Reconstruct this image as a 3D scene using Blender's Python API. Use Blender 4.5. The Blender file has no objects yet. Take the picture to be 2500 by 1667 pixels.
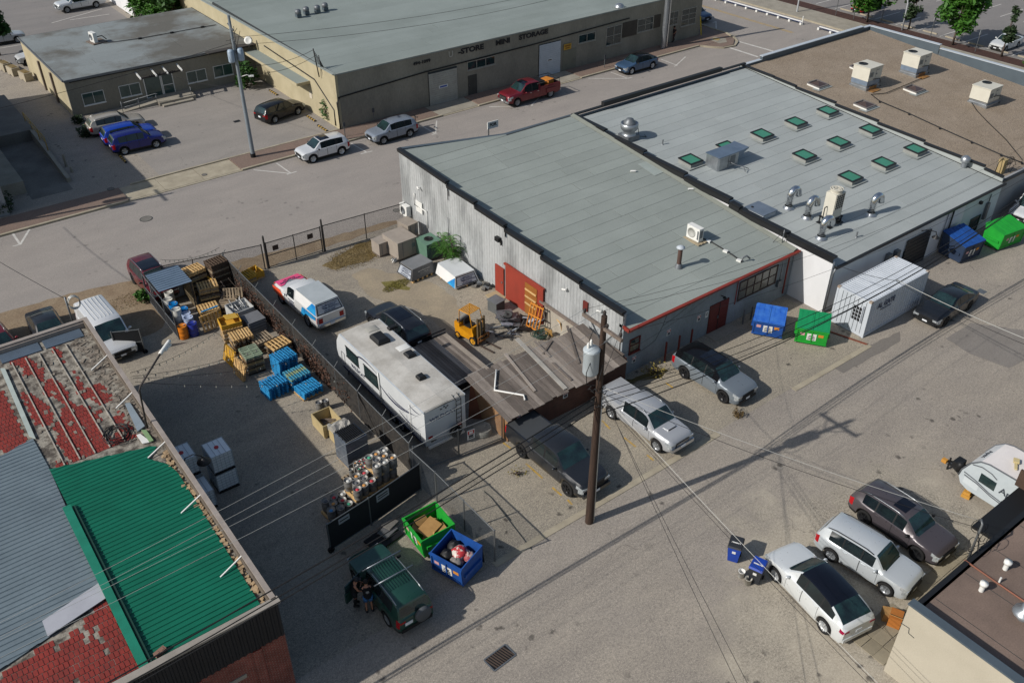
import bpy, bmesh, math, random
from mathutils import Vector, Matrix
from math import sin, cos, pi, radians, sqrt, hypot, atan2
random.seed(7)
SC = bpy.context.scene
COL = SC.collection
# ------------------------------------------------------------------ camera
F_PX, PITCH, HEAD, CAM_H = 2215.48, radians(35.289), radians(52.813), 32.0
FWD = Vector((cos(PITCH)*cos(HEAD), cos(PITCH)*sin(HEAD), -sin(PITCH)))
RGT = Vector((sin(HEAD), -cos(HEAD), 0)); UPV = RGT.cross(FWD)
cam_d = bpy.data.cameras.new('camera'); cam = bpy.data.objects.new('camera', cam_d); COL.objects.link(cam)
cam_d.sensor_width = 36; cam_d.lens = 36*F_PX/2500; cam_d.clip_end = 3000; cam_d.clip_start = .5
cam.matrix_world = Matrix(((RGT.x, UPV.x, -FWD.x, 0), (RGT.y, UPV.y, -FWD.y, 0), (RGT.z, UPV.z, -FWD.z, CAM_H), (0, 0, 0, 1)))
SC.camera = cam
# ------------------------------------------------------------------ sky + sun
SUN_AZ, SUN_EL = radians(169.5), radians(35.6)
W = bpy.data.worlds.new('World'); SC.world = W; W.use_nodes = True
nt = W.node_tree; bg = nt.nodes['Background']
sky = nt.nodes.new('ShaderNodeTexSky'); sky.sky_type = 'NISHITA'; sky.sun_disc = False
sky.sun_elevation = SUN_EL; sky.sun_rotation = pi/2-SUN_AZ; sky.air_density = 1.2; sky.dust_density = 1.5; sky.ozone_density = 1
nt.links.new(sky.outputs[0], bg.inputs[0]); bg.inputs[1].default_value = .08
sd = bpy.data.lights.new('sun', 'SUN'); sd.energy = 4.0; sd.angle = radians(.55); sd.color = (1, .95, .88)
so = bpy.data.objects.new('sun', sd); COL.objects.link(so); so.location = (-60, 20, 80)
so.rotation_euler = Vector((-cos(SUN_EL)*cos(SUN_AZ), -cos(SUN_EL)*sin(SUN_AZ), -sin(SUN_EL))).to_track_quat('-Z', 'Y').to_euler()
SC.view_settings.view_transform = 'Standard'; SC.view_settings.look = 'None'; SC.view_settings.gamma = 1; SC.view_settings.exposure = .12
# ------------------------------------------------------------------ pixels (photo tiles) -> directions -> surfaces
def ray(r, c, x, y):
    px = (0, 600, 1200, 1800)[c]+x*700/2335; py = (0, 400, 800, 1197)[r]+y*700/2335
    return RGT*((px-1250)/F_PX)-UPV*((py-833.5)/F_PX)+FWD
def T(r, c, x, y, z=0.):
    d = ray(r, c, x, y); s = (z-CAM_H)/d.z
    return Vector((d.x*s, d.y*s, z))
def TR(r, c, x, y, a, b):                      # plane z = a + b*Y
    d = ray(r, c, x, y); s = (a-CAM_H)/(d.z-b*d.y)
    return Vector((0, 0, CAM_H))+d*s
def TX(r, c, x, y, X):                         # plane x = X
    d = ray(r, c, x, y); return Vector((0, 0, CAM_H))+d*(X/d.x)
def TY(r, c, x, y, Y):
    d = ray(r, c, x, y); return Vector((0, 0, CAM_H))+d*(Y/d.y)
# ------------------------------------------------------------------ mesh helper
class MB:
    def __init__(s): s.v = []; s.f = []; s.mi = []; s.sm = []
    def face(s, pts, mi=0, sm=False):
        n = len(s.v); s.v += [tuple(p) for p in pts]; s.f.append(tuple(range(n, n+len(pts)))); s.mi.append(mi); s.sm.append(sm)
    def mesh(s, verts, faces, mi=0, sm=False):
        n = len(s.v); s.v += [tuple(p) for p in verts]
        for f in faces: s.f.append(tuple(i+n for i in f)); s.mi.append(mi); s.sm.append(sm)
    def bx(s, x0, x1, y0, y1, z0, z1, mi=0):
        s.mesh([(x0,y0,z0),(x1,y0,z0),(x1,y1,z0),(x0,y1,z0),(x0,y0,z1),(x1,y0,z1),(x1,y1,z1),(x0,y1,z1)],
               [(0,3,2,1),(4,5,6,7),(0,1,5,4),(1,2,6,5),(2,3,7,6),(3,0,4,7)], mi); return s
    def box(s, c, d, rz=0, mi=0, ry=0, rx=0):
        M = Matrix.Rotation(rz, 3, 'Z') @ Matrix.Rotation(ry, 3, 'Y') @ Matrix.Rotation(rx, 3, 'X')
        vs = [Vector(c)+M@Vector((x*d[0]/2, y*d[1]/2, z*d[2]/2)) for z in (-1,1) for x, y in ((-1,-1),(1,-1),(1,1),(-1,1))]
        s.mesh(vs, [(0,3,2,1),(4,5,6,7),(0,1,5,4),(1,2,6,5),(2,3,7,6),(3,0,4,7)], mi); return s
    def bar(s, a, b, w, h=None, mi=0, n=4, sm=False):
        a, b = Vector(a), Vector(b); d = b-a; L = d.length
        if L < 1e-6: return s
        q = d.to_track_quat('X', 'Z').to_matrix(); h = h or w
        vs = [a+q@Vector((x*L, y*w/2, z*h/2)) for x in (0,1) for y, z in ((-1,-1),(1,-1),(1,1),(-1,1))]
        s.mesh(vs, [(0,1,2,3),(7,6,5,4),(0,4,5,1),(1,5,6,2),(2,6,7,3),(3,7,4,0)], mi); return s
    def cyl(s, a, b, r, n=10, r2=None, mi=0, sm=True, caps=True):
        a, b = Vector(a), Vector(b); d = b-a; r2 = r if r2 is None else r2
        q = d.to_track_quat('Z', 'Y').to_matrix()
        vs = [a+q@Vector((r*cos(2*pi*i/n), r*sin(2*pi*i/n), 0)) for i in range(n)]+[b+q@Vector((r2*cos(2*pi*i/n), r2*sin(2*pi*i/n), 0)) for i in range(n)]
        s.mesh(vs, [(i, (i+1)%n, n+(i+1)%n, n+i) for i in range(n)], mi, sm)
        if caps: s.mesh(vs[:n], [tuple(range(n-1,-1,-1))], mi); s.mesh(vs[n:], [tuple(range(n))], mi)
        return s
    def tube(s, pts, r, n=6, mi=0, sm=True, r2=None):
        pts = [Vector(p) for p in pts]; m = len(pts); vs = []
        for k, p in enumerate(pts):
            d = (pts[min(k+1, m-1)]-pts[max(k-1, 0)]).normalized(); q = d.to_track_quat('Z', 'Y').to_matrix()
            rr = r if r2 is None else r+(r2-r)*k/(m-1)
            vs += [p+q@Vector((rr*cos(2*pi*i/n), rr*sin(2*pi*i/n), 0)) for i in range(n)]
        fs = [(k*n+i, k*n+(i+1)%n, (k+1)*n+(i+1)%n, (k+1)*n+i) for k in range(m-1) for i in range(n)]
        s.mesh(vs, fs+[tuple(range(n-1,-1,-1)), tuple((m-1)*n+i for i in range(n))], mi, sm); return s
    def lathe(s, prof, n=16, c=(0,0,0), mi=0, sm=True, ax='Z'):
        vs = []
        for r, z in prof:
            for i in range(n):
                a = 2*pi*i/n; p = (r*cos(a), r*sin(a), z)
                if ax == 'Y': p = (r*cos(a), z, r*sin(a))
                if ax == 'X': p = (z, r*cos(a), r*sin(a))
                vs.append((p[0]+c[0], p[1]+c[1], p[2]+c[2]))
        m = len(prof); fs = [(k*n+i, k*n+(i+1)%n, (k+1)*n+(i+1)%n, (k+1)*n+i) for k in range(m-1) for i in range(n)]
        if ax == 'Y': fs = [f[::-1] for f in fs]
        s.mesh(vs, fs, mi, sm); return s
    def prism(s, pts, z0, z1, mi=0, mi_top=None):
        n = len(pts); zz = (lambda z, i: z[i] if isinstance(z, (list, tuple)) else z)
        a = [(p[0], p[1], zz(z0, i)) for i, p in enumerate(pts)]; b = [(p[0], p[1], zz(z1, i)) for i, p in enumerate(pts)]
        s.mesh(a+b, [(i, (i+1)%n, n+(i+1)%n, n+i) for i in range(n)]+[tuple(range(n-1,-1,-1))], mi)
        s.mesh(b, [tuple(range(n))], mi if mi_top is None else mi_top); return s
    def data(s, name, mats, sharp=None):
        me = bpy.data.meshes.new(name); me.from_pydata(s.v, [], s.f)
        for m in (mats if isinstance(mats, (list, tuple)) else [mats]): me.materials.append(m)
        me.polygons.foreach_set('material_index', s.mi); me.polygons.foreach_set('use_smooth', s.sm)
        if sharp:
            bm = bmesh.new(); bm.from_mesh(me); bmesh.ops.remove_doubles(bm, verts=bm.verts, dist=.0005); bm.to_mesh(me); bm.free()
            me.set_sharp_from_angle(angle=radians(sharp))
        me.update(); return me
def tag(o, label=None, cat=None, group=None, kind=None):
    for k, v in (('label', label), ('category', cat), ('group', group), ('kind', kind)):
        if v: o[k] = v
    return o
def obj(name, mb, mats, parent=None, loc=None, rz=0, label=None, cat=None, group=None, kind=None, sharp=None):
    me = mb.data(name, mats, sharp) if isinstance(mb, MB) else mb
    o = bpy.data.objects.new(name, me); COL.objects.link(o)
    if parent: o.parent = parent
    if loc is not None: o.location = loc
    if rz: o.rotation_euler = (0, 0, rz)
    return tag(o, label, cat, group, kind)
def thing(name, label, cat, loc=(0,0,0), rz=0, group=None):
    o = bpy.data.objects.new(name, None); COL.objects.link(o); o.location = loc; o.rotation_euler = (0, 0, rz); o.empty_display_size = .2
    return tag(o, label, cat, group)
def copy_tree(o, parent=None):
    c = o.copy(); COL.objects.link(c)
    if parent: c.parent = parent
    for ch in o.children: copy_tree(ch, c)
    return c
def place(o, loc, rz=0, label=None, group=None):
    o.location = loc; o.rotation_euler = (0, 0, rz); return tag(o, label, None, group)
# ------------------------------------------------------------------ materials
def lin(h):
    c = [int(h[i:i+2], 16)/255 for i in (0, 2, 4)]
    return tuple((x/12.92 if x <= .04045 else ((x+.055)/1.055)**2.4) for x in c)+(1,)
def C(x): return lin(x) if isinstance(x, str) else (tuple(x)+(1,))[:4]
_m = {}
class NT:
    def __init__(s, name):
        s.m = bpy.data.materials.new(name); s.m.use_nodes = True; s.t = s.m.node_tree; s.b = s.t.nodes['Principled BSDF']
    def n(s, typ, **kw):
        o = s.t.nodes.new(typ)
        for k, v in kw.items():
            if k[0] == 'i': o.inputs[int(k[1:])].default_value = v
            else: setattr(o, k, v)
        return o
    def l(s, a, b): s.t.links.new(a, b)
    def pos(s, coord='W', sc=(1,1,1)):
        if coord == 'W': o = s.n('ShaderNodeNewGeometry').outputs['Position']
        else: o = s.n('ShaderNodeTexCoord').outputs['Object']
        mp = s.n('ShaderNodeMapping'); mp.inputs['Scale'].default_value = sc; s.l(o, mp.inputs[0]); return mp.outputs[0]
    def noise(s, vec, scale, det=4, rough=.6, dist=0):
        o = s.n('ShaderNodeTexNoise'); o.inputs['Scale'].default_value = scale; o.inputs['Detail'].default_value = det; o.inputs['Roughness'].default_value = rough; o.inputs['Distortion'].default_value = dist
        s.l(vec, o.inputs['Vector']); return o.outputs['Fac']
    def ramp(s, fac, a, b, va=0., vb=1.):
        o = s.n('ShaderNodeMapRange'); o.inputs[1].default_value = a; o.inputs[2].default_value = b; o.inputs[3].default_value = va; o.inputs[4].default_value = vb
        s.l(fac, o.inputs[0]); return o.outputs[0]
    def mix(s, fac, a, b, blend='MIX'):
        o = s.n('ShaderNodeMix', data_type='RGBA', blend_type=blend)
        for i, v in ((0, fac), (6, a), (7, b)):
            if isinstance(v, bpy.types.NodeSocket): s.l(v, o.inputs[i])
            else: o.inputs[i].default_value = v if i == 0 else C(v)
        return o.outputs[2]
    def math(s, op, a, b=0.):
        o = s.n('ShaderNodeMath', operation=op)
        for i, v in ((0, a), (1, b)):
            if isinstance(v, bpy.types.NodeSocket): s.l(v, o.inputs[i])
            else: o.inputs[i].default_value = v
        return o.outputs[0]
    def bump(s, h, st=.3, d=.02):
        o = s.n('ShaderNodeBump'); o.inputs['Strength'].default_value = st; o.inputs['Distance'].default_value = d
        s.l(h, o.inputs['Height']); s.l(o.outputs[0], s.b.inputs['Normal'])
    def out(s, col, rough=.8, metal=0., coat=0., spec=.5):
        if isinstance(col, bpy.types.NodeSocket): s.l(col, s.b.inputs['Base Color'])
        else: s.b.inputs['Base Color'].default_value = C(col)
        if isinstance(rough, bpy.types.NodeSocket): s.l(rough, s.b.inputs['Roughness'])
        else: s.b.inputs['Roughness'].default_value = rough
        s.b.inputs['Metallic'].default_value = metal; s.b.inputs['Coat Weight'].default_value = coat; s.b.inputs['Coat Roughness'].default_value = .06
        s.b.inputs['Specular IOR Level'].default_value = spec
        return s.m
def mat(name, col, col2=None, rough=.8, metal=0., scale=1.5, amt=.6, fine=.12, bump=0., bs=40, coat=0., rand=0., coord='W', stretch=(1,1,1), spec=.4, thr=(.35,.65)):
    if name in _m: return _m[name]
    k = NT(name); v = k.pos(coord, stretch); c = C(col)
    if col2 is None: col2 = tuple(x*.78 for x in c[:3])
    f = k.ramp(k.noise(v, scale, 6, .62), thr[0], thr[1], 0, amt)
    cc = k.mix(f, c, col2)
    if fine: cc = k.mix(k.ramp(k.noise(v, bs, 3, .7), .3, .7, 0, fine), cc, (0,0,0))
    if rand:
        r = k.n('ShaderNodeObjectInfo').outputs['Random']; h = k.n('ShaderNodeHueSaturation'); k.l(cc, h.inputs['Color'])
        k.l(k.ramp(r, 0, 1, 1-rand, 1+rand), h.inputs['Value']); cc = h.outputs[0]
    if bump: k.bump(k.noise(v, bs, 3, .6), bump, .01)
    _m[name] = k.out(cc, rough, metal, coat, spec); return _m[name]
def paint(name, col, metal=.25, rough=.3):
    if name in _m: return _m[name]
    k = NT(name); v = k.pos('O'); c = C(col)
    f = k.ramp(k.noise(v, 1.7, 5, .6), .3, .75, 0, .14)
    cc = k.mix(f, c, tuple(x*.75+.02 for x in c[:3]))
    ro = k.ramp(k.noise(v, 4, 4), .3, .7, rough-.05, rough+.12)
    _m[name] = k.out(cc, ro, metal, .5, .5); return _m[name]
def flat(name, col, rough=.6, metal=0., emit=0, spec=.4):
    return mat(name, col, rough=rough, metal=metal, amt=.25, fine=0, spec=spec, coord='O', scale=3)
def asphalt(name, base, dust, dark, crack=.5, stain=.5, grain=.35, stretch=(.35,1,1), cs=.22, gravel=None):
    k = NT(name); v = k.pos('W'); vs = k.pos('W', stretch)
    big = k.ramp(k.noise(v, .11, 5, .6), .32, .68); med = k.ramp(k.noise(vs, .55, 6, .65), .35, .7)
    c = k.mix(big, base, dust); c = k.mix(k.math('MULTIPLY', med, .55), c, dark); c = k.mix(k.ramp(k.noise(v, 2.6, 5, .75), .42, .66, 0, grain*.55), c, dark); c = k.mix(k.ramp(k.noise(v, 4.3, 4, .75), .55, .7, 0, grain*.5), c, dust)
    g = k.noise(v, 9, 5, .8); c = k.mix(k.ramp(g, .4, .68, 0, grain), c, tuple(x*.35 for x in C(dark)[:3]))
    g2 = k.noise(v, 23, 2, .7); c = k.mix(k.ramp(g2, .52, .7, 0, grain*.9), c, tuple(min(1, x*1.6) for x in C(dust)[:3]))
    c = k.mix(k.ramp(k.noise(v, 31, 2, .7), .5, .68, 0, grain*.8), c, tuple(x*.3 for x in C(dark)[:3]))
    if gravel:                                  # loose gravel spreading over the asphalt in front of the parked cars (real wear, by position)
        sx = k.n('ShaderNodeSeparateXYZ'); k.l(v, sx.inputs[0]); X_, Y_ = sx.outputs[0], sx.outputs[1]
        e1 = k.math('ADD', k.math('MULTIPLY', X_, .83), -3.8); e2 = k.math('ADD', k.math('MULTIPLY', X_, -.28), 26.0)
        ms = k.ramp(k.math('ADD', k.math('SUBTRACT', k.math('MINIMUM', e1, e2), Y_), k.ramp(k.noise(v, .5, 6, .7), .25, .75, -2.6, 2.6)), -.8, 1.8)
        ms = k.math('MULTIPLY', ms, k.ramp(X_, 36, 40, 1, 0)); gn = k.noise(v, 10, 5, .85)
        gc = k.mix(k.ramp(gn, .38, .64, 0, .95), gravel[0], gravel[1]); gc = k.mix(k.ramp(k.noise(v, .35, 5, .65), .35, .65, 0, .6), gc, gravel[2]); gc = k.mix(k.ramp(k.noise(v, 27, 2, .7), .52, .68, 0, .55), gc, tuple(min(1, x*1.7) for x in C(gravel[0])[:3]))
        c = k.mix(ms, c, gc)
    # oil spots
    sp = k.n('ShaderNodeTexVoronoi'); sp.inputs['Scale'].default_value = 1.3; k.l(v, sp.inputs['Vector'])
    s1 = k.math('MULTIPLY', k.ramp(k.math('ADD', sp.outputs['Distance'], k.ramp(k.noise(v, 3.5, 3), .3, .7, -.12, .12)), .1, .22, stain, 0), k.ramp(k.noise(v, .23, 2), .53, .6))
    c = k.mix(s1, c, tuple(x*.3 for x in C(dark)[:3]))
    # cracks
    wv = k.n('ShaderNodeVectorMath', operation='ADD'); nz = k.n('ShaderNodeTexNoise'); nz.inputs['Scale'].default_value = .8; nz.inputs['Detail'].default_value = 5; k.l(v, nz.inputs['Vector'])
    sc = k.n('ShaderNodeVectorMath', operation='SCALE'); sc.inputs['Scale'].default_value = 1.6; k.l(nz.outputs['Color'], sc.inputs[0]); k.l(v, wv.inputs[0]); k.l(sc.outputs[0], wv.inputs[1])
    vo = k.n('ShaderNodeTexVoronoi', feature='DISTANCE_TO_EDGE'); vo.inputs['Scale'].default_value = cs; k.l(wv.outputs[0], vo.inputs['Vector'])
    cr = k.math('MULTIPLY', k.ramp(vo.outputs['Distance'], .0015, .007, crack*.8, 0), k.ramp(k.noise(v, .17, 3), .5, .64))
    c = k.mix(cr, c, tuple(x*.25 for x in C(dark)[:3]))
    k.bump(g, .35, .012); _m[name] = k.out(c, .92, 0, 0, .25); return k.m
ALLEY = asphalt('alley_asphalt', '9a938b', 'aba294', '7c7670', .45, .8, .6, gravel=('a29b8e','453f38','b5ac9b'))
STREET = asphalt('street_asphalt', '97918b', '9c958e', '837e7a', .3, .4, .34)
YARD = asphalt('yard_asphalt', '948d84', 'aea491', '6a6560', .5, .7, .6)
LOT = asphalt('lot_asphalt', '928d87', '98928b', '7d7975', .4, .3, .34)
PAD = asphalt('pad_concrete', '9f9889', 'b0a693', '7b756d', .5, .9, .7, cs=.3)
LOTR = asphalt('far_lot_asphalt', '807d7b', '86827f', '716f6e', .5, .3, .2)
GRAVEL = asphalt('gravel', '918877', '857b68', '5f584c', .1, .2, .75)
DIRT = mat('dirt', '86735d', '9b8a72', rough=.95, scale=.9, amt=.9, fine=.45, bump=.6, bs=9)
DRYGRASS = mat('dry_grass', '7d6a40', '8b7a58', rough=.95, scale=1.3, amt=.9, fine=.6, bump=.8, bs=12)
CONC = mat('concrete', '9e988b', '857f73', rough=.9, scale=.8, amt=.7, fine=.25, bump=.2, bs=14)
CONC_D = mat('old_concrete', '7d7a74', '625f5a', rough=.92, scale=.5, amt=.8, fine=.3, bump=.25, bs=10)
KERB = mat('kerb_concrete', 'aca38f', '8f8674', rough=.9, scale=1.2, amt=.7, fine=.25)
BRICKWALK = mat('brick_paving', '857064', '7a6b61', rough=.9, scale=.7, amt=.8, fine=.4, bs=10)
WHITE_LINE = mat('road_paint_white', 'd0cec8', 'a8a49c', rough=.8, scale=2.2, amt=.7, fine=.2)
YEL_LINE = mat('road_paint_yellow', 'c09a3a', '8f8060', rough=.8, scale=2.5, amt=.9, fine=.2)
ROOF_G = mat('grey_membrane', '939a95', '868d88', rough=.85, scale=.22, amt=.75, fine=.22, bs=22, rand=.05, bump=.1)
ROOF_G2 = mat('pale_membrane', 'a2a8a7', '949a99', rough=.8, scale=.22, amt=.7, fine=.2, bs=22, rand=.05, bump=.1)
ROOF_S = mat('storage_membrane', '87908d', '7a837f', rough=.85, scale=.16, amt=.8, fine=.15, bs=15, rand=.04)
ROOF_OLD = mat('stained_membrane', '82898a', '5f5d57', rough=.88, scale=.17, amt=.95, fine=.2, bs=9, thr=(.42,.58), rand=.04)
SEAM = flat('seam_dark', '35393a', .9)
GRAVELROOF = mat('gravel_roof', 'a89987', '968673', rough=.95, scale=.5, amt=.7, fine=.7, bump=.8, bs=14)
BLKTRIM = flat('black_flashing', '1c1d1f', .5)
BLUETRIM = mat('grey_blue_flashing', '59656e', '4c565e', rough=.5, metal=.3, scale=1, amt=.5)
WHITETRIM = mat('pale_flashing', 'b4bcc4', '9aa3ab', rough=.5, scale=1, amt=.4)
CORR = mat('galvanised_siding', 'b9bcbd', '8e9192', rough=.55, metal=.25, scale=.55, amt=.85, fine=.2, stretch=(1,1,.35), bs=9, thr=(.45,.62))
PLASTER = mat('weathered_blue_grey_wall', '8f979c', '757a7d', rough=.9, scale=.45, amt=.85, fine=.18, stretch=(1,1,.4), bs=8)
WHITEWALL = mat('white_wall', 'd5d6d8', 'c2c3c5', rough=.8, scale=.6, amt=.6, fine=.08, stretch=(1,1,.4))
SIDEGLASS = mat('side_glass', (.006,.008,.01), (.012,.022,.024), rough=.05, scale=1.4, amt=.8, fine=0, spec=.7, coord='O')
GREYWALL = mat('grey_wall', '989a9c', '86888a', rough=.85, scale=.5, amt=.6)
STOWALL = mat('tan_block_wall', '959082', '7d786c', rough=.9, scale=.35, amt=.8, fine=.2, stretch=(1,1,.5), bs=7)
CREAMWALL = mat('cream_block_wall', 'b1a78b', '9d9377', rough=.9, scale=.5, amt=.7, fine=.15)
BEIGEWALL = mat('beige_stucco', 'b3ac9c', 'a39c8c', rough=.9, scale=.4, amt=.6, fine=.12, bump=.15, bs=20)
BROWNROOF = mat('brown_membrane', '837166', '685a52', rough=.9, scale=.35, amt=.85, fine=.3, bs=16)
REDPAINT = mat('red_paint', '8e3526', '7a2f22', rough=.7, scale=1.2, amt=.6)
REDTRIM = mat('red_trim', '8a3227', '6d2c24', rough=.6, scale=1.2, amt=.6)
DKRED = mat('dark_red_paint', '64231d', '50201b', rough=.7)
GLASS = mat('tinted_glass', (.012,.022,.024), (.03,.055,.055), rough=.06, scale=2, amt=.7, fine=0, spec=.7, coord='O')
CARGLASS = mat('car_glass', (.008,.014,.016), (.018,.05,.05), rough=.05, scale=1.4, amt=.85, fine=0, spec=.8, coord='O')
GREENGLASS = mat('green_skylight_glass', '3f8268', '377459', rough=.18, scale=.8, amt=.6, fine=0, spec=.6)
WHITE = flat('white_plastic', 'd6d6d2', .45)
OFFWHITE = mat('cream_metal', 'c9c6ba', 'b5b1a4', rough=.5, scale=1.2, amt=.4, coord='O')
BLACK = flat('black_plastic', '17181a', .55)
RUBBER = flat('rubber', '141415', .85)
STEEL = mat('galvanised_steel', 'a6abb0', '84898e', rough=.38, metal=.75, scale=3, amt=.6, fine=.05, coord='O')
DULLSTEEL = mat('dull_steel', '7b7f83', '64686c', rough=.5, metal=.5, scale=3, amt=.6, coord='O')
CHROME = flat('chrome', 'c8ccd0', .15, .95)
WOOD = mat('weathered_wood', '7b6f66', '5c524b', rough=.9, scale=2.2, amt=.8, fine=.3, stretch=(1,6,1), bs=14, rand=.18)
PALE = mat('pallet_wood_new', 'd2b07a', 'b28c58', rough=.85, scale=2, amt=.7, fine=.15, rand=.16, coord='O')
PGREY = mat('pallet_wood_grey', 'a6957c', '7f705e', rough=.9, scale=2, amt=.8, fine=.2, rand=.2, coord='O')
PBLUE = mat('pallet_blue', '2a90c4', '1f76ac', rough=.8, scale=2, amt=.8, fine=.1, rand=.1, coord='O')
PYEL = mat('pallet_yellow', 'd0a032', 'b0842a', rough=.8, scale=2, amt=.7, fine=.15, rand=.1, coord='O')
POLEWOOD = mat('creosote_pole', '46352b', '2c211b', rough=.85, scale=3, amt=.9, stretch=(6,6,.4), fine=.2)
WIRE = flat('black_wire', '19191b', .6)
WIREW = flat('pale_wire', 'b9b9b4', .5, .3)
GALV = flat('fence_steel', '6d7072', .5, .6)
TAIL = flat('tail_lens', '9c1018', .2)
HEADL = mat('head_lens', 'c9cfd2', '8b9296', rough=.1, metal=.4, scale=9, amt=.8, coord='O')
PLATE = flat('plate_white', 'd8dce0', .5)
SKIN = flat('skin', 'a9765c', .6)
# ================================================================== setting: ground
def sheet(name, pts, z, m, jit=0., step=.6, seed=1, kind='structure'):
    rnd = random.Random(seed); out = []
    n = len(pts)
    for i in range(n):
        a, b = Vector(pts[i]), Vector(pts[(i+1)%n]); L = (b-a).length; k = max(1, int(L/step)) if jit else 1
        for j in range(k):
            p = a+(b-a)*(j/k)
            if jit: p += Vector((rnd.uniform(-jit, jit), rnd.uniform(-jit, jit)))
            out.append((p.x, p.y, z))
    mb = MB(); mb.face(out)
    return obj(name, mb, m, kind=kind)
def R4(x0, x1, y0, y1): return [(x0,y0),(x1,y0),(x1,y1),(x0,y1)]
sheet('ground', R4(-500, 700, -400, 800), 0, ALLEY)
sheet('street', R4(-200, 85.5, 53.6, 69.0), .004, STREET)
sheet('cross_street', R4(85.5, 96.6, -250, 400), .004, STREET)
sheet('brewery_yard', R4(6.3, 16.3, 22.6, 50.2), .004, YARD)
sheet('fenced_yard', R4(16.3, 30.1, 29.3, 53.2), .004, YARD)
sheet('parking_pad', R4(16.3, 44.6, 22.75, 29.3), .004, PAD)
sheet('dirt_verge', [(-30,51),(-30,58.6),(3,58.3),(8,57.9),(13.2,56.6),(19,55.2),(30,53.9),(30,53.3),(19,53.3),(12.5,53),(10.8,50.3),(6.3,49.5),(6.3,51)], .009, DIRT, .12)
sheet('dry_grass_patch', [tuple(T(1,1,*q)[:2]) for q in ((625,830),(760,745),(900,660),(1100,590),(1190,640),(1150,720),(1080,730),(1000,790),(860,830),(700,870))], .010, DRYGRASS, .12, .4, 3)
def blades(name, ctr, rx, ry, n, m, h, seed):
    rnd = random.Random(seed); mb = MB()
    for _ in range(n):
        a = rnd.uniform(0, 2*pi); q = sqrt(rnd.random())*rnd.uniform(.8, 1.15); x = ctr[0]+rx*q*cos(a)*.95+.25*rx*q*sin(a); y = ctr[1]+ry*q*sin(a); t = rnd.uniform(0, pi); w = rnd.uniform(.012, .026); hh = h*rnd.uniform(.4, 1.2); lx, ly = rnd.uniform(-.08,.08), rnd.uniform(-.08,.08)
        mb.face([(x-w*cos(t), y-w*sin(t), .008), (x+w*cos(t), y+w*sin(t), .008), (x+lx, y+ly, hh)])
    return obj(name, mb, m, kind='stuff')
blades('dry_grass', tuple((T(1,1,920,740))[:2]), 2.6, 1.5, 4200, DRYGRASS, .09, 1)
blades('dry_grass', tuple((T(1,1,1230,990))[:2]), 1.1, .5, 1400, mat('moss_blade','6f6a2c','857a4d',rough=.9,scale=4), .09, 2)
blades('verge_weeds', (10.5,54.8), 2.2, 1.0, 500, DRYGRASS, .12, 3)
sheet('moss_patch', [tuple(T(1,1,*q)[:2]) for q in ((1100,960),(1200,950),(1290,985),(1350,1010),(1330,1035),(1240,1020),(1130,1000))], .010, mat('moss_dry','6f6a2c','857a4d',rough=.95,scale=4,amt=.9,fine=.5,bump=.7,bs=14), .07, .3, 4)
sheet('tan_concrete_patch', [tuple(T(1,1,*q)[:2]) for q in ((1000,850),(1500,960),(1700,1080),(1800,1330),(1640,1360),(1380,1180),(1000,1080),(870,900))], .008, mat('tan_slab','a0937d','8a8070',rough=.92,scale=.7,amt=.8,fine=.3,bs=9), .1, .5, 5)
sheet('asphalt_patch', [tuple(T(2,3,*q)[:2]) for q in ((800,330),(1080,140),(1330,30),(1330,110),(1100,240),(870,370))], .006, asphalt('patch_asphalt','77726c','7d7872','6a655f',.1,.2,.3), .06, .5, 8)
sheet('dark_asphalt_patch', [tuple(T(2,3,*q)[:2]) for q in ((1700,90),(1900,-40),(2335,20),(2335,260),(2215,330),(1900,215))], .006, asphalt('patch_asphalt_b','7f7a75','86817b','6f6a65',.1,.2,.3), .04, .6, 9)
sheet('storage_lot', R4(18.5, 34.9, 72.1, 89.6), .004, LOT)
sheet('back_lot', R4(-60, 31.2, 109, 260), .004, LOTR)
sheet('far_parking_lot', R4(103.4, 260, -60, 240), .004, LOTR)
sheet('mulch_bed', R4(100.9, 103.2, -40, 160), .03, mat('bark_mulch','54382f','3c2822',rough=.95,scale=3,amt=.9,fine=.5,bs=9))
mb = MB(); mb.bx(96.9, 100.8, -40, 200, 0, .12); obj('far_sidewalk', mb, CONC, kind='structure')
mb = MB(); mb.bx(96.6, 96.9, -40, 200, 0, .15); obj('far_kerb', mb, KERB, kind='structure')
# weedy strips
sheet('weed_strip', [tuple(T(2,2,*q)[:2]) for q in ((1070,440),(1400,330),(1440,350),(1390,400),(1200,440),(1100,470))], .010, mat('weed_soil','6c5f3a','57512c',rough=.95,scale=3,amt=.9,fine=.5,bs=10), .08, .3, 14)
# storage-side sidewalk (brick paving with concrete driveway aprons), kerb
def walk(name, x0, x1, m, z=.12, y0=69.25, y1=71.85):
    mb = MB(); mb.bx(x0, x1, y0, y1, 0, z); return obj(name, mb, m, kind='structure')
walk('brick_sidewalk', 24.3, 44.0, BRICKWALK); walk('brick_sidewalk', 48.6, 57.5, BRICKWALK); walk('brick_sidewalk', 61.6, 79, BRICKWALK)
walk('brick_sidewalk', -60, 15.0, BRICKWALK)
for x0, x1 in ((15.03,17.9),(17.93,21.1),(21.13,24.27)): walk('driveway_apron', x0, x1, KERB, .05)
walk('driveway_apron', 44.03, 48.57, CONC, .06); walk('driveway_apron', 57.53, 61.57, CONC, .06)
mb = MB(); mb.prism([(79.03,69.25),(80.5,67.2),(82.2,67.0),(83.9,68.3),(84.7,70.5),(84.9,76),(82,76),(82,71.85),(79.03,71.85)], 0, .12); obj('brick_sidewalk', mb, BRICKWALK, kind='structure')
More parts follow.
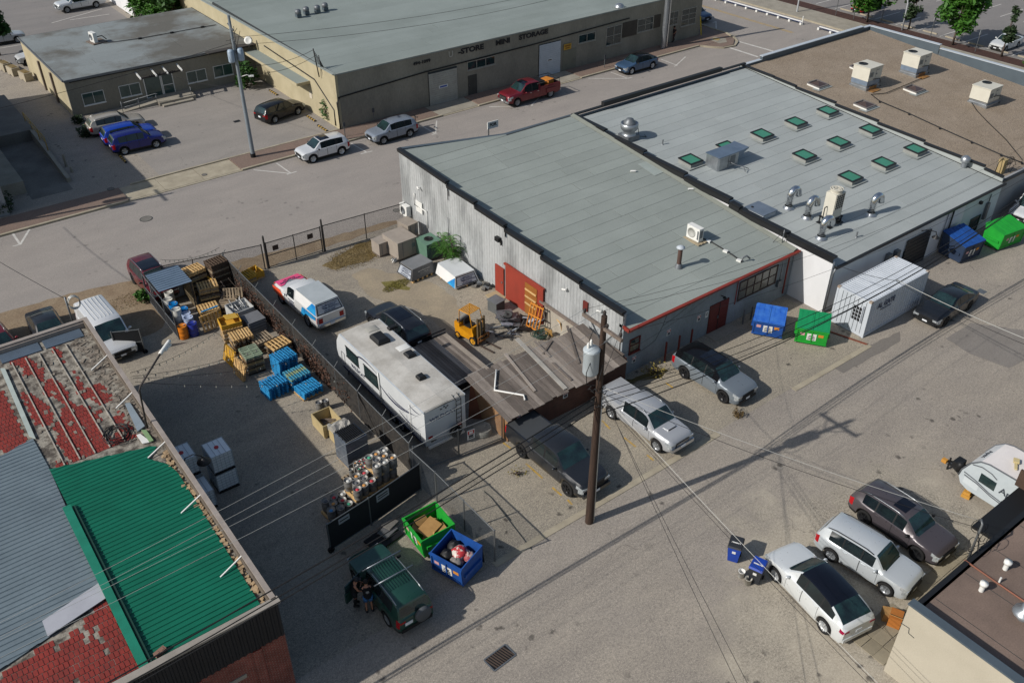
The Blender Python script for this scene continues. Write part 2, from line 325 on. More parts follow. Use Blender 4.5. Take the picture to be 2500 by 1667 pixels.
mb = MB(); mb.prism([(81.3,68.2),(82.3,68.0),(83.2,69.0),(82.6,70.2),(81.4,69.8)], .121, .135); obj('kerb_ramp', mb, CONC, kind='structure')
mb = MB(); mb.prism([(81.9,69.0),(82.5,69.2),(82.3,70.0),(81.7,69.7)], .137, .15); obj('tactile_plate', mb, YEL_LINE, kind='structure')
def kerb(x0, x1, h=.15, y0=69.02, y1=69.23):
    mb = MB(); mb.bx(x0, x1, y0, y1, 0, h); obj('kerb', mb, KERB, kind='structure')
kerb(24.3, 44.2); kerb(48.4, 57.6); kerb(61.4, 78.9); kerb(-60, 14.9)
for x0, x1 in ((14.93,24.27),(44.23,48.37),(57.63,61.37)): kerb(x0, x1, .04)
mb = MB()
cp = [(79,69.0),(79.9,67.6),(80.6,66.95),(82.1,66.7),(83.5,67.5),(84.4,68.7),(85,70.5),(85.2,78)]
for a, b in zip(cp, cp[1:]): mb.bar((a[0],a[1],.07), (b[0],b[1],.07), .22, .15)
obj('kerb', mb, KERB, kind='structure')
mb = MB(); mb.bx(16.0, 34.95, 71.87, 72.05, 0, .14); obj('lot_kerb', mb, KERB, kind='structure')
# alley flush kerb strips
for x0, x1 in ((16.1,22.9),(22.92,27.0),(27.02,30.95),(37.2,40.7),(40.72,44.35)):
    mb = MB(); mb.bx(x0, x1, 22.4, 22.73, 0, .028); obj('kerb_strip', mb, KERB, kind='structure')
mb = MB(); mb.bar((43.3,26.0,.03), (44.3,22.7,.03), .12, .06); obj('rusty_edging', mb, mat('rust','7a4433','5a3428',rough=.9), kind='structure')
# painted lines
def line(pts, w, m=None, z=.0085, name='road_marking'):
    mb = MB()
    for a, b in zip(pts, pts[1:]):
        a = Vector(a[:2]); b = Vector(b[:2]); d = (b-a).normalized(); n = Vector((-d.y, d.x))*w/2
        mb.face([(*(a-n), z), (*(b-n), z), (*(b+n), z), (*(a+n), z)])
        z += .0012
    obj(name, mb, m or WHITE_LINE, kind='structure')
def LT(r, c, *q, **k): line([T(r, c, *p) for p in q], k.get('w', .12), k.get('m'), k.get('z', .0085))
LT(0,1,(65,1385),(370,1415),(250,1330)); LT(0,1,(335,1422),(415,1398)); LT(0,1,(860,1170),(985,1242)); LT(0,1,(935,1256),(1030,1232))
LT(0,1,(1440,1030),(1545,1092),(1555,985)); LT(0,1,(1515,1100),(1560,1086)); LT(0,2,(790,641),(1110,641),(970,590)); LT(0,2,(1090,645),(1145,633)); LT(0,2,(1380,485),(1505,533),(1580,465)); LT(0,2,(1485,543),(1515,533))
LT(1,0,(105,570),(165,658),(240,535),w=.16); LT(1,0,(105,672),(172,655)); LT(0,2,(-20,872),(320,865),(385,800)); LT(0,2,(290,868),(340,862))
LT(0,2,(2000,337),(2330,430),w=.3); LT(0,2,(1942,392),(2170,466),w=.3)
line([(91.3,300),(91.3,66)], .12, YEL_LINE); line([(91.6,300),(91.6,66)], .12, YEL_LINE)
LT(0,2,(1800,190),(1828,178),(1830,245)); 
for k in range(-6, 14): line([(103.9, 34.5+k*2.9), (109.2, 34.5+k*2.9)], .12)
for k in range(-6, 14): line([(117.2, 34.5+k*2.9), (122.6, 34.5+k*2.9)], .12)
for (a, b) in (((420,190),(830,75)),((570,165),(890,118)),((0,395),(180,365))): LT(0,0,a,b,w=.14)
for q in (((95,935),(165,990)),((280,1105),(415,1225)),((495,1300),(570,1365)),((620,1400),(655,1440)),((900,755),(965,825)),((1080,895),(1175,970)),((1265,1035),(1320,1080)),((1420,450),(1480,490))): LT(2,2,*q, w=.11, m=YEL_LINE)
# seams and cracks cut into the pads
LT(2,2,(-60,1330),(0,1380),(160,1568),w=.07,m=SEAM); LT(3,2,(0,55),(330,480),w=.07,m=SEAM); LT(2,1,(1840,1510),(2045,1440),w=.05,m=SEAM)
# wheel stops in the far lot
def stop(p, rz, L=1.8, m=KERB, lab='concrete wheel stop in the far lot', grp='wheel stops in the far lot'):
    mb = MB(); mb.prism([(-L/2,-.08),(L/2,-.08),(L/2,.08),(-L/2,.08)], 0, .13)
    return obj('wheel_stop', mb, m, None, p, rz, lab, 'wheel stop', grp)
ORD = ('first','second','third','fourth','fifth','sixth','seventh','eighth','ninth','tenth','eleventh','twelfth','thirteenth','fourteenth','fifteenth')
for k in range(2, 12): stop((104.3, 36+k*2.9, 0), pi/2, lab=ORD[k-2]+' concrete wheel stop along the far mulch bed, counted from the right')
YB = MB()
def ystop(p, rz, lab):
    o = thing('wheel_stop', lab, 'wheel stop', p, rz)
    mb = MB(); mb.prism([(-.9,-.08),(.9,-.08),(.9,.08),(-.9,.08)], 0, .12); obj('block', mb, BLACK, o)
    for i in range(4):
        mb = MB(); mb.bx(-.78+i*.42, -.58+i*.42, -.082, .082, .02, .123); obj('yellow_stripe', mb, YEL_LINE, o)
for q, lab in (((530,970),'black and yellow wheel stop in front of the black car by the cream wall'),((625,1050),'black and yellow wheel stop nearest the street beside the cream wall'),((225,760),'black and yellow wheel stop deepest in the lot by the bush')):
    ystop(T(0,1,*q), pi/2, lab)
ystop(T(0,0,1000,1300), pi/2, 'black wheel stop behind the deep blue car')
# pavers along the beige building (each a piece of the footpath)
pp = bpy.data.objects.new('paved_footpath', None); COL.objects.link(pp); pp['kind'] = 'structure'
PAV = mat('paver','9a917d','7f7767',rough=.9,scale=.8,amt=.8,fine=.3,rand=.12)
pmb = MB(); pmb.box((0,0,.03), (.72,.52,.04)); pm = pmb.data('paver', PAV); rp = random.Random(3)
for i in range(11):
    for j in range(3):
        if (i, j) in ((4,2),(9,0)): continue
        obj('paver', pm, None, pp, (25.95+.75*i+rp.uniform(-.02,.02), 9.05+.55*j+rp.uniform(-.02,.02), rp.uniform(-.006,.006)), rp.uniform(-.03,.03))
# manholes, drains
def lid(p, r, lab):
    o = thing('manhole_cover', lab, 'manhole', p)
    mb = MB(); mb.cyl((0,0,.005),(0,0,.022), r, 20, sm=False); obj('cover', mb, CONC_D, o)
    mb = MB(); mb.lathe([(r*1.0,.012),(r*1.0,.026),(r*1.12,.026),(r*1.12,.006)], 20); obj('rim', mb, SEAM, o)
lid(T(1,0,1190,450), .42, 'round manhole cover in the middle of the street'); lid(T(1,0,1665,95)+Vector((0,0,.05)), .2, 'small round cover in the concrete driveway apron')
lid(T(1,0,905,218)+Vector((0,0,.12)), .25, 'small dark cover in the shaded sidewalk'); lid(T(1,1,1228,380), .25, 'small round cover in the street near the corrugated wall')
d = thing('storm_drain', 'rusty slotted storm drain grate in the alley', 'drain', T(3,1,2070,1360), radians(4))
mb = MB(); mb.bx(-.55,.55,-.33,.33,.003,.012); obj('pit', mb, BLACK, d)
mb = MB()
for s in (-1,1): mb.bx(-.58,.58,s*.34-.03,s*.34+.03,.01,.03); mb.bx(s*.58-.03,s*.58+.03,-.31,.31,.01,.03)
obj('frame', mb, DULLSTEEL, d); sl = MB(); sl.box((0,0,.02), (.05,.62,.016), radians(12)); sl = sl.data('slat', mat('rusty_iron','54463c','3a322c',rough=.8))
for i in range(9): obj('slat', sl, None, d, (-.46+i*.115,0,.002))
d = thing('storm_drain', 'small square drain grate beside the black sedan', 'drain', T(1,3,1990,1040)); mb = MB(); mb.bx(-.4,.4,-.4,.4,.003,.015); obj('frame', mb, CONC, d); mb = MB(); mb.bx(-.26,.26,-.26,.26,.016,.022); obj('grate', mb, DULLSTEEL, d)
d = thing('storm_drain', 'small dark drain in the lot left of the black car', 'drain', T(0,0,1930,990)); mb = MB(); mb.bx(-.3,.3,-.25,.25,.003,.015); obj('grate', mb, BLACK, d)

# ================================================================== buildings
def bld(name, label, loc, cat='building'):
    return thing(name, label, cat, loc)
def wo(name, mb, m, parent, **k):              # a part in world coordinates under a building empty (or under one of its parts)
    o = obj(name, mb, m, parent, **k)
    if parent and parent.type == 'EMPTY': o.matrix_parent_inverse = Matrix.Translation(-parent.location)
    return o
def win(parent, o, ux, w, h, nx=2, nz=1, frame=None, glass=None, fw=.06, sill=True, proud=.03, name='window', ft=.05):
    o = Vector(o); ux = Vector(ux).normalized(); nr = Vector((ux.y, -ux.x, 0)); up = Vector((0,0,1))
    def slab(mb, a, b, c, d, t0, t1):
        P = [o+ux*x+up*z+nr*t for t in (t0, t1) for x, z in ((a,c),(b,c),(b,d),(a,d))]
        mb.mesh(P, [(3,2,1,0),(4,5,6,7),(0,1,5,4),(1,2,6,5),(2,3,7,6),(3,0,4,7)])
    mb = MB(); slab(mb, 0, w, 0, h, -.05, .012); pane = wo(name, mb, glass or GLASS, parent)
    fr = frame or WHITE; mb = MB()
    slab(mb, -fw, w+fw, -fw, 0, .0, ft); slab(mb, -fw, w+fw, h, h+fw, 0, ft); slab(mb, -fw, 0, 0, h, 0, ft); slab(mb, w, w+fw, 0, h, 0, ft)
    obj('frame', mb, fr, pane)
    if nx > 1 or nz > 1:
        mb = MB()
        for i in range(1, nx): slab(mb, w*i/nx-fw*.35, w*i/nx+fw*.35, .001, h-.001, .002, ft*.8)
        for i in range(1, nz): slab(mb, .001, w-.001, h*i/nz-fw*.35, h*i/nz+fw*.35, .003, ft*.75)
        obj('glazing_bar', mb, fr, pane)
    if sill: mb = MB(); slab(mb, -fw-.03, w+fw+.03, -fw-.07, -fw, 0, .11); obj('sill', mb, fr, pane)
    return pane
def text(parent, s, size, loc, rot, m, name='lettering', ext=.01, off=0., world=True, sx=1., align='CENTER'):
    cu = bpy.data.curves.new('t', 'FONT'); cu.body = s; cu.size = size; cu.extrude = ext; cu.offset = off; cu.align_x = align; cu.align_y = 'CENTER'; cu.resolution_u = 3
    t = bpy.data.objects.new('t', cu); me = bpy.data.meshes.new_from_object(t); bpy.data.objects.remove(t); bpy.data.curves.remove(cu)
    me.name = name; me.materials.clear(); me.materials.append(m)
    Mx = Matrix.Translation(loc) @ (rot if isinstance(rot, Matrix) else Matrix.Rotation(rot, 4, 'Z') @ Matrix.Rotation(pi/2, 4, 'X')) @ Matrix.Diagonal((sx,1,1,1))
    me.transform(Mx)
    o = bpy.data.objects.new(name, me); COL.objects.link(o); o.parent = parent
    if world and parent and parent.type == 'EMPTY': o.matrix_parent_inverse = Matrix.Translation(-parent.location)
    return o
def strips(roof, x0, x1, y0, y1, zf, m, pitch=1.0, gap=.03, th=.02, seed=0, cuts=(.3,.7), off=0):
    rnd = random.Random(seed); y = y0+off
    y = y0
    while y < y1-.05:
        yb = min(y+pitch, y1); cs = [x0]+sorted(x0+(x1-x0)*rnd.uniform(*cuts)*f for f in ((1,) if rnd.random() < .6 else (.55, 1.3)) if x0+(x1-x0)*cuts[1]*f < x1)+[x1]
        for a, b in zip(cs, cs[1:]):
            if b-a < .4: continue
            e = th+rnd.uniform(0, .006); mb = MB()
            A, B_ = y+gap/2, yb-gap/2
            mb.mesh([(a+.012,A,zf(A)+e*.6),(b-.012,A,zf(A)+e*.6),(b-.012,B_,zf(B_)+e),(a+.012,B_,zf(B_)+e),(a+.012,A,zf(A)),(b-.012,A,zf(A)),(b-.012,B_,zf(B_)),(a+.012,B_,zf(B_))],
                    [(0,1,2,3),(4,5,1,0),(5,6,2,1),(6,7,3,2),(7,4,0,3)])
            obj('membrane_strip', mb, m, roof)
        y = yb
# ---- corrugated workshop (G1)
z1 = lambda y: 3.45+.095*(y-29.4)
z2 = lambda y: 3.35+.075*(y-26.6)
g1 = bld('workshop_building', 'grey corrugated workshop with red doors and a stepped sloping roof beside the fenced yard', (37.5,41,0))
steps = [(53.0,5.95,50.3,5.85),(50.3,5.85,46.85,5.72),(46.8,5.5,43.6,5.5),(43.55,5.27,40.4,5.2),(40.35,4.97,36.77,4.94),(36.73,4.66,33.15,4.64),(33.1,4.42,29.5,4.4)]
mb = MB(); n = 0
y = 53.0; pitch = .28
def ztop(y):
    for a, za, b, zb in steps:
        if b <= y <= a: return za+(zb-za)*(a-y)/(a-b)
    return 4.4
prof = []
while y > 29.5:
    for dx, dy in ((0,0),(0,.235),(-.016,.243),(-.016,.268)): prof.append((30.1+dx, y-dy))
    y -= pitch
for (xa, ya), (xb, yb) in zip(prof, prof[1:]):
    if yb < 29.45: break
    zt = min(ztop(ya), ztop(yb))
    zb = 1.45 if ya < 36.6 else .0
    mb.face([(xa,ya,zb),(xb,yb,zb),(xb,yb,zt),(xa,ya,zt)][::-1])
wo('corrugated_wall', mb, CORR, g1)
mb = MB(); mb.bx(30.06,30.28,29.42,36.6,0,1.5); wo('wall', mb, mat('pale_concrete_wall','b3ada0','938c80',rough=.9,scale=.7,amt=.8,fine=.2,stretch=(1,1,.4)), g1)
mb = MB(); mb.bx(30.14,30.3,29.46,52.9,0,4.3); mb.bx(30.14,30.3,40.4,52.9,4.3,5.1); wo('inner_wall', mb, GREYWALL, g1)
for a, za, b, zb in steps:
    mb = MB(); mb.bar((30.12,a,za+.03), (30.12,b-.03,zb+.03), .34, .09); mb.bar((30.0,a,za-.08), (30.0,b-.03,zb-.08), .05, .16); wo('parapet_cap', mb, BLKTRIM, g1)
    mb = MB(); mb.prism([(30.14,a),(30.14,b),(30.27,b),(30.27,a)][::-1], [z1(b)-.1,z1(b)-.1,z1(b)-.1,z1(b)-.1], [za,zb,zb,za][::-1]); wo('parapet', mb, BLUETRIM, g1)
mb = MB(); mb.bx(30.1,44.98,29.4,29.62,0,3.42); wo('wall', mb, PLASTER, g1)
mb = MB(); mb.prism([(30.12,52.9),(38.3,51.4),(44.9,51.4),(44.9,51.2),(38.25,51.2),(30.12,52.7)][::-1], 0, [5.95,5.45,5.4,5.4,5.45,5.95][::-1]); wo('wall', mb, BLUETRIM, g1)
mb = MB(); mb.bar((30.1,52.95,5.98),(38.3,51.4,5.5),.3,.08); mb.bar((38.3,51.4,5.5),(44.9,51.4,5.45),.3,.08); wo('parapet_cap', mb, BLUETRIM, g1)
RP = [(30.2,29.1),(44.85,29.1),(44.85,51.3),(38.3,51.3),(30.2,52.75)]
mb = MB(); q = R4(30.2,44.85,29.1,51.3); mb.prism(q, [z1(p[1])-.15 for p in q], [z1(p[1]) for p in q]); r1 = wo('roof', mb, SEAM, g1)
strips(r1, 30.3, 44.55, 29.15, 51.1, z1, ROOF_G, 1.0, .028, .014, 5)
mb = MB(); mb.mesh([(30.3,51.1,z1(51.1)+.03),(38.3,51.1,z1(51.1)+.03),(38.3,51.25,z1(51.2)+.05),(30.3,52.7,z1(52.7)+.27)], [(0,1,2,3)]); obj('membrane_strip', mb, ROOF_G, r1)
# cant strip against the dividing parapet
mb = MB(); mb.mesh([(44.52,29.2,z1(29.2)+.035),(44.52,51.2,z1(51.2)+.035),(44.84,51.2,z1(51.2)+.16),(44.84,29.2,z1(29.2)+.16)], [(3,2,1,0)]); wo('cant_strip', mb, mat('cant_felt','81857d','74776f',rough=.9), g1)
pt = [TR(1,2,*q,z1(29.4)-.095*29.4+.03,.095) for q in ((1190,5),(1290,-30),(1420,60),(1330,100))]
mb = MB(); mb.face([p+Vector((0,0,.012)) for p in pt][::-1]); wo('roof_patch', mb, mat('patch_felt','9aa39f','8b948f',rough=.85), g1)
mb = MB(); mb.bar((30.2,29.02,3.44),(44.85,29.02,3.44),.12,.2); mb.bar((30.2,28.92,3.52),(44.85,28.92,3.52),.09,.06); wo('gutter', mb, REDTRIM, g1)
mb = MB(); mb.bar((30.15,29.0,3.42),(30.15,29.75,3.48),.1,.2); wo('fascia_end', mb, REDTRIM, g1)
# front openings
win(g1, (30.72,29.4,1.5), (1,0,0), .72, .85, 1, 2, DKRED)
b = win(g1, (39.9,29.4,1.5), (1,0,0), 3.5, 1.25, 5, 2, mat('brown_steel_frame','4a332d','3a2a26'), mat('dusty_glass',(.25,.24,.2),(.05,.05,.05),rough=.2,scale=.5,amt=.9,fine=0), .07, False)
do = wo('double_door', MB().bx(37.35,39.0,29.33,29.41,.05,2.05), DKRED, g1)
obj('door_leaf_joint', MB().bx(38.16,38.2,29.31,29.33,.06,2.04), BLACK, do); obj('handle', MB().bx(38.05,38.1,29.26,29.32,.95,1.15), DULLSTEEL, do)
mb = MB(); mb.bx(37.2,39.3,28.5,29.32,.004,.05); wo('doorstep', mb, CONC, g1)
mb = MB(); mb.cyl((38.2,29.38,2.5),(38.2,29.1,2.55),.03,6); mb.lathe([(.02,.1),(.12,-.02),(.13,-.04)],10,(38.2,29.08,2.5)); wo('wall_lamp', mb, BLACK, g1)
SIGNR = flat('sign_red','b02c2c',.5)
def sign(parent, o, ux, w, h, cols, t=.02, world=True):
    o = Vector(o); ux = Vector(ux).normalized(); nr = Vector((ux.y,-ux.x,0)); r = None
    for k, (a, b, c, d, m) in enumerate(cols):
        mb = MB(); t1 = t+.006*k; P = [o+ux*x+Vector((0,0,z))+nr*tt for tt in (.002, t1) for x, z in ((a*w,c*h),(b*w,c*h),(b*w,d*h),(a*w,d*h))]
        mb.mesh(P, [(3,2,1,0),(4,5,6,7),(0,1,5,4),(1,2,6,5),(2,3,7,6),(3,0,4,7)])
        r = (wo if world else obj)('sign' if k == 0 else 'sign_print', mb, m, parent) if k == 0 else (obj('sign_print', mb, m, r) and r)
    return r
INK = flat('ink_black','1f1f22',.6)
NP = [(0,1,0,1,WHITE),(.06,.94,.55,.93,SIGNR),(.25,.75,.62,.86,WHITE),(.15,.85,.12,.2,INK),(.2,.8,.28,.34,INK),(.15,.85,.4,.46,INK)]
for x, z in ((36.28,1.35),(33.72,1.38),(31.0,.62)): sign(g1, (x,29.4,z), (1,0,0), .3, .42, NP)
sign(g1, (37.0,29.4,1.35), (1,0,0), .24, .42, [(0,1,0,1,WHITE),(.2,.8,.3,.8,INK),(.35,.65,.42,.68,WHITE)])
for x, hh in ((33.3,1.15),(34.4,1.15),(35.45,1.15)):
    mb = MB(); mb.cyl((x,28.95,0),(x,28.95,hh+.2),.06,10); mb.lathe([(.06,hh+.2),(.03,hh+.25),(0,hh+.26)],10,(x,28.95,0)); obj('bollard', mb, DKRED, None, label={33.3:'dark red pipe bollard nearest the small red window',34.4:'dark red pipe bollard, middle of the three by the grey wall',35.45:'dark red pipe bollard nearest the red double door'}[x], cat='bollard', group='red bollards along the grey wall')
for x in (40.0,40.75):
    mb = MB(); mb.cyl((x,28.8,0),(x,28.8,1.0),.055,10); mb.lathe([(.055,1.0),(.03,1.05),(0,1.06)],10,(x,28.8,0)); obj('bollard', mb, GALV, None, label='grey pipe bollard '+('next to the doorstep' if x < 40.5 else 'next to the blue dumpster'), cat='bollard')
mb = MB(); mb.tube([(39.55,29.3,3.3),(39.55,29.3,1.4),(39.55,29.33,1.38)],.035,6); mb.tube([(44.3,29.25,3.3),(44.3,29.25,.4)],.05,6); wo('downpipe', mb, REDTRIM, g1)
mb = MB(); mb.bx(43.6,43.95,29.2,29.4,1.1,1.55); mb.tube([(43.78,29.3,1.5),(43.78,29.3,2.9)],.03,6); wo('meter_box', mb, DULLSTEEL, g1)
mb = MB(); cr = random.Random(2); p0 = [(31.3,1.15),(32.2,1.3),(32.8,1.5),(33.3,2.3),(33.6,3.1)]
for (xa, za), (xb, zb) in zip(p0, p0[1:]): mb.bar((xa,29.397,za),(xb,29.397,zb),.01,.03)
p0 = [(33.3,2.3),(34.4,2.55),(35.5,2.9)]
for (xa, za), (xb, zb) in zip(p0, p0[1:]): mb.bar((xa,29.397,za),(xb,29.397,zb),.01,.025)
wo('wall_crack', mb, SEAM, g1)
# yard side openings
a = TX(1,2,35,830,30.05); b = TX(1,2,105,1100,30.05)
do = wo('door', MB().bx(29.98,30.06,b.y,a.y,.03,2.05), REDPAINT, g1)
obj('handle', MB().bx(29.93,29.97,b.y+.1,b.y+.18,.95,1.05), DULLSTEEL, do)
a = TX(1,2,120,865,30.0); b = TX(1,2,425,1100,30.0)
sd_ = wo('sliding_door', MB().bx(29.93,30.03,b.y,a.y,.03,2.55), REDPAINT, g1); sdy = (b.y, a.y)
obj('wooden_panel', MB().bx(29.89,29.925,b.y+.55,b.y+1.75,.05,2.3), mat('ochre_ply','8f5a20','79491b'), sd_)
obj('door_rail', MB().bx(29.85,30.0,b.y-.1,a.y+.1,2.56,2.68), REDPAINT, sd_)
for z in (.8,1.3,1.8): obj('ledger', MB().bx(29.84,29.885,b.y+.6,b.y+1.7,z,z+.1), PALE, sd_)
mb = MB(); mb.bar((29.95,29.5,1.62),(29.95,36.6,1.62),.16,.14); wo('timber_rail', mb, WOOD, g1)
mb = MB(); mb.bx(30.0,30.1,32.35,32.75,3.0,3.6); wo('vent', mb, DKRED, g1)
def camr(parent, p, dr):
    p = Vector(p); dr = Vector(dr); mb = MB(); mb.cyl(p, p+Vector((-.18,0,0)), .04, 6); mb.cyl(p+Vector((-.2,0,.02))-dr*.12, p+Vector((-.2,0,-.05))+dr*.2, .055, 8); wo('security_camera', mb, WHITE, parent)
camr(g1, TX(1,1,1420,190,30.06), (-.2,-.9,0)); camr(g1, TX(1,2,615,1015,30.06), (-.2,.9,0)); camr(g1, TX(1,2,900,1190,30.06), (-.2,.9,0))
p = TX(1,1,2065,610,30.06); mb = MB(); mb.bx(p.x-.25,p.x-.02,p.y-.2,p.y+.2,p.z-.12,p.z+.16); mb.bx(p.x-.1,p.x,p.y-.28,p.y-.22,p.z-.35,p.z); wo('flood_lamp', mb, BLACK, g1)
p = TX(1,1,1320,365,30.06); mb = MB(); mb.bx(p.x-.42,p.x-.06,p.y-.5,p.y+.45,p.z-.42,p.z+.42); ac = wo('wall_air_conditioner', mb, WHITE, g1)
mb = MB(); mb.lathe([(.3,0),(.3,-.03),(.22,-.03),(.22,-.01),(0,-.01)],14,(p.x-.42,p.y,p.z),ax='X'); obj('fan_grille', mb, DULLSTEEL, ac)
mb = MB(); q = [TX(1,1,*w,30.0) for w in ((1370,240),(1375,330),(1470,390),(1478,520))]; mb.tube(q,.05,6); wo('conduit', mb, WHITE, g1)
mb = MB(); q = TX(1,1,1415,350,30.03); mb.bx(29.98,30.04,q.y-.4,q.y+.4,q.z-.45,q.z+.4); wo('white_board', mb, WHITE, g1)
mb = MB(); q = TX(1,1,1645,440,29.98); mb.tube([(29.98,q.y,q.z),(29.98,q.y,.4)],.03,5); wo('conduit', mb, GALV, g1)
# ---- white flat-roofed building (G2)
g2 = bld('white_building', 'white flat-roofed building with green skylights and a dark garage door', (55,40,0))
mb = MB(); mb.bx(45.0,45.2,26.8,51.4,0,3.3); mb.prism([(45.0,26.8),(45.2,26.8),(45.2,51.4),(45.0,51.4)], 3.3, [3.75,3.75,5.5,5.5]); wo('wall', mb, WHITEWALL, g2)
mb = MB(); mb.bx(45.2,60.3,26.6,26.8,0,z2(26.6)-.05); mb.bx(45.0,45.2,26.6,26.8,0,3.7); wo('wall', mb, WHITEWALL, g2)
mb = MB(); mb.bx(60.32,65,26.6,26.8,0,z2(26.6)-.05); wo('wall', mb, mat('pale_green_wall','c3cfd0','b2bec0',rough=.8,scale=.6), g2)
mb = MB(); mb.bx(45.0,65,51.2,51.4,0,5.3); wo('wall', mb, BLUETRIM, g2)
RP = R4(45.2,64.95,26.45,51.2); mb = MB(); mb.prism(RP, [z2(p[1])-.2 for p in RP], [z2(p[1]) for p in RP]); r2 = wo('roof', mb, SEAM, g2)
strips(r2, 45.3, 64.8, 26.5, 51.1, z2, ROOF_G2, 1.0, .028, .014, 9)
sy = [51.5,47.6,43.3,39.2,35.0,34.1,30.1,26.5]; sz = [5.48,5.25,5.0,4.72,4.45,4.28,4.12,3.85]
for i in range(7):
    mb = MB(); mb.bar((45.05,sy[i],sz[i]),(45.05,sy[i+1]+.03,sz[i]-.06),.36,.13); mb.bar((44.83,sy[i],sz[i]-.17),(44.83,sy[i+1]+.03,sz[i]-.23),.06,.32); wo('parapet_cap', mb, BLKTRIM, g2)
mb = MB(); mb.bar((45,51.35,5.5),(52,51.35,5.5),.26,.1); mb.bar((48.0,51.32,5.68),(61.8,51.32,5.68),.34,.34); mb.bar((62,51.35,5.55),(65,51.35,5.55),.26,.1); wo('parapet_cap', mb, BLKTRIM, g2)
mb = MB(); mb.bar((45.2,26.42,3.3),(65,26.42,3.3),.16,.14); wo('gutter', mb, BLKTRIM, g2)
mb = MB(); mb.tube([(45.1,26.4,3.3),(45.1,26.5,2.9),(45.1,26.52,.1)],.07,8); wo('downpipe', mb, DULLSTEEL, g2)
a = TY(1,3,1760,400,26.5); mb = MB(); mb.tube([(a.x,26.48,3.3),(a.x,26.5,.2)],.06,8); wo('downpipe', mb, BLKTRIM, g2)
a = TY(1,3,1725,425,26.5); mb = MB(); mb.tube([(a.x,26.54,3.1),(a.x-.2,26.54,.4)],.03,6); wo('conduit', mb, DULLSTEEL, g2)
a = TY(1,3,1360,690,26.6); b = TY(1,3,1555,610,26.6)
gd = wo('garage_door', MB().bx(a.x,b.x,26.53,26.61,.03,b.z), mat('dark_roller_door','25272a','1b1d20',rough=.5), g2)
for i in range(8): obj('door_slat', MB().bx(a.x+.03,b.x-.03,26.505,26.53,.1+i*.3,.36+i*.3), mat('dark_roller_door','25272a'), gd)
a = TY(1,3,1900,470,26.6); b = TY(1,3,1965,415,26.6); win(g2, (a.x-.05,26.6,.2), (1,0,0), b.x-a.x+.3, b.z-.3, 1, 3, flat('dark_green_frame','22403a',.6), None, .07, False)
a = TY(1,3,1990,470,26.55); mb = MB(); mb.bx(a.x-.15,a.x+.15,26.4,26.59,.9,2.2); mb.tube([(a.x,26.5,2.2),(a.x,26.5,2.9)],.04,6); wo('electrical_panel', mb, DULLSTEEL, g2)
a = TY(1,3,1260,740,26.55); mb = MB(); mb.bx(a.x-.75,a.x-.35,26.3,26.59,a.z-.35,a.z+.3); mb.bx(a.x+.2,a.x+.6,26.3,26.59,a.z-.3,a.z+.25); mb.tube([(a.x-.35,26.4,a.z),(a.x,26.3,a.z-.2),(a.x+.2,26.4,a.z)],.05,6); mb.tube([(a.x-.55,26.45,a.z-.3),(a.x-.55,26.45,.3)],.06,6); wo('gas_meter', mb, DULLSTEEL, g2)
a = TY(1,3,1500,545,26.55); mb = MB(); mb.tube([(a.x,26.55,a.z),(a.x+.25,26.2,a.z+.12),(a.x+.55,25.8,a.z+.05),(a.x+.6,25.75,a.z-.2)],.03,6); mb.lathe([(.04,0),(.08,-.08),(.26,-.22),(.27,-.24)],14,(a.x+.6,25.75,a.z-.15)); wo('gooseneck_lamp', mb, BLKTRIM, g2)
a = TY(1,3,1800,520,26.55); mb = MB(); mb.bx(a.x-.15,a.x+.15,26.56,26.6,a.z-.25,a.z+.25); wo('notice', mb, mat('notice_blue','6b8da0','4d6d80'), g2)
a = TY(1,3,1980,315,26.55); mb = MB(); mb.bx(a.x-.12,a.x+.12,26.4,26.6,a.z-.1,a.z+.1); wo('wall_lamp', mb, BLACK, g2)
# ---- tan gravel-roofed building (G3)
g3 = bld('gravel_roof_building', 'large low building with a tan gravel roof and pale metal parapets', (75,40,0))
z3 = lambda y: 3.22+.07*(y-26.6)
mb = MB(); mb.bx(65.02,84.4,26.9,27.1,0,3.3); wo('wall', mb, GREYWALL, g3)
mb = MB(); mb.bx(65.1,84.4,51.8,52.0,0,5.0); wo('wall', mb, BLUETRIM, g3)
mb = MB(); mb.bx(84.2,84.4,27.1,51.8,0,3.3); mb.prism([(84.2,27.1),(84.4,27.1),(84.4,51.8),(84.2,51.8)],3.3,[3.9,3.9,5.3,5.3]); wo('wall', mb, BLUETRIM, g3)
RP = R4(65.1,84.2,26.8,51.8); mb = MB(); mb.prism(RP, [z3(p[1])-.2 for p in RP], [z3(p[1]) for p in RP]); wo('roof', mb, GRAVELROOF, g3)
ty = [51.8,48.0,45.6,41.5,37.4,33.2,28.2,26.7]; tz = [5.35,5.2,4.98,4.7,4.42,4.15,3.85,3.6]
for i in range(7):
    mb = MB(); mb.bar((65.0,ty[i],tz[i]),(65.0,ty[i+1]+.03,tz[i]-.12),.28,.12); wo('parapet_cap', mb, BLKTRIM, g3)
    mb = MB(); mb.prism([(64.96,ty[i+1]),(65.08,ty[i+1]),(65.08,ty[i]),(64.96,ty[i])], 3, [tz[i]-.18,tz[i]-.18,tz[i]-.06,tz[i]-.06]); wo('parapet', mb, ROOF_G2, g3)
mb = MB(); mb.bx(67.9,83.0,51.75,52.05,5.0,5.45); mb.bx(65.1,67.9,51.78,52.03,5.0,5.15); mb.bx(83.0,84.4,51.78,52.03,5.0,5.3); wo('parapet', mb, BLUETRIM, g3)
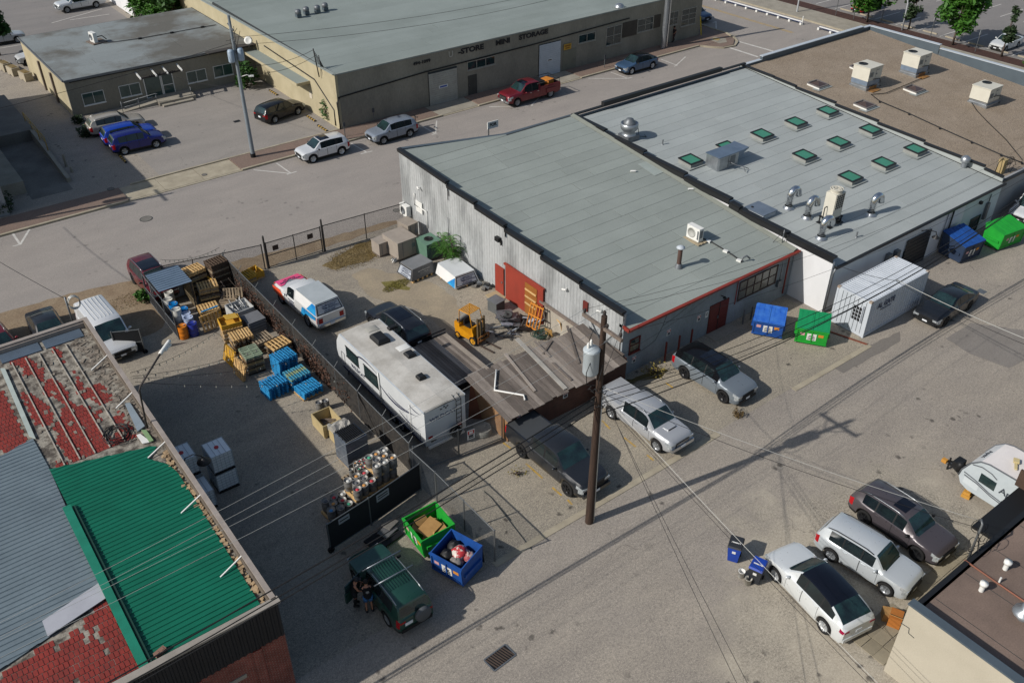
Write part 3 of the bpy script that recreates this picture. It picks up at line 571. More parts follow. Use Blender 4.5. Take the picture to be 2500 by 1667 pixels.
mb = MB(); mb.bx(67.85,83.05,51.7,52.1,5.46,5.52); mb.bx(65.1,67.8,51.73,52.08,5.16,5.21); mb.bx(83.1,84.5,51.73,52.08,5.31,5.36); wo('parapet_cap', mb, WHITETRIM, g3)
mb = MB(); mb.bar((84.3,51.7,5.36),(84.3,44.1,5.36),.4,.06); mb.bar((84.3,44.0,5.05),(84.3,27,5.0),.4,.06); wo('parapet_cap', mb, WHITETRIM, g3)
mb = MB(); mb.bx(84.12,84.19,44.1,51.7,4.2,5.32); mb.bx(84.12,84.19,27,44.0,3.2,4.98); wo('parapet_lining', mb, BLUETRIM, g3)
mb = MB(); mb.bar((65.1,26.75,3.3),(84.4,26.75,3.3),.2,.14); wo('gutter', mb, BLKTRIM, g3)
# ---- storage building
gs = bld('storage_building', 'long low tan mini storage building with roller doors across the street', (58,95,0))
mb = MB(); mb.bx(35.25,81.8,71.9,72.2,0,5.06); wo('wall', mb, STOWALL, gs)
mb = MB(); mb.bx(35.0,35.25,71.9,140,0,5.06); wo('wall', mb, CREAMWALL, gs)
mb = MB(); mb.bx(81.55,81.8,72.2,140,0,5.0); wo('wall', mb, STOWALL, gs)
zs = lambda y: 4.95+.012*(y-72) if y < 100 else 5.29-.02*(y-100)
RP = R4(35.25,81.6,72.1,100); mb = MB(); mb.prism(RP, [zs(p[1])-.2 for p in RP], [zs(p[1]) for p in RP]); rs = wo('roof', mb, SEAM, gs)
strips(rs, 35.4, 81.5, 72.2, 99.9, zs, ROOF_S, 1.02, .025, .015, 12, (.2,.6))
RP = R4(35.25,81.6,100.0,140); mb = MB(); mb.prism(RP, [zs(p[1])-.2 for p in RP], [zs(p[1]) for p in RP]); wo('rear_roof', mb, ROOF_S, gs)
mb = MB(); mb.bar((34.95,71.88,5.09),(81.9,71.88,5.09),.1,.12); mb.bar((35.0,72,5.11),(35.0,140,5.11),.3,.08); wo('roof_edge', mb, mat('pale_edge','8f9692','7d847f'), gs)
mb = MB(); mb.bar((35.05,71.85,3.02),(44.5,71.85,3.46),.08,.1); mb.bar((44.5,71.85,3.46),(57,71.85,3.6),.08,.1); mb.bar((57,71.85,3.6),(70.4,71.85,3.95),.08,.1); mb.tube([(35.2,71.83,3.0),(34.9,71.8,2.6),(34.95,71.82,.1)],.07,6); wo('wall_conduit', mb, BLACK, gs)
for i, (x0, x1, zt, m) in enumerate(((44.6,47.85,3.3,mat('old_roller','aaa89e','8d8b82',rough=.7)),(57.95,60.8,3.4,mat('white_roller','bcc2c8','aab0b6',rough=.6)))):
    rd = wo('roller_door', MB().bx(x0,x1,71.82,71.92,.07,zt), SEAM, gs)
    sm_ = MB(); sm_.box((0,0,0),(x1-x0-.04,.03,.19)); sm_ = sm_.data('door_slat', m)
    for k in range(int((zt-.1)/.205)): obj('door_slat', sm_, None, rd, ((x0+x1)/2,71.8,.18+k*.205))
    sign(gs, (x0+1.1,71.78,1.55), (1,0,0), 1.0 if i == 0 else .6, .3 if i == 0 else .2, [(0,1,0,1,WHITE),(.1,.9,.25,.75,flat('blue_print','3450a0') if i == 0 else INK)])
mb = MB(); mb.bx(49.15,50.2,71.86,71.93,.1,2.05); do = wo('door', mb, mat('brown_door','4b4a44','3b3a36'), gs); obj('handle', MB().bx(49.25,49.3,71.8,71.85,1,1.15), DULLSTEEL, do)
for (x0, x1, z0, z, nx, nz) in ((49.15,52.38,2.65,3.36,3,1),(63.3,65.55,2.6,3.35,2,1),(67.2,69.3,1.6,3.45,2,2),(71.75,74.05,2.2,3.5,2,2),(76.6,77.9,2.1,3.45,2,2),(78.6,80.85,1.65,3.4,2,3)):
    win(gs, (x0,71.9,z0), (1,0,0), x1-x0, z-z0, nx, nz, mat('grey_frame','a09c90','88847a'), None, .08)
for (x0, x1, z0, z) in ((69.5,71.6,2.0,3.6),(74.2,75.2,2.2,3.6)): wo('boarded_window', MB().bx(x0,x1,71.84,71.92,z0,z), mat('brown_board','4a443c','3a352f'), gs)
mb = MB(); mb.bx(61.2,63.0,71.86,71.92,.1,2.2); do = wo('door', mb, mat('grey_green_door','7c7a6b','6c6a5d'), gs); obj('handle', MB().bx(62.7,62.76,71.8,71.85,1,1.15), DULLSTEEL, do)
sign(gs, (61.2,71.8,2.25), (1,0,0), 1.0, .6, [(0,1,0,1,mat('yellow_sign','c39a3a','ab8430')),(.1,.9,.55,.8,mat('sign_brown','8c5c22')),(.2,.8,.2,.4,mat('sign_brown','8c5c22'))])
text(gs, 'U', .78, (47.25,71.86,4.52), 0, mat('faded_letter','b3b0a4','9a978c'), off=.02)
text(gs, '-STORE', .68, (49.6,71.86,4.55), 0, INK, off=.03, sx=1.32); text(gs, 'MINI', .66, (53.4,71.86,4.57), 0, INK, off=.03, sx=1.3); text(gs, 'STORAGE', .66, (57.25,71.86,4.58), 0, INK, off=.03, sx=1.28)
text(gs, '494-1099', .4, (44.0,71.86,4.42), 0, INK, off=.015, sx=1.25)
mb = MB(); mb.bx(33.7,35.0,77.2,89.0,2.95,3.07); wo('canopy', mb, ROOF_S, gs); mb = MB(); mb.bx(33.66,33.7,77.2,89.0,2.85,3.1); mb.bx(33.7,35,77.14,77.2,2.85,3.1); wo('canopy_edge', mb, CREAMWALL, gs)
mb = MB(); q = TX(0,1,530,775,34.99); mb.bx(34.96,35.0,q.y-.25,q.y+.25,q.z-.3,q.z+.3); wo('notice', mb, mat('notice_cream','c9bfae'), gs)
mb = MB(); q0 = TX(0,1,150,375,34.97); q1 = TX(0,1,560,650,34.97); q2 = TX(0,1,720,900,34.97); mb.tube([q0,q1,q2,(34.95,q2.y,.2)],.06,6); wo('wall_cable', mb, BLACK, gs)
for k, q in enumerate(((430,140),(495,118),(585,105),(648,85))):
    p = T(0,1,*q,5.25); v = thing('roof_vent', ['leftmost','second','third','rightmost'][k]+' of four small grey vents on the storage roof', 'vent', p)
    mb = MB(); mb.box((0,0,.15),(.5,.5,.3)); obj('curb', mb, BLUETRIM, v); mb = MB(); mb.lathe([(.26,.3),(.34,.4),(.34,.62),(.2,.75),(0,.78)],8); obj('hood', mb, DULLSTEEL, v)
p = T(0,2,1040,60,5.05); v = thing('roof_vent', 'low domed vent at the front edge of the storage roof', 'vent', p); mb = MB(); mb.lathe([(.55,0),(.5,.2),(.3,.36),(0,.42)],12); obj('dome', mb, STEEL, v)
# ---- small stained-roof building
gl = bld('office_building', 'small cream and tan office with a stained flat roof and five windows behind the lot', (26,97,0))
mb = MB(); mb.bx(16.6,35,89.7,89.95,0,3.4); wo('wall', mb, STOWALL, gl)
mb = MB(); mb.bx(16.6,16.85,89.95,106,0,3.4); wo('wall', mb, CREAMWALL, gl)
mb = MB(); mb.bx(16.85,35,105.75,106,0,3.4); wo('wall', mb, CREAMWALL, gl)
zl = lambda y: 3.48
mb = MB(); mb.bx(16.5,35,89.6,106.1,3.4,3.5); rl = wo('roof', mb, SEAM, gl)
strips(rl, 16.55, 34.9, 89.65, 106.0, lambda y: 3.5, ROOF_OLD, 1.6, .02, .012, 4)
mb = MB(); mb.bar((16.5,89.55,3.44),(35,89.55,3.44),.08,.2); mb.bar((16.45,89.6,3.48),(16.45,106,3.48),.08,.16); wo('roof_edge', mb, DULLSTEEL, gl)
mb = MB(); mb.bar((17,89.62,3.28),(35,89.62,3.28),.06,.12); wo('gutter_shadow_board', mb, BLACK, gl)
for q in ((690,860,2.0),(990,800,1.75),(1535,680,1.45),(1755,650,1.45)):
    p = TY(0,0,q[0],q[1],89.7); win(gl, (p.x,89.7,max(.9,p.z)), (1,0,0), 1.9, 1.05, 2, 1, WHITE, mat('green_glass',(.03,.06,.055),(.06,.1,.095),rough=.08,fine=0,spec=.7), .045)
p = TY(0,0,1205,800,89.7); win(gl, (p.x,89.7,.35), (1,0,0), 1.5, 1.9, 1, 1, WHITE, mat('green_glass','333'), .08, False)
p = TY(0,0,1335,800,89.7); win(gl, (p.x+.2,89.7,.15), (1,0,0), 1.0, 2.1, 1, 2, WHITE, mat('green_glass','333'), .08, False, name='glass_door')
e = wo('entrance_frame', MB().bar((22.9,88.6,2.65),(27.2,88.6,2.65),.14,.16), mat('dark_timber','3d3936'), gl)
for x in (23.0,24.5,25.6,27.0): obj('rafter', MB().bar((x,89.7,2.95),(x,88.3,2.68),.12,.14), WHITE, e)
for k in range(13):
    if k != 6: obj('sign_letter', MB().box((23.9+k*.2,88.5,2.7),(.12,.03,.2+.05*(k%3))), INK, e)
mb = MB(); mb.prism([(24,87.6),(27.6,87.6),(27.6,89.68),(24,89.68)],0,.35); mb.prism([(24.2,87.1),(27.2,87.1),(27.2,87.58),(24.2,87.58)],0,.17); wo('entrance_step', mb, CONC, gl)
mb = MB(); mb.prism([(20.4,88.1),(23.97,88.1),(23.97,89.4),(20.4,89.4)],0,[.03,.33,.33,.03]); wo('ramp', mb, CONC, gl)
mb = MB()
for x in (20.6,22.2,23.9,27.3): mb.tube([(x,87.95,0),(x,87.95,1.15)],.03,6)
mb.tube([(20.6,87.95,.95),(23.9,87.95,1.2),(24.0,87.7,1.2)],.03,6); mb.tube([(20.6,87.95,.55),(23.9,87.95,.75)],.025,6); wo('handrail', mb, DULLSTEEL, gl)
mb = MB(); mb.bx(30,35,88.8,89.55,3.52,3.62); wo('plank_trim', mb, mat('dark_timber','3d3936'), gl)
for dy in (94.5,98.8): wo('pilaster', MB().bx(16.42,16.6,dy,dy+.35,0,2.9), WOOD, gl)
# ---- left dock building that shades the driveway
gk = bld('loading_dock', 'shaded concrete loading dock and building at the left edge with a yellow railing', (4,85,0))
mb = MB(); mb.bx(-24,7.0,72.4,99.5,0,7.6); wo('wall', mb, GREYWALL, gk)
mb = MB(); mb.bx(7.0,12.4,86.3,97,0,1.0); wo('dock_slab', mb, CONC_D, gk)
mb = MB(); mb.prism([(12.1,75.6),(12.4,75.6),(12.4,86.3),(12.1,86.3)],0,[.35,.35,1.0,1.0]); mb.bx(7.0,9.0,75.6,86.3,0,1.0); wo('ramp_wall', mb, CONC, gk)
mb = MB(); mb.prism([(9.0,74.0),(12.1,74.0),(12.1,86.3),(9.0,86.3)],.003,[.012,.012,.03,.03]); wo('ramp', mb, CONC_D, gk)
mb = MB()
for z in (1.45,1.85): mb.tube([(12.3,81.4,z),(12.3,88.6,z)],.04,6)
for y in (81.4,83.8,86.2,88.6): mb.tube([(12.3,y,.6),(12.3,y,1.85)],.04,6)
wo('railing', mb, YEL_LINE, gk)
for (x, y, h) in ((12.9,78.8,1.1),(12.95,77.4,.5)): 
    mb = MB(); mb.cyl((x,y,0),(x,y,h),.1,8); obj('bollard', mb, CONC, None, label='grey concrete post beside the dock ramp, '+('the taller one' if h > 1 else 'the short one'), cat='bollard')
# concrete blocks by the office
for k, q in enumerate(((200,668),(100,625),(30,590),(-40,560))):
    o = thing('concrete_block', ['first','second','third','fourth'][k]+' pale concrete barrier block from the office corner', 'barrier', T(0,0,*q)+Vector((.35,.5,0)), radians(100), 'barrier blocks by the driveway')
    mb = MB(); mb.prism([(-.75,-.4),(.75,-.4),(.75,.4),(-.75,.4)],.12,.85); mb.bx(-.7,-.3,-.38,.38,0,.12); mb.bx(.3,.7,-.38,.38,0,.12); obj('block', mb, KERB, o)
    mb = MB(); mb.bx(-.6,.6,-.28,.28,.851,.9); obj('dirt_fill', mb, DRYGRASS, o)
# far white shed behind office
gw = bld('white_shed', 'white building peeking out behind the office roof next to the trees', (36,124,0)); mb = MB(); mb.bx(32,34.9,119.2,140,0,2.4); wo('wall', mb, WHITEWALL, gw); mb = MB(); mb.bx(31.8,34.95,119,140,2.4,2.6); wo('roof', mb, ROOF_S, gw)
# ---- beige building, lower right
gb = bld('beige_building', 'beige stucco building with a brown flat roof at the lower right corner', (31,4,0))
mb = MB(); mb.bx(25.4,25.62,-12,8.65,0,4.15); wo('wall', mb, BEIGEWALL, gb)
mb = MB(); mb.bx(25.62,60,8.43,8.65,0,3.5); wo('wall', mb, mat('cream_side','c6b98d','b4a77c'), gb)
mb = MB(); mb.bx(25.62,60,-12,8.55,3.35,3.5); rb_ = wo('roof', mb, BROWNROOF, gb)
for k in range(9): obj('roll_seam', MB().bx(27+k*1.05*2,27.02+k*1.05*2,-12,8.4,3.501,3.508), SEAM, rb_)
mb = MB(); mb.bar((25.5,-12,4.18),(25.5,8.68,4.18),.38,.08); wo('coping', mb, BLUETRIM, gb)
mb = MB(); mb.bx(25.625,25.7,-12,8.5,3.5,4.13); wo('parapet_lining', mb, BLKTRIM, gb)
mb = MB(); mb.bar((25.8,8.62,3.53),(60,8.62,3.53),.2,.1); wo('roof_edge', mb, BLKTRIM, gb)
mb = MB()
q0 = [T(3,3,*q,4.16) for q in ((1330,1070),)]
a = TX(3,3,1330,1075,25.39); pts_ = [a, TX(3,3,1400,1120,25.39), TX(3,3,1395,1160,25.39), TX(3,3,1440,1200,25.39)]
for u, v in zip(pts_, pts_[1:]): mb.bar(u, v, .015, .025)
wo('wall_crack', mb, SEAM, gb)
mb = MB(); mb.prism([(33.0,8.7),(39.2,8.7),(39.2,10.0),(33.0,10.0)],2.2,2.35); wo('canopy', mb, BLACK, gb)
mb = MB(); mb.bx(36.9,37.0,8.7,10.2,2.36,3.3); mb.bx(37,39.2,10.0,10.1,2.36,3.3); mb.bx(37,39.2,8.7,8.8,2.36,3.3); wo('timber_enclosure', mb, mat('dark_timber_wall','4a3a30','3a2d25'), gb)
for k, (q, hh, rr) in enumerate((((1985,815),.42,.1),((2180,640),.42,.1),((2130,750),.3,.04))):
    p = T(3,3,*q,3.5); v = thing('roof_vent', ['white capped vent pipe on the brown roof nearest the parapet corner','white capped vent pipe on the brown roof near the mast','thin short pipe stub on the brown roof'][k], 'vent', p)
    mb = MB(); mb.cyl((0,0,0),(0,0,hh),rr,10); obj('pipe', mb, WHITE, v)
    if k < 2: mb = MB(); mb.lathe([(rr,hh-.1),(rr*1.6,hh-.08),(rr*1.6,hh+.05),(0,hh+.1)],12); obj('cap', mb, WHITE, v)
p = T(3,3,2320,1040,3.5); v = thing('roof_vent', 'shiny mushroom vent at the right edge of the brown roof', 'vent', p); mb = MB(); mb.cyl((0,0,0),(0,0,.4),.2,12); obj('pipe', mb, STEEL, v); mb = MB(); mb.lathe([(.45,.3),(.42,.42),(.2,.55),(.2,.75),(.0,.78)],14); obj('cap', mb, STEEL, v)
mb = MB(); mb.tube([T(3,3,*q,3.55) for q in ((1850,565),(2100,740),(2335,900),(2500,1010))],.04,6); obj('roof_pipe', mb, mat('brown_pipe','8a5a48','6f4a3c'), label='thin brown pipe running across the brown roof', cat='pipe')
# ================================================================== brick building with patched roof (lower left)
gg = bld('brick_building', 'red brick building with a patched green, red and grey metal roof at the lower left', (2,34,0))
def brickmat(name, c1, c2, mo, sc=1., bw=.22, rh=.075):
    k = NT(name); g = k.n('ShaderNodeNewGeometry').outputs['Position']; s = k.n('ShaderNodeSeparateXYZ'); k.l(g, s.inputs[0])
    cx = k.n('ShaderNodeCombineXYZ'); k.l(k.math('ADD', s.outputs[0], s.outputs[1]), cx.inputs[0]); k.l(s.outputs[2], cx.inputs[1])
    b = k.n('ShaderNodeTexBrick'); b.inputs['Color1'].default_value = C(c1); b.inputs['Color2'].default_value = C(c2); b.inputs['Mortar'].default_value = C(mo); b.inputs['Scale'].default_value = sc
    b.inputs['Mortar Size'].default_value = .008; b.inputs['Brick Width'].default_value = bw; b.inputs['Row Height'].default_value = rh; k.l(cx.outputs[0], b.inputs['Vector'])
    cc = k.mix(k.ramp(k.noise(k.pos('W'), 1.1, 5), .4, .7, 0, .5), b.outputs['Color'], '3d2620'); k.bump(b.outputs['Fac'], -.5, .01)
    _m[name] = k.out(cc, .9, 0, 0, .3); return k.m
BRICK = brickmat('red_brick', '8a4236', '743329', '8a7a70')
mb = MB(); mb.bx(6.0,6.22,22.6,45.6,0,4.95); wo('wall', mb, mat('dark_stucco','5d5650','4b4540',rough=.9,scale=.7), gg)
mb = MB(); mb.bx(-12,6.22,22.4,22.6,0,3.3); wo('wall', mb, BRICK, gg)
for x in (4.9,2.6): wo('pilaster', MB().bx(x,x+.35,22.33,22.4,0,3.2), BRICK, gg)
wo('brick_recess_lintel', MB().bx(2.95,4.5,22.36,22.4,2.05,2.25), CONC, gg)
mb = MB()
for i in range(74): x = 6.2-i*.25; mb.prism([(x-.25,22.385),(x-.25,22.36),(x-.13,22.36),(x-.1,22.32),(x-.03,22.32),(x-.002,22.36),(x-.002,22.385)],3.25,5.05)
mb.bx(-12,6.21,22.37,22.58,3.3,5.06)
wo('corrugated_band', mb, mat('black_cladding','20242a','171a1e',rough=.5,metal=.3), gg)
mb = MB(); mb.bar((-12,22.42,5.13),(6.3,22.42,5.13),.3,.1); wo('parapet_cap', mb, mat('white_cap','9a948c','7d776f'), gg)
mb = MB(); mb.bar((6.14,22.5,5.12),(6.14,45.7,5.12),.2,.12); wo('parapet_cap', mb, mat('grey_timber_cap','9a918a','7c746d',scale=2), gg)
mb = MB(); mb.bar((6.02,22.5,4.95),(6.02,45.7,4.95),.06,.3); wo('parapet_lining', mb, mat('parapet_felt','6e6459','4f473f',scale=2.2,amt=.9), gg)
mb = MB(); mb.bar((-12,45.7,5.05),(6.2,45.7,5.05),.24,.12); mb.bx(-12,6.2,45.5,45.58,4.6,5.0); wo('parapet_cap', mb, mat('grey_timber_cap','9a918a'), gg)
mb = MB(); mb.bx(-12,6.2,45.58,45.8,0,4.98); wo('wall', mb, mat('dark_stucco','5d5650'), gg)
ZR = 4.72
mb = MB(); mb.bx(-12,6.0,22.6,45.5,4.5,ZR); rg = wo('roof_deck', mb, mat('weathered_felt','a09a8e','554e47',rough=.95,scale=2.6,amt=1,fine=.5,bs=9,bump=.7,thr=(.42,.6)), gg)
mb = MB()
for k in range(3): mb.bx(-.4+k*2.1,1.5+k*2.1,44.6,45.45,ZR+.01,ZR+.06)
wo('blue_felt_flashing', mb, mat('blue_felt','4d5c6c','3f4b58',scale=1.2), gg)
def ribbed(name, poly, z, m, pitch=.245, rh=.035, along='x', sub=None):
    # corrugated sheet clipped to a polygon (ribs run along x): one mesh of raised ribs and flats
    ys = [p[1] for p in poly]; y = min(ys)+.001; mb = MB()
    def span(y):
        xs = []
        for i in range(len(poly)):
            (xa, ya), (xb, yb) = poly[i], poly[(i+1)%len(poly)]
            if (ya <= y < yb) or (yb <= y < ya): xs.append(xa+(xb-xa)*(y-ya)/(yb-ya))
        return (min(xs), max(xs)) if len(xs) > 1 else None
    seq = []
    while y < max(ys):
        for dy, dz in ((0,0),(pitch*.62,0),(pitch*.7,rh),(pitch*.9,rh),(pitch*.98,0)): seq.append((y+dy, z+dz))
        y += pitch
    for (ya, za), (yb, zb) in zip(seq, seq[1:]):
        a, b = span(ya), span(min(yb, max(ys)-.001))
        if a and b: mb.face([(a[0],ya,za),(a[1],ya,za),(b[1],yb,zb),(b[0],yb,zb)])
    return wo(name, mb, m, gg)
GREEN = mat('green_roof_metal','0c6b53','0a5c47',rough=.5,metal=.15,scale=.6,amt=.7,fine=.05,bs=6)
GREYM = mat('grey_roof_metal','78868d','6a777e',rough=.5,metal=.25,scale=.7,amt=.7,fine=.12,bs=6)
P5 = lambda r, c, x, y: tuple(T(r, c, x, y, ZR+.1)[:2])
gp = [P5(3,0,1225,1425),(5.72,22.7),P5(3,0,1890,560),P5(3,0,1690,240),P5(2,0,1450,1180),P5(2,0,1370,1110),P5(2,0,1205,1065),P5(2,0,1290,950),P5(2,0,400,1150)]
ribbed('green_roof_sheet', gp, ZR+.09, GREEN, .245)
a, b = P5(3,0,545,150), P5(3,0,1170,1440); a0 = P5(2,0,400,1150)
mb = MB(); mb.bar((a[0]+.02,a[1],ZR+.22),(b[0]+.02,b[1]-.3,ZR+.22),.32,.1); wo('ridge_flashing', mb, mat('green_flashing','1d7a63','176550',rough=.5), gg)
mb = MB(); mb.bar((a[0]+.27,a[1]-.1,ZR+.16),(b[0]+.27,b[1]-.3,ZR+.16),.1,.1); wo('ridge_channel', mb, mat('dark_green_channel','0a3a30','08302a'), gg)
ribbed('grey_roof_sheet', [(-12,22.8),P5(3,0,0,1450),P5(3,0,390,1190),P5(3,0,865,870),P5(3,0,810,750),P5(2,0,395,1130),P5(2,0,265,895),P5(2,0,0,1040),(-12,36.4)], ZR+.06, GREYM, .25)
mb = MB(); q = [P5(3,0,345,1065),P5(3,0,390,1190),P5(3,0,862,878),P5(3,0,808,752)]; mb.prism(q, ZR+.1, ZR+.13); wo('white_roof_panel', mb, mat('white_roof_metal','b9bac0','a5a6ac',rough=.4,metal=.2,scale=1), gg)
# embossed red shingle tiles that survive on the worn deck
from mathutils import noise as mno
SH = mat('red_shingle','8a2f27','6f2a24',rough=.8,scale=1.6,amt=.8,fine=.2,bs=8)
def tiles(name, x0, x1, y0, y1, keep, z=ZR, tw=.17, tl=.3, m=SH):
    mb = MB(); i = 0; y = y0
    while y < y1:
        j = 0; x = x0+((i%2)*.5)*tw
        while x < x1:
            if keep(x+tw/2, y+tl/2): h = z+.012+.014*mno.random(); mb.mesh([(x+.012,y+.012,z),(x+tw-.012,y+.012,z),(x+tw-.012,y+tl-.012,z),(x+.012,y+tl-.012,z),(x+.012,y+.012,h),(x+tw-.012,y+.012,h),(x+tw-.012,y+tl-.012,h),(x+.012,y+tl-.012,h)], [(4,5,6,7),(0,1,5,4),(1,2,6,5),(2,3,7,6),(3,0,4,7)])
            x += tw
        y += tl; i += 1
    return wo(name, mb, m, gg, kind='stuff')
def nz(x, y, s, o): return mno.noise(Vector((x*s, y*s*.42, o)))
tiles('red_shingles', 1.75, 5.2, 35.0, 44.4, lambda x, y: nz(x,y,1.15,4.2)+.1*mno.noise(Vector((x*5,y*5,1)))+(.2 if y < 38 else .06)-(.2 if y > 43 else 0) > .02 and not (4.4 < x and y > 40))
tiles('red_shingles', -12, 1.1, 37.2, 44.6, lambda x, y: nz(x,y,.8,9) > -.28)
tiles('red_shingles', -12, 1.55, 22.65, 27.0, lambda x, y: (y-25.57)-(x+2.54)*.25 < (-.05 if x < -.85 else -.6+.9*(x > -.85)*((x+.85)/2.2)) and nz(x*2,y*.5,1.2,3) < .42)
mb = MB(); mb.prism([P5(2,0,0,330),P5(2,0,40,330),P5(2,0,290,900),P5(2,0,235,880)], ZR+.05, ZR+.1); wo('valley_flashing', mb, mat('pale_flashing_b','a9b3ae','8f9994'), gg)
bt = MB(); bt.box((0,0,0),(.05,1,.05)); bt = bt.data('batten', mat('white_batten','b0aaa0','827b70',scale=4,amt=.9))
for x in (2.1,2.75,3.4,4.05,4.7):
    o = obj('batten', bt, None, gg, None); o.scale = (1, 9.4, 1); o.location = (x-2, 39.7-34, ZR+.05)
for k, q in enumerate((((745,345),(890,210)),((945,655),(1095,510)),((1205,1060),(1365,910)))):
    mb = MB(); mb.bar(T(2,0,*q[0],ZR+.1), T(2,0,*q[1],5.15), .05); wo('parapet_brace', mb, WHITE, gg)
for q in (((1475,185),(1655,15)),((1795,705),(1985,515))):
    mb = MB(); mb.bar(T(3,0,*q[0],ZR+.1), T(3,0,*q[1],5.15), .05); wo('parapet_brace', mb, WHITE, gg)
rr = random.Random(11); mb = MB()
for k in range(170):
    y = rr.uniform(22.8,33.2); x = 5.72+rr.uniform(0,.26); s = rr.uniform(.05,.16); mb.box((x,y,ZR+s*.3),(s,s*1.3,s*.6),rr.uniform(0,3))
wo('crumbled_edge', mb, mat('tan_rubble','b39b7a','7d6a54',rough=.95,scale=3,amt=.9), gg, kind='stuff')
mb = MB()
for k in range(150):
    y = rr.uniform(34.5,44.8); x = rr.uniform(5.0,5.95); s = rr.uniform(.05,.2); mb.box((x,y,ZR+.015),(s,s*1.8,.02+s*.08),rr.uniform(0,3),0,rr.uniform(-.3,.3))
for k in range(60):
    x = rr.uniform(1.8,5.2); y = rr.uniform(34.9,44); s = rr.uniform(.04,.16); mb.box((x,y,ZR+.03),(s,s*2,.02),rr.uniform(-.3,.3),0,rr.uniform(-.15,.15))
wo('torn_felt', mb, mat('torn_felt','8f867a','5a524a',rough=.95,scale=4,amt=.9), gg, kind='stuff')
mb = MB(); mb.prism([P5(2,0,1015,615),P5(2,0,1060,612),P5(2,0,1180,800),P5(2,0,1120,845)],ZR+.05,ZR+.12); wo('clear_sheet', mb, mat('clear_sheet','8c98a0','7a868e',rough=.3), gg)
mb = MB(); mb.prism([P5(2,0,1150,830),P5(2,0,1190,830),P5(2,0,1250,915),P5(2,0,1215,930)],ZR+.05,ZR+.1); wo('green_scrap', mb, mat('green_scrap','7d9a70'), gg)
mb = MB(); mb.prism([P5(2,0,1110,870),P5(2,0,1140,860),P5(2,0,1230,925),P5(2,0,1160,940)],ZR+.05,ZR+.09); wo('white_scrap', mb, WHITE, gg)
o = T(2,0,950,870,ZR+.1); mb = MB(); rr = random.Random(5)
for k in range(7):
    R_ = rr.uniform(.38,.55); cx, cy = o.x+rr.uniform(-.12,.12), o.y+rr.uniform(-.2,.2)
    mb.tube([(cx+R_*cos(a*pi/10), cy+R_*1.25*sin(a*pi/10), ZR+.06+k*.02+.04*sin(a)) for a in range(21)], .018, 5)
obj('cable_coil', mb, WIRE, label='loose coil of black cable lying on the red roof', cat='cable')
mb = MB(); p = T(3,0,1305,1315,ZR+.18); mb.box((0,0,0),(.42,.2,.18)); mb.box((-.1,0,.09),(.1,.12,.02)); mb.box((.1,0,.09),(.1,.12,.02)); obj('brick_block', mb, mat('pink_block','8a6a5c','6f5549'), None, p, .3, 'lone concrete block lying on the green roof', 'block')
# roof-mounted street light
b0 = T(2,0,1200,820,ZR); o = thing('street_light', 'street light with a bent arm rising from the red roof edge', 'street light', b0)
top = T(2,0,1135,510,ZR+2.6)-b0; arm = Vector((2.05,2.15,0)); tip = top+Vector((1.55,1.35,.55)); mb = MB(); mb.tube([(0,0,0),(top.x*.5,top.y*.5,1.35),top,(top.x+.1,top.y+.1,top.z+.12),tip],.045,8); obj('pole', mb, mat('dark_pole','3f3a38'), o)
mb = MB(); d = Vector((1.55,1.35,.25)).normalized(); mb.tube([tip-d*.05, tip+d*.15, tip+d*.45, tip+d*.75, tip+d*.85],.09,10); mb.box(tip+d*.5-Vector((0,0,.08)),(.5,.24,.1),atan2(1.35,1.55)); obj('lamp_head', mb, WHITE, o)
# gooseneck lamp on wall over totes
b0 = T(2,0,1530,1100,4.6); b0.x = 6.2; o = thing('wall_lamp', 'black gooseneck lamp over the white totes on the shaded wall', 'lamp', b0)
mb = MB(); mb.tube([(0,0,0),(.2,-.05,.35),(.55,-.1,.42),(.85,-.15,.2),(.9,-.15,0)],.025,6); obj('arm', mb, BLACK, o); mb = MB(); mb.lathe([(.03,.1),(.1,.02),(.3,-.14),(.31,-.18),(.2,-.1)],16,(.9,-.15,0)); obj('shade', mb, BLACK, o)
# ================================================================== roof equipment
def skylight(p, lab, glass, frame, cs=1.25, h=.28, pyramid=False, group=None):
    o = thing('skylight', lab, 'skylight', p, 0, group); s = cs/2; w = .35
    mb = MB(); mb.mesh([(-s-w,-s-w*.6,.035),(s+w,-s-w*.6,.035),(s+w,s+w*.6,.035),(-s-w,s+w*.6,.035)],[(0,1,2,3)]); obj('flashing_apron', mb, mat('apron_felt','969b98','888d8a',rough=.85), o)
    mb = MB(); mb.prism([(-s,-s),(s,-s),(s,s),(-s,s)],-.25,[h-.04,h-.04,h+.04,h+.04]); obj('curb', mb, mat('curb_grey','8f918d','7c7e7b') if not pyramid else WHITE, o)
    mb = MB(); t = .09
    for (x0,x1,y0,y1) in ((-s-.03,s+.03,-s-.03,-s+t),(-s-.03,s+.03,s-t,s+.03),(-s-.03,-s+t,-s+t,s-t),(s-t,s+.03,-s+t,s-t)):
        f = lambda y: h+.04*y/s
        mb.prism([(x0,y0),(x1,y0),(x1,y1),(x0,y1)],[f(y0)+.02,f(y0)+.02,f(y1)+.02,f(y1)+.02],[f(y0)+.1,f(y0)+.1,f(y1)+.1,f(y1)+.1])
    obj('frame', mb, frame, o)
    a = s-t; mb = MB()
    if pyramid: mb.mesh([(-a,-a,h+.06),(a,-a,h+.06),(a,a,h+.06),(-a,a,h+.06),(0,0,h+.3)],[(0,1,4),(1,2,4),(2,3,4),(3,0,4)])
    else: mb.mesh([(-a,-a,h+.03),(a,-a,h+.03),(a,a,h+.1),(-a,a,h+.1)],[(0,1,2,3)])
    obj('pane', mb, glass, o); return o
rows = {40.35:'row nearest the street', 36.3:'middle row', 32.3:'row nearest the alley'}
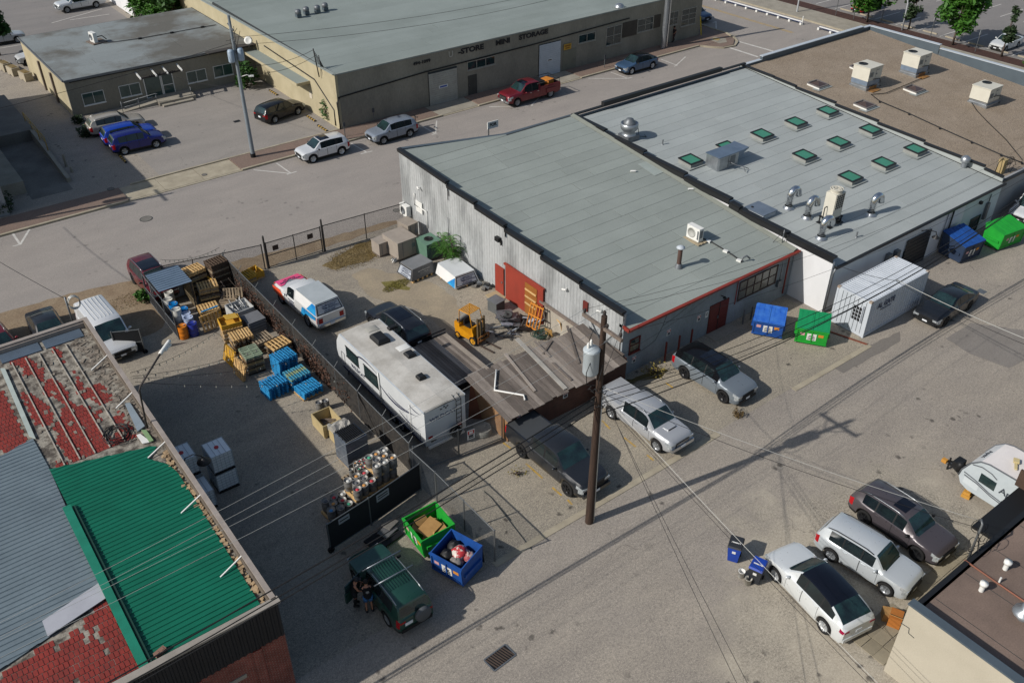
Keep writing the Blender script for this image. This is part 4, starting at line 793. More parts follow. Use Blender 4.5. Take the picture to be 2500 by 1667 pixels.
for y, xs in ((40.35,(46.7,50.65,54.55,58.6,62.6)),(36.3,(54.55,58.65,62.7)),(32.3,(54.7,58.7,62.75))):
    for k, x in enumerate(xs):
        nm = ('first','second','third','fourth','fifth')[k]
        skylight((x+.68,y+.66,z2(y+.66)), f'green glass skylight, {nm} from the left in the {rows[y]}', GREENGLASS, BLKTRIM, group='green skylights on the pale roof')
BRN = mat('brown_dome','4f413c','3d332f',rough=.25,fine=0,spec=.6)
for q, lab in (((665,735),'brown pyramid skylight nearest the black parapet towards the street'),((1050,905),'brown pyramid skylight nearest the black parapet towards the alley'),((1455,775),'brown pyramid skylight right of the rust-stained rooftop unit'),((1010,595),'brown pyramid skylight half hidden behind the rust-stained rooftop unit')):
    p = TR(0,3,*q,z3(0),.07); skylight((p.x+.65,p.y+.65,p.z), lab, BRN, mat('brown_grey_frame','6f6a68','5c5856'), 1.3, .18, True, 'brown skylights on the gravel roof')
def rtu(p, rz, lab, rust=False, low=False, fanx=-.3):
    o = thing('rooftop_unit', lab, 'air conditioner', p, rz)
    mb = MB(); mb.box((0,0,.06),(1.9,1.75,.4)); mb.box((0,0,.3),(1.75,1.55,.3)); obj('curb', mb, STEEL, o)
    if not low: mb = MB(); mb.box((0,0,.62),(1.8,1.6,.4)); obj('base_section', mb, mat('blue_steel','92a3b8','6e7f94',rough=.35,metal=.5,scale=2,coord='O'), o)
    z = .5 if low else .83
    b = obj('cabinet', MB().box((0,0,z+.55),(1.85,1.65,1.1)), OFFWHITE, o)
    obj('lid', MB().box((0,0,z+1.12),(1.93,1.73,.06)), OFFWHITE, o)
    mb = MB(); mb.lathe([(.4,z+1.151),(.4,z+1.18),(.34,z+1.18),(.34,z+1.156),(.0,z+1.156)],18,(fanx,.35,0)); obj('fan', mb, BLACK, o)
    mb = MB()
    for i in range(7): mb.box((-.55,-.835,z+.35+i*.06),(.5,.02,.03))
    obj('louvre', mb, DULLSTEEL, o)
    mb = MB(); mb.box((.3,-.835,z+.85),(.35,.02,.05)); mb.box((.15,-.835,z+.5),(.2,.02,.12)); obj('label_plate', mb, DULLSTEEL, o)
    mb = MB(); mb.bar((.06,-.83,z+.04),(.06,-.83,z+1.05),.015); obj('panel_joint', mb, DULLSTEEL, o)
    mb = MB(); mb.tube([(.9,-.6,z+.3),(1.05,-.6,z+.3),(1.05,-.6,.1),(1.3,-.8,.05)],.035,6); mb.tube([(-.3,-.9,.95),(.7,-.92,.85),(.85,-.95,.5)],.03,6); obj('pipework', mb, BLACK, o)
    if rust: mb = MB(); mb.box((-.1,-1.1,.02),(1.2,.6,.03)); mb.box((0,-.885,.2),(1.0,.02,.28)); obj('rusty_tray', mb, mat('rust_tray','9a7440','6a4526',scale=3,amt=.9), o)
    return o
p = TR(0,3,1060,745,z3(0),.07); rtu((p.x+.75,p.y+.9,p.z), 0, 'cream rooftop air conditioner with a rust-stained base', True)
p = TR(0,3,1490,630,z3(0),.07); rtu((p.x+.3,p.y+.95,p.z), 0, 'cream rooftop air conditioner farthest toward the street corner', True)
p = TR(0,3,2070,880,z3(0),.07); o = rtu((p.x+.3,p.y+1.0,p.z), 0, 'cream rooftop air conditioner alone near the right edge of the gravel roof', False, True, .45)
mb = MB(); mb.prism([(.95,-.7),(1.6,-.7),(1.6,.7),(.95,.7)],.1,[.9,.35,.35,.9]); obj('return_duct', mb, STEEL, o)
mb = MB(); q = [TR(0,3,*w,z3(0)+.1,.07) for w in ((1500,640),(1380,690),(1210,760),(1090,770),(1160,825),(1400,925),(1650,1040),(1910,1155),(2150,1260),(2320,1325))]; mb.tube(q,.035,5)
for w in q[4:]: mb.box(w-Vector((0,0,.05)),(.35,.12,.1),.6)
obj('gas_pipe', mb, BLACK, label='black gas pipe on blocks crossing the gravel roof diagonally', cat='pipe')
mb = MB(); q = [TR(0,3,*w,z3(0)+.06,.07) for w in ((1890,805),(1950,900),(2030,985),(2190,1140),(2320,1300))]; mb.tube(q,.03,5); obj('conduit', mb, BLACK, label='thin dark conduit from the right rooftop unit towards the alley', cat='pipe')
p = TR(0,3,2150,1420,z3(0),.07); o = thing('cable_box', 'beige box with tangled black cables at the gravel roof corner', 'utility box', p); mb = MB(); mb.box((.1,.2,.55),(.5,.45,1.1)); obj('box', mb, mat('tan_box','a8946a','8f7d58'), o); rr = random.Random(3)
mb = MB()
for k in range(5):
    c0 = Vector((rr.uniform(.2,1.1),rr.uniform(-.3,.2),rr.uniform(.5,1))); R_ = rr.uniform(.25,.45); mb.tube([c0+Vector((R_*cos(a*.7),.1*a*.1,R_*sin(a*.7))) for a in range(10)],.02,5)
mb.tube([(-.7,.2,0),(-.6,.2,1.0),(-.1,.2,1.2),(.1,.2,1.1)],.03,5); obj('cable', mb, BLACK, o)
# exhaust fan
p = TR(0,2,1115,1130,z2(0),.075); o = thing('exhaust_fan', 'round galvanised exhaust fan near the street end of the pale roof', 'roof fan', p); mb = MB(); mb.box((0,0,.12),(1.15,1.15,.5)); obj('curb', mb, DULLSTEEL, o)
mb = MB(); mb.lathe([(.55,.37),(.4,.55),(.62,.8),(.68,.95),(.68,1.25),(.62,1.27),(.58,1.0),(.2,1.0)],20); obj('bowl', mb, STEEL, o); mb = MB(); mb.lathe([(.45,1.0),(.45,1.38),(.3,1.48),(.28,1.56),(0,1.6)],16); obj('motor_cap', mb, DULLSTEEL, o)
mb = MB(); mb.tube([(.6,.1,1.2),(.75,-.1,1.0),(.8,-.3,.1),(1.2,-.7,.05),(1.4,-.3,.05)],.025,5); obj('cable', mb, BLACK, o)
# air intake hood
p0 = TR(0,2,1840,1405,z2(0),.075); o = thing('air_intake', 'boxy galvanised air intake with a flared hood between the skylights', 'roof duct', p0, 0)
mb = MB(); mb.prism([(0,.1),(.12,.0),(2.1,.0),(2.1,1.2),(0,1.2)],.02,1.05); obj('housing', mb, STEEL, o)
mb = MB(); mb.mesh([(2.1,0,.55),(2.1,1.2,.55),(2.1,1.2,1.06),(2.1,0,1.06),(3.0,-.1,1.12),(3.0,1.3,1.12),(3.0,1.3,1.2),(3.0,-.1,1.2)],[(0,1,5,4),(3,7,6,2),(0,4,7,3),(1,2,6,5)]); mb.box((1.5,.6,1.09),(3.1,1.36,.05)); obj('hood', mb, mat('blue_steel_b','77879a','5c6b7d',rough=.35,metal=.5,scale=1,coord='O'), o)
mb = MB(); mb.bar((1.05,-.01,.1),(1.05,-.01,1.0),.03); mb.box((1.5,-.015,.6),(.5,.02,.6)); obj('access_panel', mb, DULLSTEEL, o); mb = MB(); mb.tube([(1.0,-.05,.6),(1.3,-.5,.4),(1.7,-.9,.3),(1.6,-1.2,.05)],.03,5); mb.tube([(1.7,-.9,.3),(2.2,-1.0,.05)],.03,5); obj('linkage', mb, DULLSTEEL, o)
def goose(p, lab, rz):
    o = thing('gooseneck_vent', lab, 'roof vent', p, rz, 'gooseneck vents near the tall unit')
    mb = MB(); mb.lathe([(.42,0),(.3,.1),(.27,.2)],16); obj('flashing', mb, STEEL, o)
    mb = MB(); mb.tube([(0,0,.1),(0,0,.95)]+[(.35-.35*cos(a*pi/6),0,.95+.4*sin(a*pi/6)) for a in range(1,7)]+[(.72,0,.78)],.23,14); obj('duct', mb, CHROME, o)
    mb = MB()
    for i in range(6): a = i*pi/6; mb.lathe([(.245,-.012),(.245,.012)],14,(0,0,.3+.12*i))
    obj('seam_ring', mb, STEEL, o)
for q, lab in (((415,360),'shiny gooseneck vent nearest the roof hatch'),((565,440),'shiny gooseneck vent just left of the tall cooling unit'),((680,605),'shiny gooseneck vent in front of the tall unit, nearest the alley'),((1085,415),'shiny gooseneck vent right of the tall cooling unit')):
    goose(TR(1,3,*q,z2(0),.075), lab, radians(-8))
p = TR(1,3,750,480,z2(0),.075); o = thing('cooling_unit', 'tall cream cooling unit on a black stand on the pale roof', 'air conditioner', p, radians(0))
mb = MB()
for x in (-.6,.6):
    for y in (-.4,.4): mb.bar((x,y,0),(x,y,.55),.07); mb.box((x,y,.04),(.3,.3,.06))
    mb.bar((x,-.5,.5),(x,.5,.5),.07)
for y in (-.4,.4): mb.bar((-.65,y,.5),(.65,y,.5),.07)
mb.bar((-.75,.1,.5),(-.75,.1,1.3),.05); mb.bar((-.75,.1,1.3),(-.5,.1,1.3),.05); obj('stand', mb, BLACK, o)
obj('cabinet', MB().box((0,0,1.4),(.98,.78,1.75)), OFFWHITE, o); mb = MB(); mb.lathe([(.38,2.27),(.4,2.45),(.44,2.5),(.4,2.52),(.36,2.4),(0,2.38)],18); obj('fan_shroud', mb, OFFWHITE, o)
mb = MB(); mb.lathe([(.3,2.505),(.3,2.53),(.22,2.53),(.22,2.505)],14); mb.bar((-.36,0,2.5),(.36,0,2.5),.03); mb.bar((0,-.36,2.5),(0,.36,2.5),.03); obj('fan_guard', mb, OFFWHITE, o)
mb = MB(); mb.box((0,-.395,1.7),(.82,.02,1.0)); mb.box((.495,0,1.7),(.02,.55,1.0)); g_ = obj('coil', mb, BLACK, o); mb = MB()
for i in range(5): mb.box((-.41+i*.205,-.41,1.7),(.03,.02,1.02))
for i in range(7): mb.box((0,-.41,1.2+i*.166),(.84,.02,.02))
obj('coil_guard', mb, OFFWHITE, g_)
mb = MB(); mb.tube([(-.3,-.3,.35),(.1,-.6,.15),(.5,-.5,.1),(.7,.1,.08)],.04,6); mb.box((.1,-.2,.25),(.7,.5,.25)); obj('pipework', mb, BLACK, o)
p = TR(1,3,230,450,z2(0),.075); o = thing('roof_hatch', 'low grey-blue roof hatch beside the dividing parapet', 'roof hatch', p, 0); mb = MB(); mb.box((.35,.75,.14),(1.25,1.5,.34)); obj('curb', mb, WHITETRIM, o); mb = MB(); mb.box((.35,.75,.35),(1.4,1.65,.08)); obj('lid', mb, mat('hatch_lid','7b8796','687482',rough=.4,metal=.4), o); obj('handle', MB().box((0,1.2,.42),(.1,.15,.06)), BLACK, o)
p = TR(0,3,1840,1365,z2(0),.075); o = thing('roof_vent', 'small galvanised cap vent at the far alley corner of the pale roof', 'roof vent', p); mb = MB(); mb.cyl((0,0,0),(0,0,.7),.2,12); obj('pipe', mb, STEEL, o); mb = MB(); mb.lathe([(.34,.5),(.34,.78),(.15,.92),(0,.93)],12); obj('cap', mb, STEEL, o)
for q, lab in (((0,2,1392,1180),'thin grey stub pipe near the exhaust fan'),((1,3,968,600),'thin grey stub pipe in front of the alley gutter')):
    p = TR(*q,z2(0),.075); mb = MB(); mb.cyl((0,0,0),(0,0,.35),.05,8); mb.lathe([(.1,0),(.05,.08)],8); mb.lathe([(.05,.35),(.065,.35),(.065,.4),(0,.41)],8); obj('stub_pipe', mb, DULLSTEEL, None, p, 0, lab, 'pipe')
# on the workshop roof
p = TR(1,2,1650,620,z1(0),.095); o = thing('heat_pump', 'white heat pump on a timber base on the workshop roof', 'air conditioner', p, radians(-90)); mb = MB(); mb.box((.0,0,.04),(1.5,.2,.06)); mb.box((0,.3,.04),(1.5,.2,.06)); mb.box((0,-.3,.04),(1.5,.2,.06)); obj('base', mb, mat('pale_timber','a89a80','8b7e68'), o)
obj('cabinet', MB().box((0,0,.55),(1.05,.4,.9)), WHITE, o); mb = MB(); mb.lathe([(.33,-.205),(.33,-.225),(.27,-.225),(.27,-.21),(0,-.21)],18,(-.12,0,.56),ax='Y'); obj('fan_grille', mb, mat('pale_grille','a9a9a4'), o); mb = MB(); mb.box((.53,0,.6),(.02,.25,.5)); mb.box((.42,-.205,.55),(.12,.015,.6)); obj('side_panel', mb, DULLSTEEL, o)
mb = MB(); q = [TR(1,2,*w,z1(0)+.08,.095) for w in ((1710,605),(1780,630),(1880,690),(1960,740),(2030,790))]; mb.tube(q,.04,6); o = thing('refrigerant_line', 'dark refrigerant line on white blocks from the heat pump to the gutter', 'pipe', q[0]); wo('line', mb, BLACK, o)
for w in ((1765,632),(1905,712),(2015,788)): p = TR(1,2,*w,z1(0)+.06,.095); wo('support_block', MB().box(p,(.2,.3,.14),.3), WHITE, o)
p = TR(1,2,2040,800,z1(0)+.02,.095); wo('weather_hood', MB().tube([p,p+Vector((0,0,.3)),p+Vector((.25,-.1,.4)),p+Vector((.45,-.2,.2))],.06,6), DULLSTEEL, o)
p = TR(1,2,1522,845,z1(0),.095); o = thing('chimney_pipe', 'rusty brown chimney pipe with a pale cap on the workshop roof', 'chimney', p); mb = MB(); mb.lathe([(.26,0),(.2,.2),(.15,.3)],12); obj('flashing', mb, DULLSTEEL, o); mb = MB(); mb.cyl((0,0,.1),(0,0,1.3),.14,12); obj('pipe', mb, mat('rusty_pipe','5c4640','45362f'), o); mb = MB(); mb.lathe([(.13,1.3),(.26,1.36),(.26,1.42),(.1,1.52),(0,1.53)],14); obj('cap', mb, WHITETRIM, o)
for q, lab in (((1155,60),'tiny white scrap on the workshop roof nearest the patch'),((1625,205),'white plastic bottle lying by the dividing parapet')):
    p = TR(1,2,*q,z1(0)+.1,.095); mb = MB(); mb.cyl((-.2,0,0),(.15,0,0),.07,8); mb.cyl((.15,0,0),(.26,0,0),.06,8,.02); obj('roof_litter', mb, WHITE, None, p, -.6, lab, 'litter')
p = TR(1,3,365,640,z1(0)+.1,.095); o = thing('wire_mast', 'small service mast with a wire loop on the workshop eave', 'mast', (p.x,p.y,z1(p.y))); mb = MB(); mb.tube([(0,0,0),(0,0,1.0)],.03,6); obj('post', mb, DULLSTEEL, o); mb = MB(); mb.tube([(.02+.22*cos(a*.6)-.2,.22*sin(a*.6),.9) for a in range(12)],.015,5); mb.tube([(0,0,1),(-.4,.4,.05)],.015,5); obj('wire_loop', mb, BLACK, o)
# small office roof items
p = T(0,0,790,345,3.52); o = thing('heat_pump', 'white heat pump on the stained office roof', 'air conditioner', p, radians(-80)); mb = MB(); mb.box((0,0,.06),(1.6,1.5,.1)); obj('base', mb, WOOD, o); obj('cabinet', MB().box((.1,-.3,.6),(.95,.38,.95)), WHITE, o); mb = MB(); mb.lathe([(.3,-.5),(.3,-.52),(.24,-.52),(.24,-.505),(0,-.505)],14,(0,0,.6),ax='Y'); obj('fan_grille', mb, DULLSTEEL, o); mb = MB(); mb.tube([(0,.1,.5),(.1,.6,.55),(.1,1.0,.1)],.05,6); obj('line', mb, BLACK, o)
mb = MB(); q = [T(0,0,*w,3.58) for w in ((840,355),(1140,315),(1400,268),(1650,222),(1760,205))]; mb.tube(q,.04,5); o = thing('roof_pipe', 'thin dark pipe on blocks across the stained office roof', 'pipe', q[0]); wo('pipe', mb, BLACK, o)
for w in q[1:4]: wo('support_block', MB().box(w,(.35,.2,.16)), BLACK, o)
p = T(0,0,2030,385,3.5); o = thing('satellite_dish', 'round satellite dish on the corner of the office roof', 'satellite dish', p); mb = MB(); mb.tube([(0,0,0),(0,0,.5)],.04,6); obj('mast', mb, GALV, o); mb = MB(); mb.lathe([(0,-.06),(.25,-.02),(.42,.06),(.25,0),(0,-.03)],18); d_ = obj('dish', mb, WHITE, o, (0,-.05,.65)); d_.rotation_euler = (radians(60),0,radians(-30))
# ================================================================== fences
def chain(name, label, pts, h=2., posts=2.6, screen=None, mesh=True, top=True, bottom=False, m=None, r=.03, arms=False, sh=1., z0=0., mid=False):
    m = m or GALV; p0 = Vector((pts[0][0], pts[0][1], 0)); o = thing(name, label, 'gate' if 'gate' in name else 'fence', p0); k = 0
    wm = MB(); rail = MB(); scr = MB()
    for a, b in zip(pts, pts[1:]):
        a = Vector((a[0],a[1],0))-p0; b = Vector((b[0],b[1],0))-p0; L = (b-a).length; d = (b-a)/L; n = max(1, round(L/posts))
        for i in range(n+(1 if b+p0 == Vector((pts[-1][0],pts[-1][1],0)) else 0)):
            q = a+d*(L*i/n); mb = MB(); mb.cyl((q.x,q.y,0),(q.x,q.y,h+.06),r*(1.5 if i == 0 else 1.15),8)
            if arms: mb.bar((q.x,q.y,h+.05),(q.x-.25*d.y,q.y+.25*d.x,h+.35),.03)
            obj('post', mb, m, o)
        if top: rail.cyl(a+Vector((0,0,h)), b+Vector((0,0,h)), r, 6)
        if bottom: rail.cyl(a+Vector((0,0,z0+.1)), b+Vector((0,0,z0+.1)), r, 6)
        if mid: rail.cyl(a+Vector((0,0,h*.5)), b+Vector((0,0,h*.5)), r, 6)
        hh = h-z0-.08; g = .075; s = -hh
        if mesh:
            while s < L:
                for dr in (1,-1):
                    u0, u1 = max(s,0), min(s+hh,L)
                    if u1 <= u0: continue
                    v0, v1 = u0-s, u1-s
                    if dr < 0: v0, v1 = hh-v0, hh-v1
                    wm.bar(a+d*u0+Vector((0,0,z0+.05+v0)), a+d*u1+Vector((0,0,z0+.05+v1)), .005, .005)
                s += g
        if screen: nn = Vector((-d.y,d.x,0))*.012; scr.mesh([a+nn+Vector((0,0,z0+.06)),b+nn+Vector((0,0,z0+.06)),b+nn+Vector((0,0,h*sh-.06)),a+nn+Vector((0,0,h*sh-.06))],[(0,1,2,3)]); scr.mesh([a-nn+Vector((0,0,z0+.06)),b-nn+Vector((0,0,z0+.06)),b-nn+Vector((0,0,h*sh-.06)),a-nn+Vector((0,0,h*sh-.06))],[(3,2,1,0)])
    if rail.v: obj('rail', rail, m, o)
    if mesh: obj('wire_mesh', wm, m, o, kind='stuff')
    if screen: obj('privacy_screen', scr, screen, o)
    return o
SCREEN = mat('black_screen','1a1c20','121317',rough=.9,scale=3,amt=.5)
DKGALV = flat('dark_steel','3c3b3a',.6,.3)
chain('chain_link_fence', 'chain-link fence on the street side between the gate and the corrugated wall', [(29.9,52.4),(23.5,52.88)], 2.0, 3.2, m=DKGALV)
o = chain('chain_link_gate', 'wide chain-link gate with two small dark signs onto the street', [(23.3,52.9),(19.3,53.05)], 1.95, 2.1, bottom=True, mid=True, m=DKGALV)
for x in (-.8,-3.4): obj('sign', MB().box((x,.0,1.5),(.42,.03,.36)), mat('brown_sign','3f322b'), o)
for x, y, lab in ((23.42,52.85,'right'),(19.2,53.05,'left')): mb = MB(); mb.cyl((0,0,0),(0,0,2.5),.07,8); mb.lathe([(.07,2.5),(.04,2.56),(0,2.57)],8); obj('gate_post', mb, DKGALV, None, (x,y,0), 0, f'thick steel post at the {lab} end of the street gate', 'post')
chain('chain_link_fence', 'chain-link fence running behind the tall pallet stacks to the street corner', [(19.0,53.1),(16.5,53.6),(12.6,54.4),(11.3,54.1)], 1.9, 2.6, m=DKGALV)
DIV = chain('chain_link_fence', 'long chain-link fence with wire-topped posts dividing the two yards', [(16.35,53.2),(16.3,29.9)], 2.0, 2.6, arms=True, screen=mat('dark_slats','3b3733','242322',rough=.9,scale=4.5,amt=.95,fine=.4,bs=14,thr=(.4,.6)))
o = chain('chain_link_gate', 'chain-link gate behind the long white trailer with a red and white sign', [(16.4,29.75),(18.9,29.45),(21.5,29.2)], 1.8, 2.6, bottom=True)
sign(o, (19.4-16.4,29.36-29.75,.95), (1,-.1,0), .42, .6, NP, world=False)
chain('chain_link_fence', 'short chain-link fence leaning beside the open dumpsters', [(16.1,29.5),(16.2,27.4),(16.25,22.7)], 2.0, 2.4)
o = chain('sliding_gate', 'black screened sliding gate with small wheels in front of the kegs', [(10.6,27.75),(12.9,28.05),(16.05,28.6)], 1.75, 2.4, screen=SCREEN, mesh=False, bottom=True)
mb = MB(); mb.lathe([(.16,-.06),(.16,.06),(.06,.07),(.06,-.07)],14,(0,-.05,.16),ax='Y'); obj('wheel', mb, RUBBER, o)
sign(o, (2.75,.38,1.15), (1,.17,0), .75, .45, [(0,1,0,1,mat('grey_notice','9a9ca0','82848a')),(.1,.9,.6,.75,INK),(.1,.9,.3,.42,INK)], world=False); sign(o, (.6,.07,1.3), (1,.13,0), .6, .32, [(0,1,0,1,mat('grey_notice','9a9ca0')),(.1,.9,.4,.6,INK)], world=False)
chain('screened_fence', 'black screened fence along the barrels on the street side', [(11.25,54.0),(11.22,48.5)], 2.0, 1.8, sh=.5, screen=SCREEN, mesh=False, bottom=True, mid=True)
o = chain('yard_gate', 'open black screened gate leaf in front of the white van', [(7.7,49.05),(9.1,48.35)], 1.7, 1.5, screen=SCREEN, mesh=False, bottom=True, mid=True)
mb = MB(); mb.lathe([(.15,-.05),(.15,.05),(.05,.06),(.05,-.06)],12,(1.4,-.75,.15),ax='Y'); obj('wheel', mb, RUBBER, o)
# ================================================================== vehicles
def lerpk(keys, u):
    if u <= keys[0][0]: return keys[0][1]
    for (a, va), (b, vb) in zip(keys, keys[1:]):
        if u <= b: return va+(vb-va)*(u-a)/(b-a) if b > a else vb
    return keys[-1][1]
def smk(keys, u, w=.02): return sum(lerpk(keys, u+w*d) for d in (-1,-.6,-.2,.2,.6,1))/6
TOPS = {  # (fraction of length from the nose, fraction of height)
 'suv': ([(0,.50),(.02,.56),(.06,.60),(.22,.655),(.25,.67),(.39,.965),(.46,.995),(.62,1),(.84,.975),(.93,.93),(.985,.68),(1,.62)], (.25,.40), (.925,.985), .62),
 'coupe': ([(0,.47),(.02,.53),(.06,.57),(.22,.64),(.26,.66),(.41,.965),(.48,.995),(.58,1),(.75,.955),(.9,.80),(.965,.70),(.985,.68),(1,.60)], (.26,.42), (.80,.955), .61),
 'wagon': ([(0,.46),(.02,.53),(.06,.57),(.24,.635),(.27,.65),(.40,.96),(.47,.99),(.6,1),(.86,.96),(.93,.90),(.985,.66),(1,.6)], (.27,.41), (.925,.985), .61),
 'sedan': ([(0,.44),(.02,.50),(.06,.55),(.26,.645),(.30,.66),(.44,.96),(.50,.99),(.58,1),(.70,.95),(.86,.75),(.88,.735),(.97,.71),(1,.62)], (.295,.45), (.70,.865), .61),
 'van': ([(0,.38),(.02,.44),(.07,.48),(.17,.55),(.19,.58),(.31,.94),(.37,.985),(.5,1),(.94,.98),(.985,.90),(1,.5)], (.185,.32), (.955,.996), .56),
 'jeep': ([(0,.5),(.015,.56),(.05,.6),(.23,.64),(.26,.66),(.37,.965),(.44,.995),(.62,1),(.88,.985),(.94,.95),(.985,.66),(1,.62)], (.255,.385), (.935,.985), .62),
}
def rimmesh(r, style, m):
    key = (round(r,2), style, m.name)
    if key in _rim: return _rim[key]
    ro = r*.68; mb = MB(); mb.lathe([(ro,.10),(ro,.0),(ro*.93,-.012),(ro*.9,.03),(0,.035)],20,ax='Y')
    for i in range(style):
        a = 2*pi*i/style; mb.box((cos(a)*ro*.5, -.004, sin(a)*ro*.5),(ro*.95,.03,ro*(.24 if style < 7 else .13)),0,0,-a)
    mb.lathe([(ro*.2,-.03),(ro*.2,.02),(0,-.032)],10,ax='Y')
    _rim[key] = mb.data('rim', m); return _rim[key]
_rim = {}; _tyre = {}
def tyremesh(r, w):
    k = (round(r,2), round(w,2))
    if k not in _tyre:
        mb = MB(); mb.lathe([(r*.66,w*.5),(r*.66,-w*.42),(r*.72,-w*.5),(r*.93,-w*.5),(r*.985,-w*.42),(r,-w*.3),(r,w*.3),(r*.97,w*.45),(r*.9,w*.5),(r*.66,w*.5)],24,ax='Y')
        mb.lathe([(r*.66,-w*.1),(0,-w*.1)],16,ax='Y'); _tyre[k] = mb.data('wheel', RUBBER)
    return _tyre[k]
RIMS = {'alloy': flat('alloy_rim','a4a8ac',.35,.7), 'black': flat('black_rim','26272a',.4,.4), 'chrome': CHROME, 'two': flat('two_tone_rim','cfd2d4',.3,.6)}
def car(label, col, kind='suv', L=4.6, W=1.86, H=1.68, wb=2.7, fo=.9, r=.35, rim=('alloy',5), pos=(0,0), head=0., clad=True, rails=False, sunroof=None, roofcol=None, blackroof=False, name='parked_car', cat='car', hood_scoop=False, grille=1, plate=(1,1), tail=TAIL, pillars=None, doors=None, group=None, wheels=(1,1,1,1), glasscol=None, bed=None, chromeg=False, metal=.25, parts=None):
    """lofted body: x forward, y left, origin on the ground mid-wheelbase"""
    o = thing(name, label, cat, (pos[0],pos[1],0), head, group); P = paint('paint_'+col, col, metal); GL = glasscol or CARGLASS
    pick = kind == 'pickup'
    X = lambda u: fo+wb/2-u
    if pick:
        c0, c1, bz = bed['cab']; bh = bed['h']   # cab start (cowl), cab end, bed rail height as fraction of H
        top = [(0,.5),(.01,.58),(.04,.625),(c0-.01,.66),(c0,.67),(c0+.105,.955),(c0+.16,.995),(c0+.25,1),(c1-.02,.975),(c1,.95),(c1+.012,bh),(.995,bh),(1,bh-.02)]
        ws = (c0,c0+.115); rw = (c1-.012,c1+.016); bel = .575
    else: top, ws, rw, bel = TOPS[kind]
    belt = [(0,bel*.80),(.05,bel*.93),(.2,bel),(.6,bel+.02),(.95,bel+.035),(1,bel*.95)]
    if pick: belt = [(0,.49),(.04,.56),(.2,.585),(c1,.59),(c1+.02,bh-.02),(1,bh-.03)]
    zb0 = {'sedan':.17,'wagon':.2,'coupe':.2}.get(kind,.26)+(.14 if pick else 0)
    Ra = r*1.16; ax = (fo, fo+wb)
    us = set([0,.004,.012,.025,.045,.07,.1,.15,.2,.3,.4,.5,.6,.7,.8,.86,.9,.93,.955,.975,.988,.996,1]); us = {u*L for u in us}
    us |= {u*L for u in (*ws,*rw)}; us |= {(ws[0]+(ws[1]-ws[0])*k/4)*L for k in range(5)}; us |= {(rw[0]+(rw[1]-rw[0])*k/3)*L for k in range(4)}
    if pick: us |= {(c1+d)*L for d in (-.03,.02,.03)}
    for a in ax:
        for k in (-1.03,-1.0,-.94,-.8,-.55,-.28,0,.28,.55,.8,.94,1.0,1.03): us.add(a+k*Ra)
    if doors is None: doors = [ (ws[0]+.05, .5), (.505, .70) ] if not pick else [(c0+.035,(c0+c1)/2+.03),((c0+c1)/2+.035,c1-.01)]
    for a, b in doors: us |= {a*L,b*L,a*L+.018,b*L+.018}
    if pillars is None: pillars = [(ws[1]-.01,.50),(.515,.70),(.715,.86)] if not pick else [(c0+.075,(c0+c1)/2+.02),((c0+c1)/2+.04,c1-.025)]
    for a, b in pillars: us |= {a*L,b*L}
    if sunroof: us |= {sunroof[0]*L,sunroof[1]*L}
    us = sorted(u for u in us if 0 <= u <= L); us = [u for i, u in enumerate(us) if i == 0 or u-us[i-1] > .004]
    if us[-1] < L: us[-1] = L
    hw = W/2; ringl = []
    for u in us:
        f = u/L; t = smk(top, f, .012 if not pick else .007)*H; b = smk(belt, f)*H; b = min(b, t-.03)
        w = hw*lerpk([(0,.80),(.012,.87),(.03,.93),(.08,.98),(.2,1),(.8,1),(.93,.975),(.98,.94),(1,.88)], f)
        if pick and f > c1+.01: w = hw*.985
        zb = zb0+ (lerpk([(0,.12),(.04,.03),(.1,0),(.9,0),(.97,.04),(1,.16)], f))
        arch = 0
        for a in ax:
            du = abs(u-a)
            if du < Ra*1.001: zb = max(zb, r+sqrt(max(0, Ra*Ra-du*du))); arch = 1
        g = max(0., min(1., (t-b)/(H*(1-bel)*.96)))
        wr = hw*(.72 if kind not in ('van',) else .84) if not pick else hw*.79
        if kind == 'jeep': wr = hw*.76
        wg = hw*.915 if not pick else hw*.925
        w7 = wg+(wr-wg)*g; hoodlike = g < .18
        zt = t
        if hoodlike: P6 = (w*.86, t-.02*(1-g)); P7 = (w*.74, t); P8 = (w*.68, t+.004); P9 = (0, t+.03)
        else: P6 = (min(w*.94,wg), b+.025); P7 = (w7, zt-.055); P8 = (w7-.085, zt-.008); P9 = (0, zt+.022*min(1,g*1.5))
        if pick and f > c1+.008: P6 = (w*.95,t); P7 = (w*.90,t+.005); P8 = (w*.86,t); P9 = (0,t+.012)
        h = b-zb
        ring = [(0,zb),(w*.80,zb),(w*.955,zb+.015),(w*(.99 if clad else .985),zb+max(.02,.20*h)),(w*1.0,zb+.45*h),(w*.99,zb+.78*h),(w*.955,b),P6,P7,P8,P9]
        ringl.append([Vector((X(u),y,z)) for y, z in ring])
    mbs = {}
    def emit(tag_, pts, sm=True): mbs.setdefault(tag_, MB()).face(pts, 0, sm)
    def inr(f, rs): return any(a <= f <= b for a, b in rs)
    n = len(ringl[0])
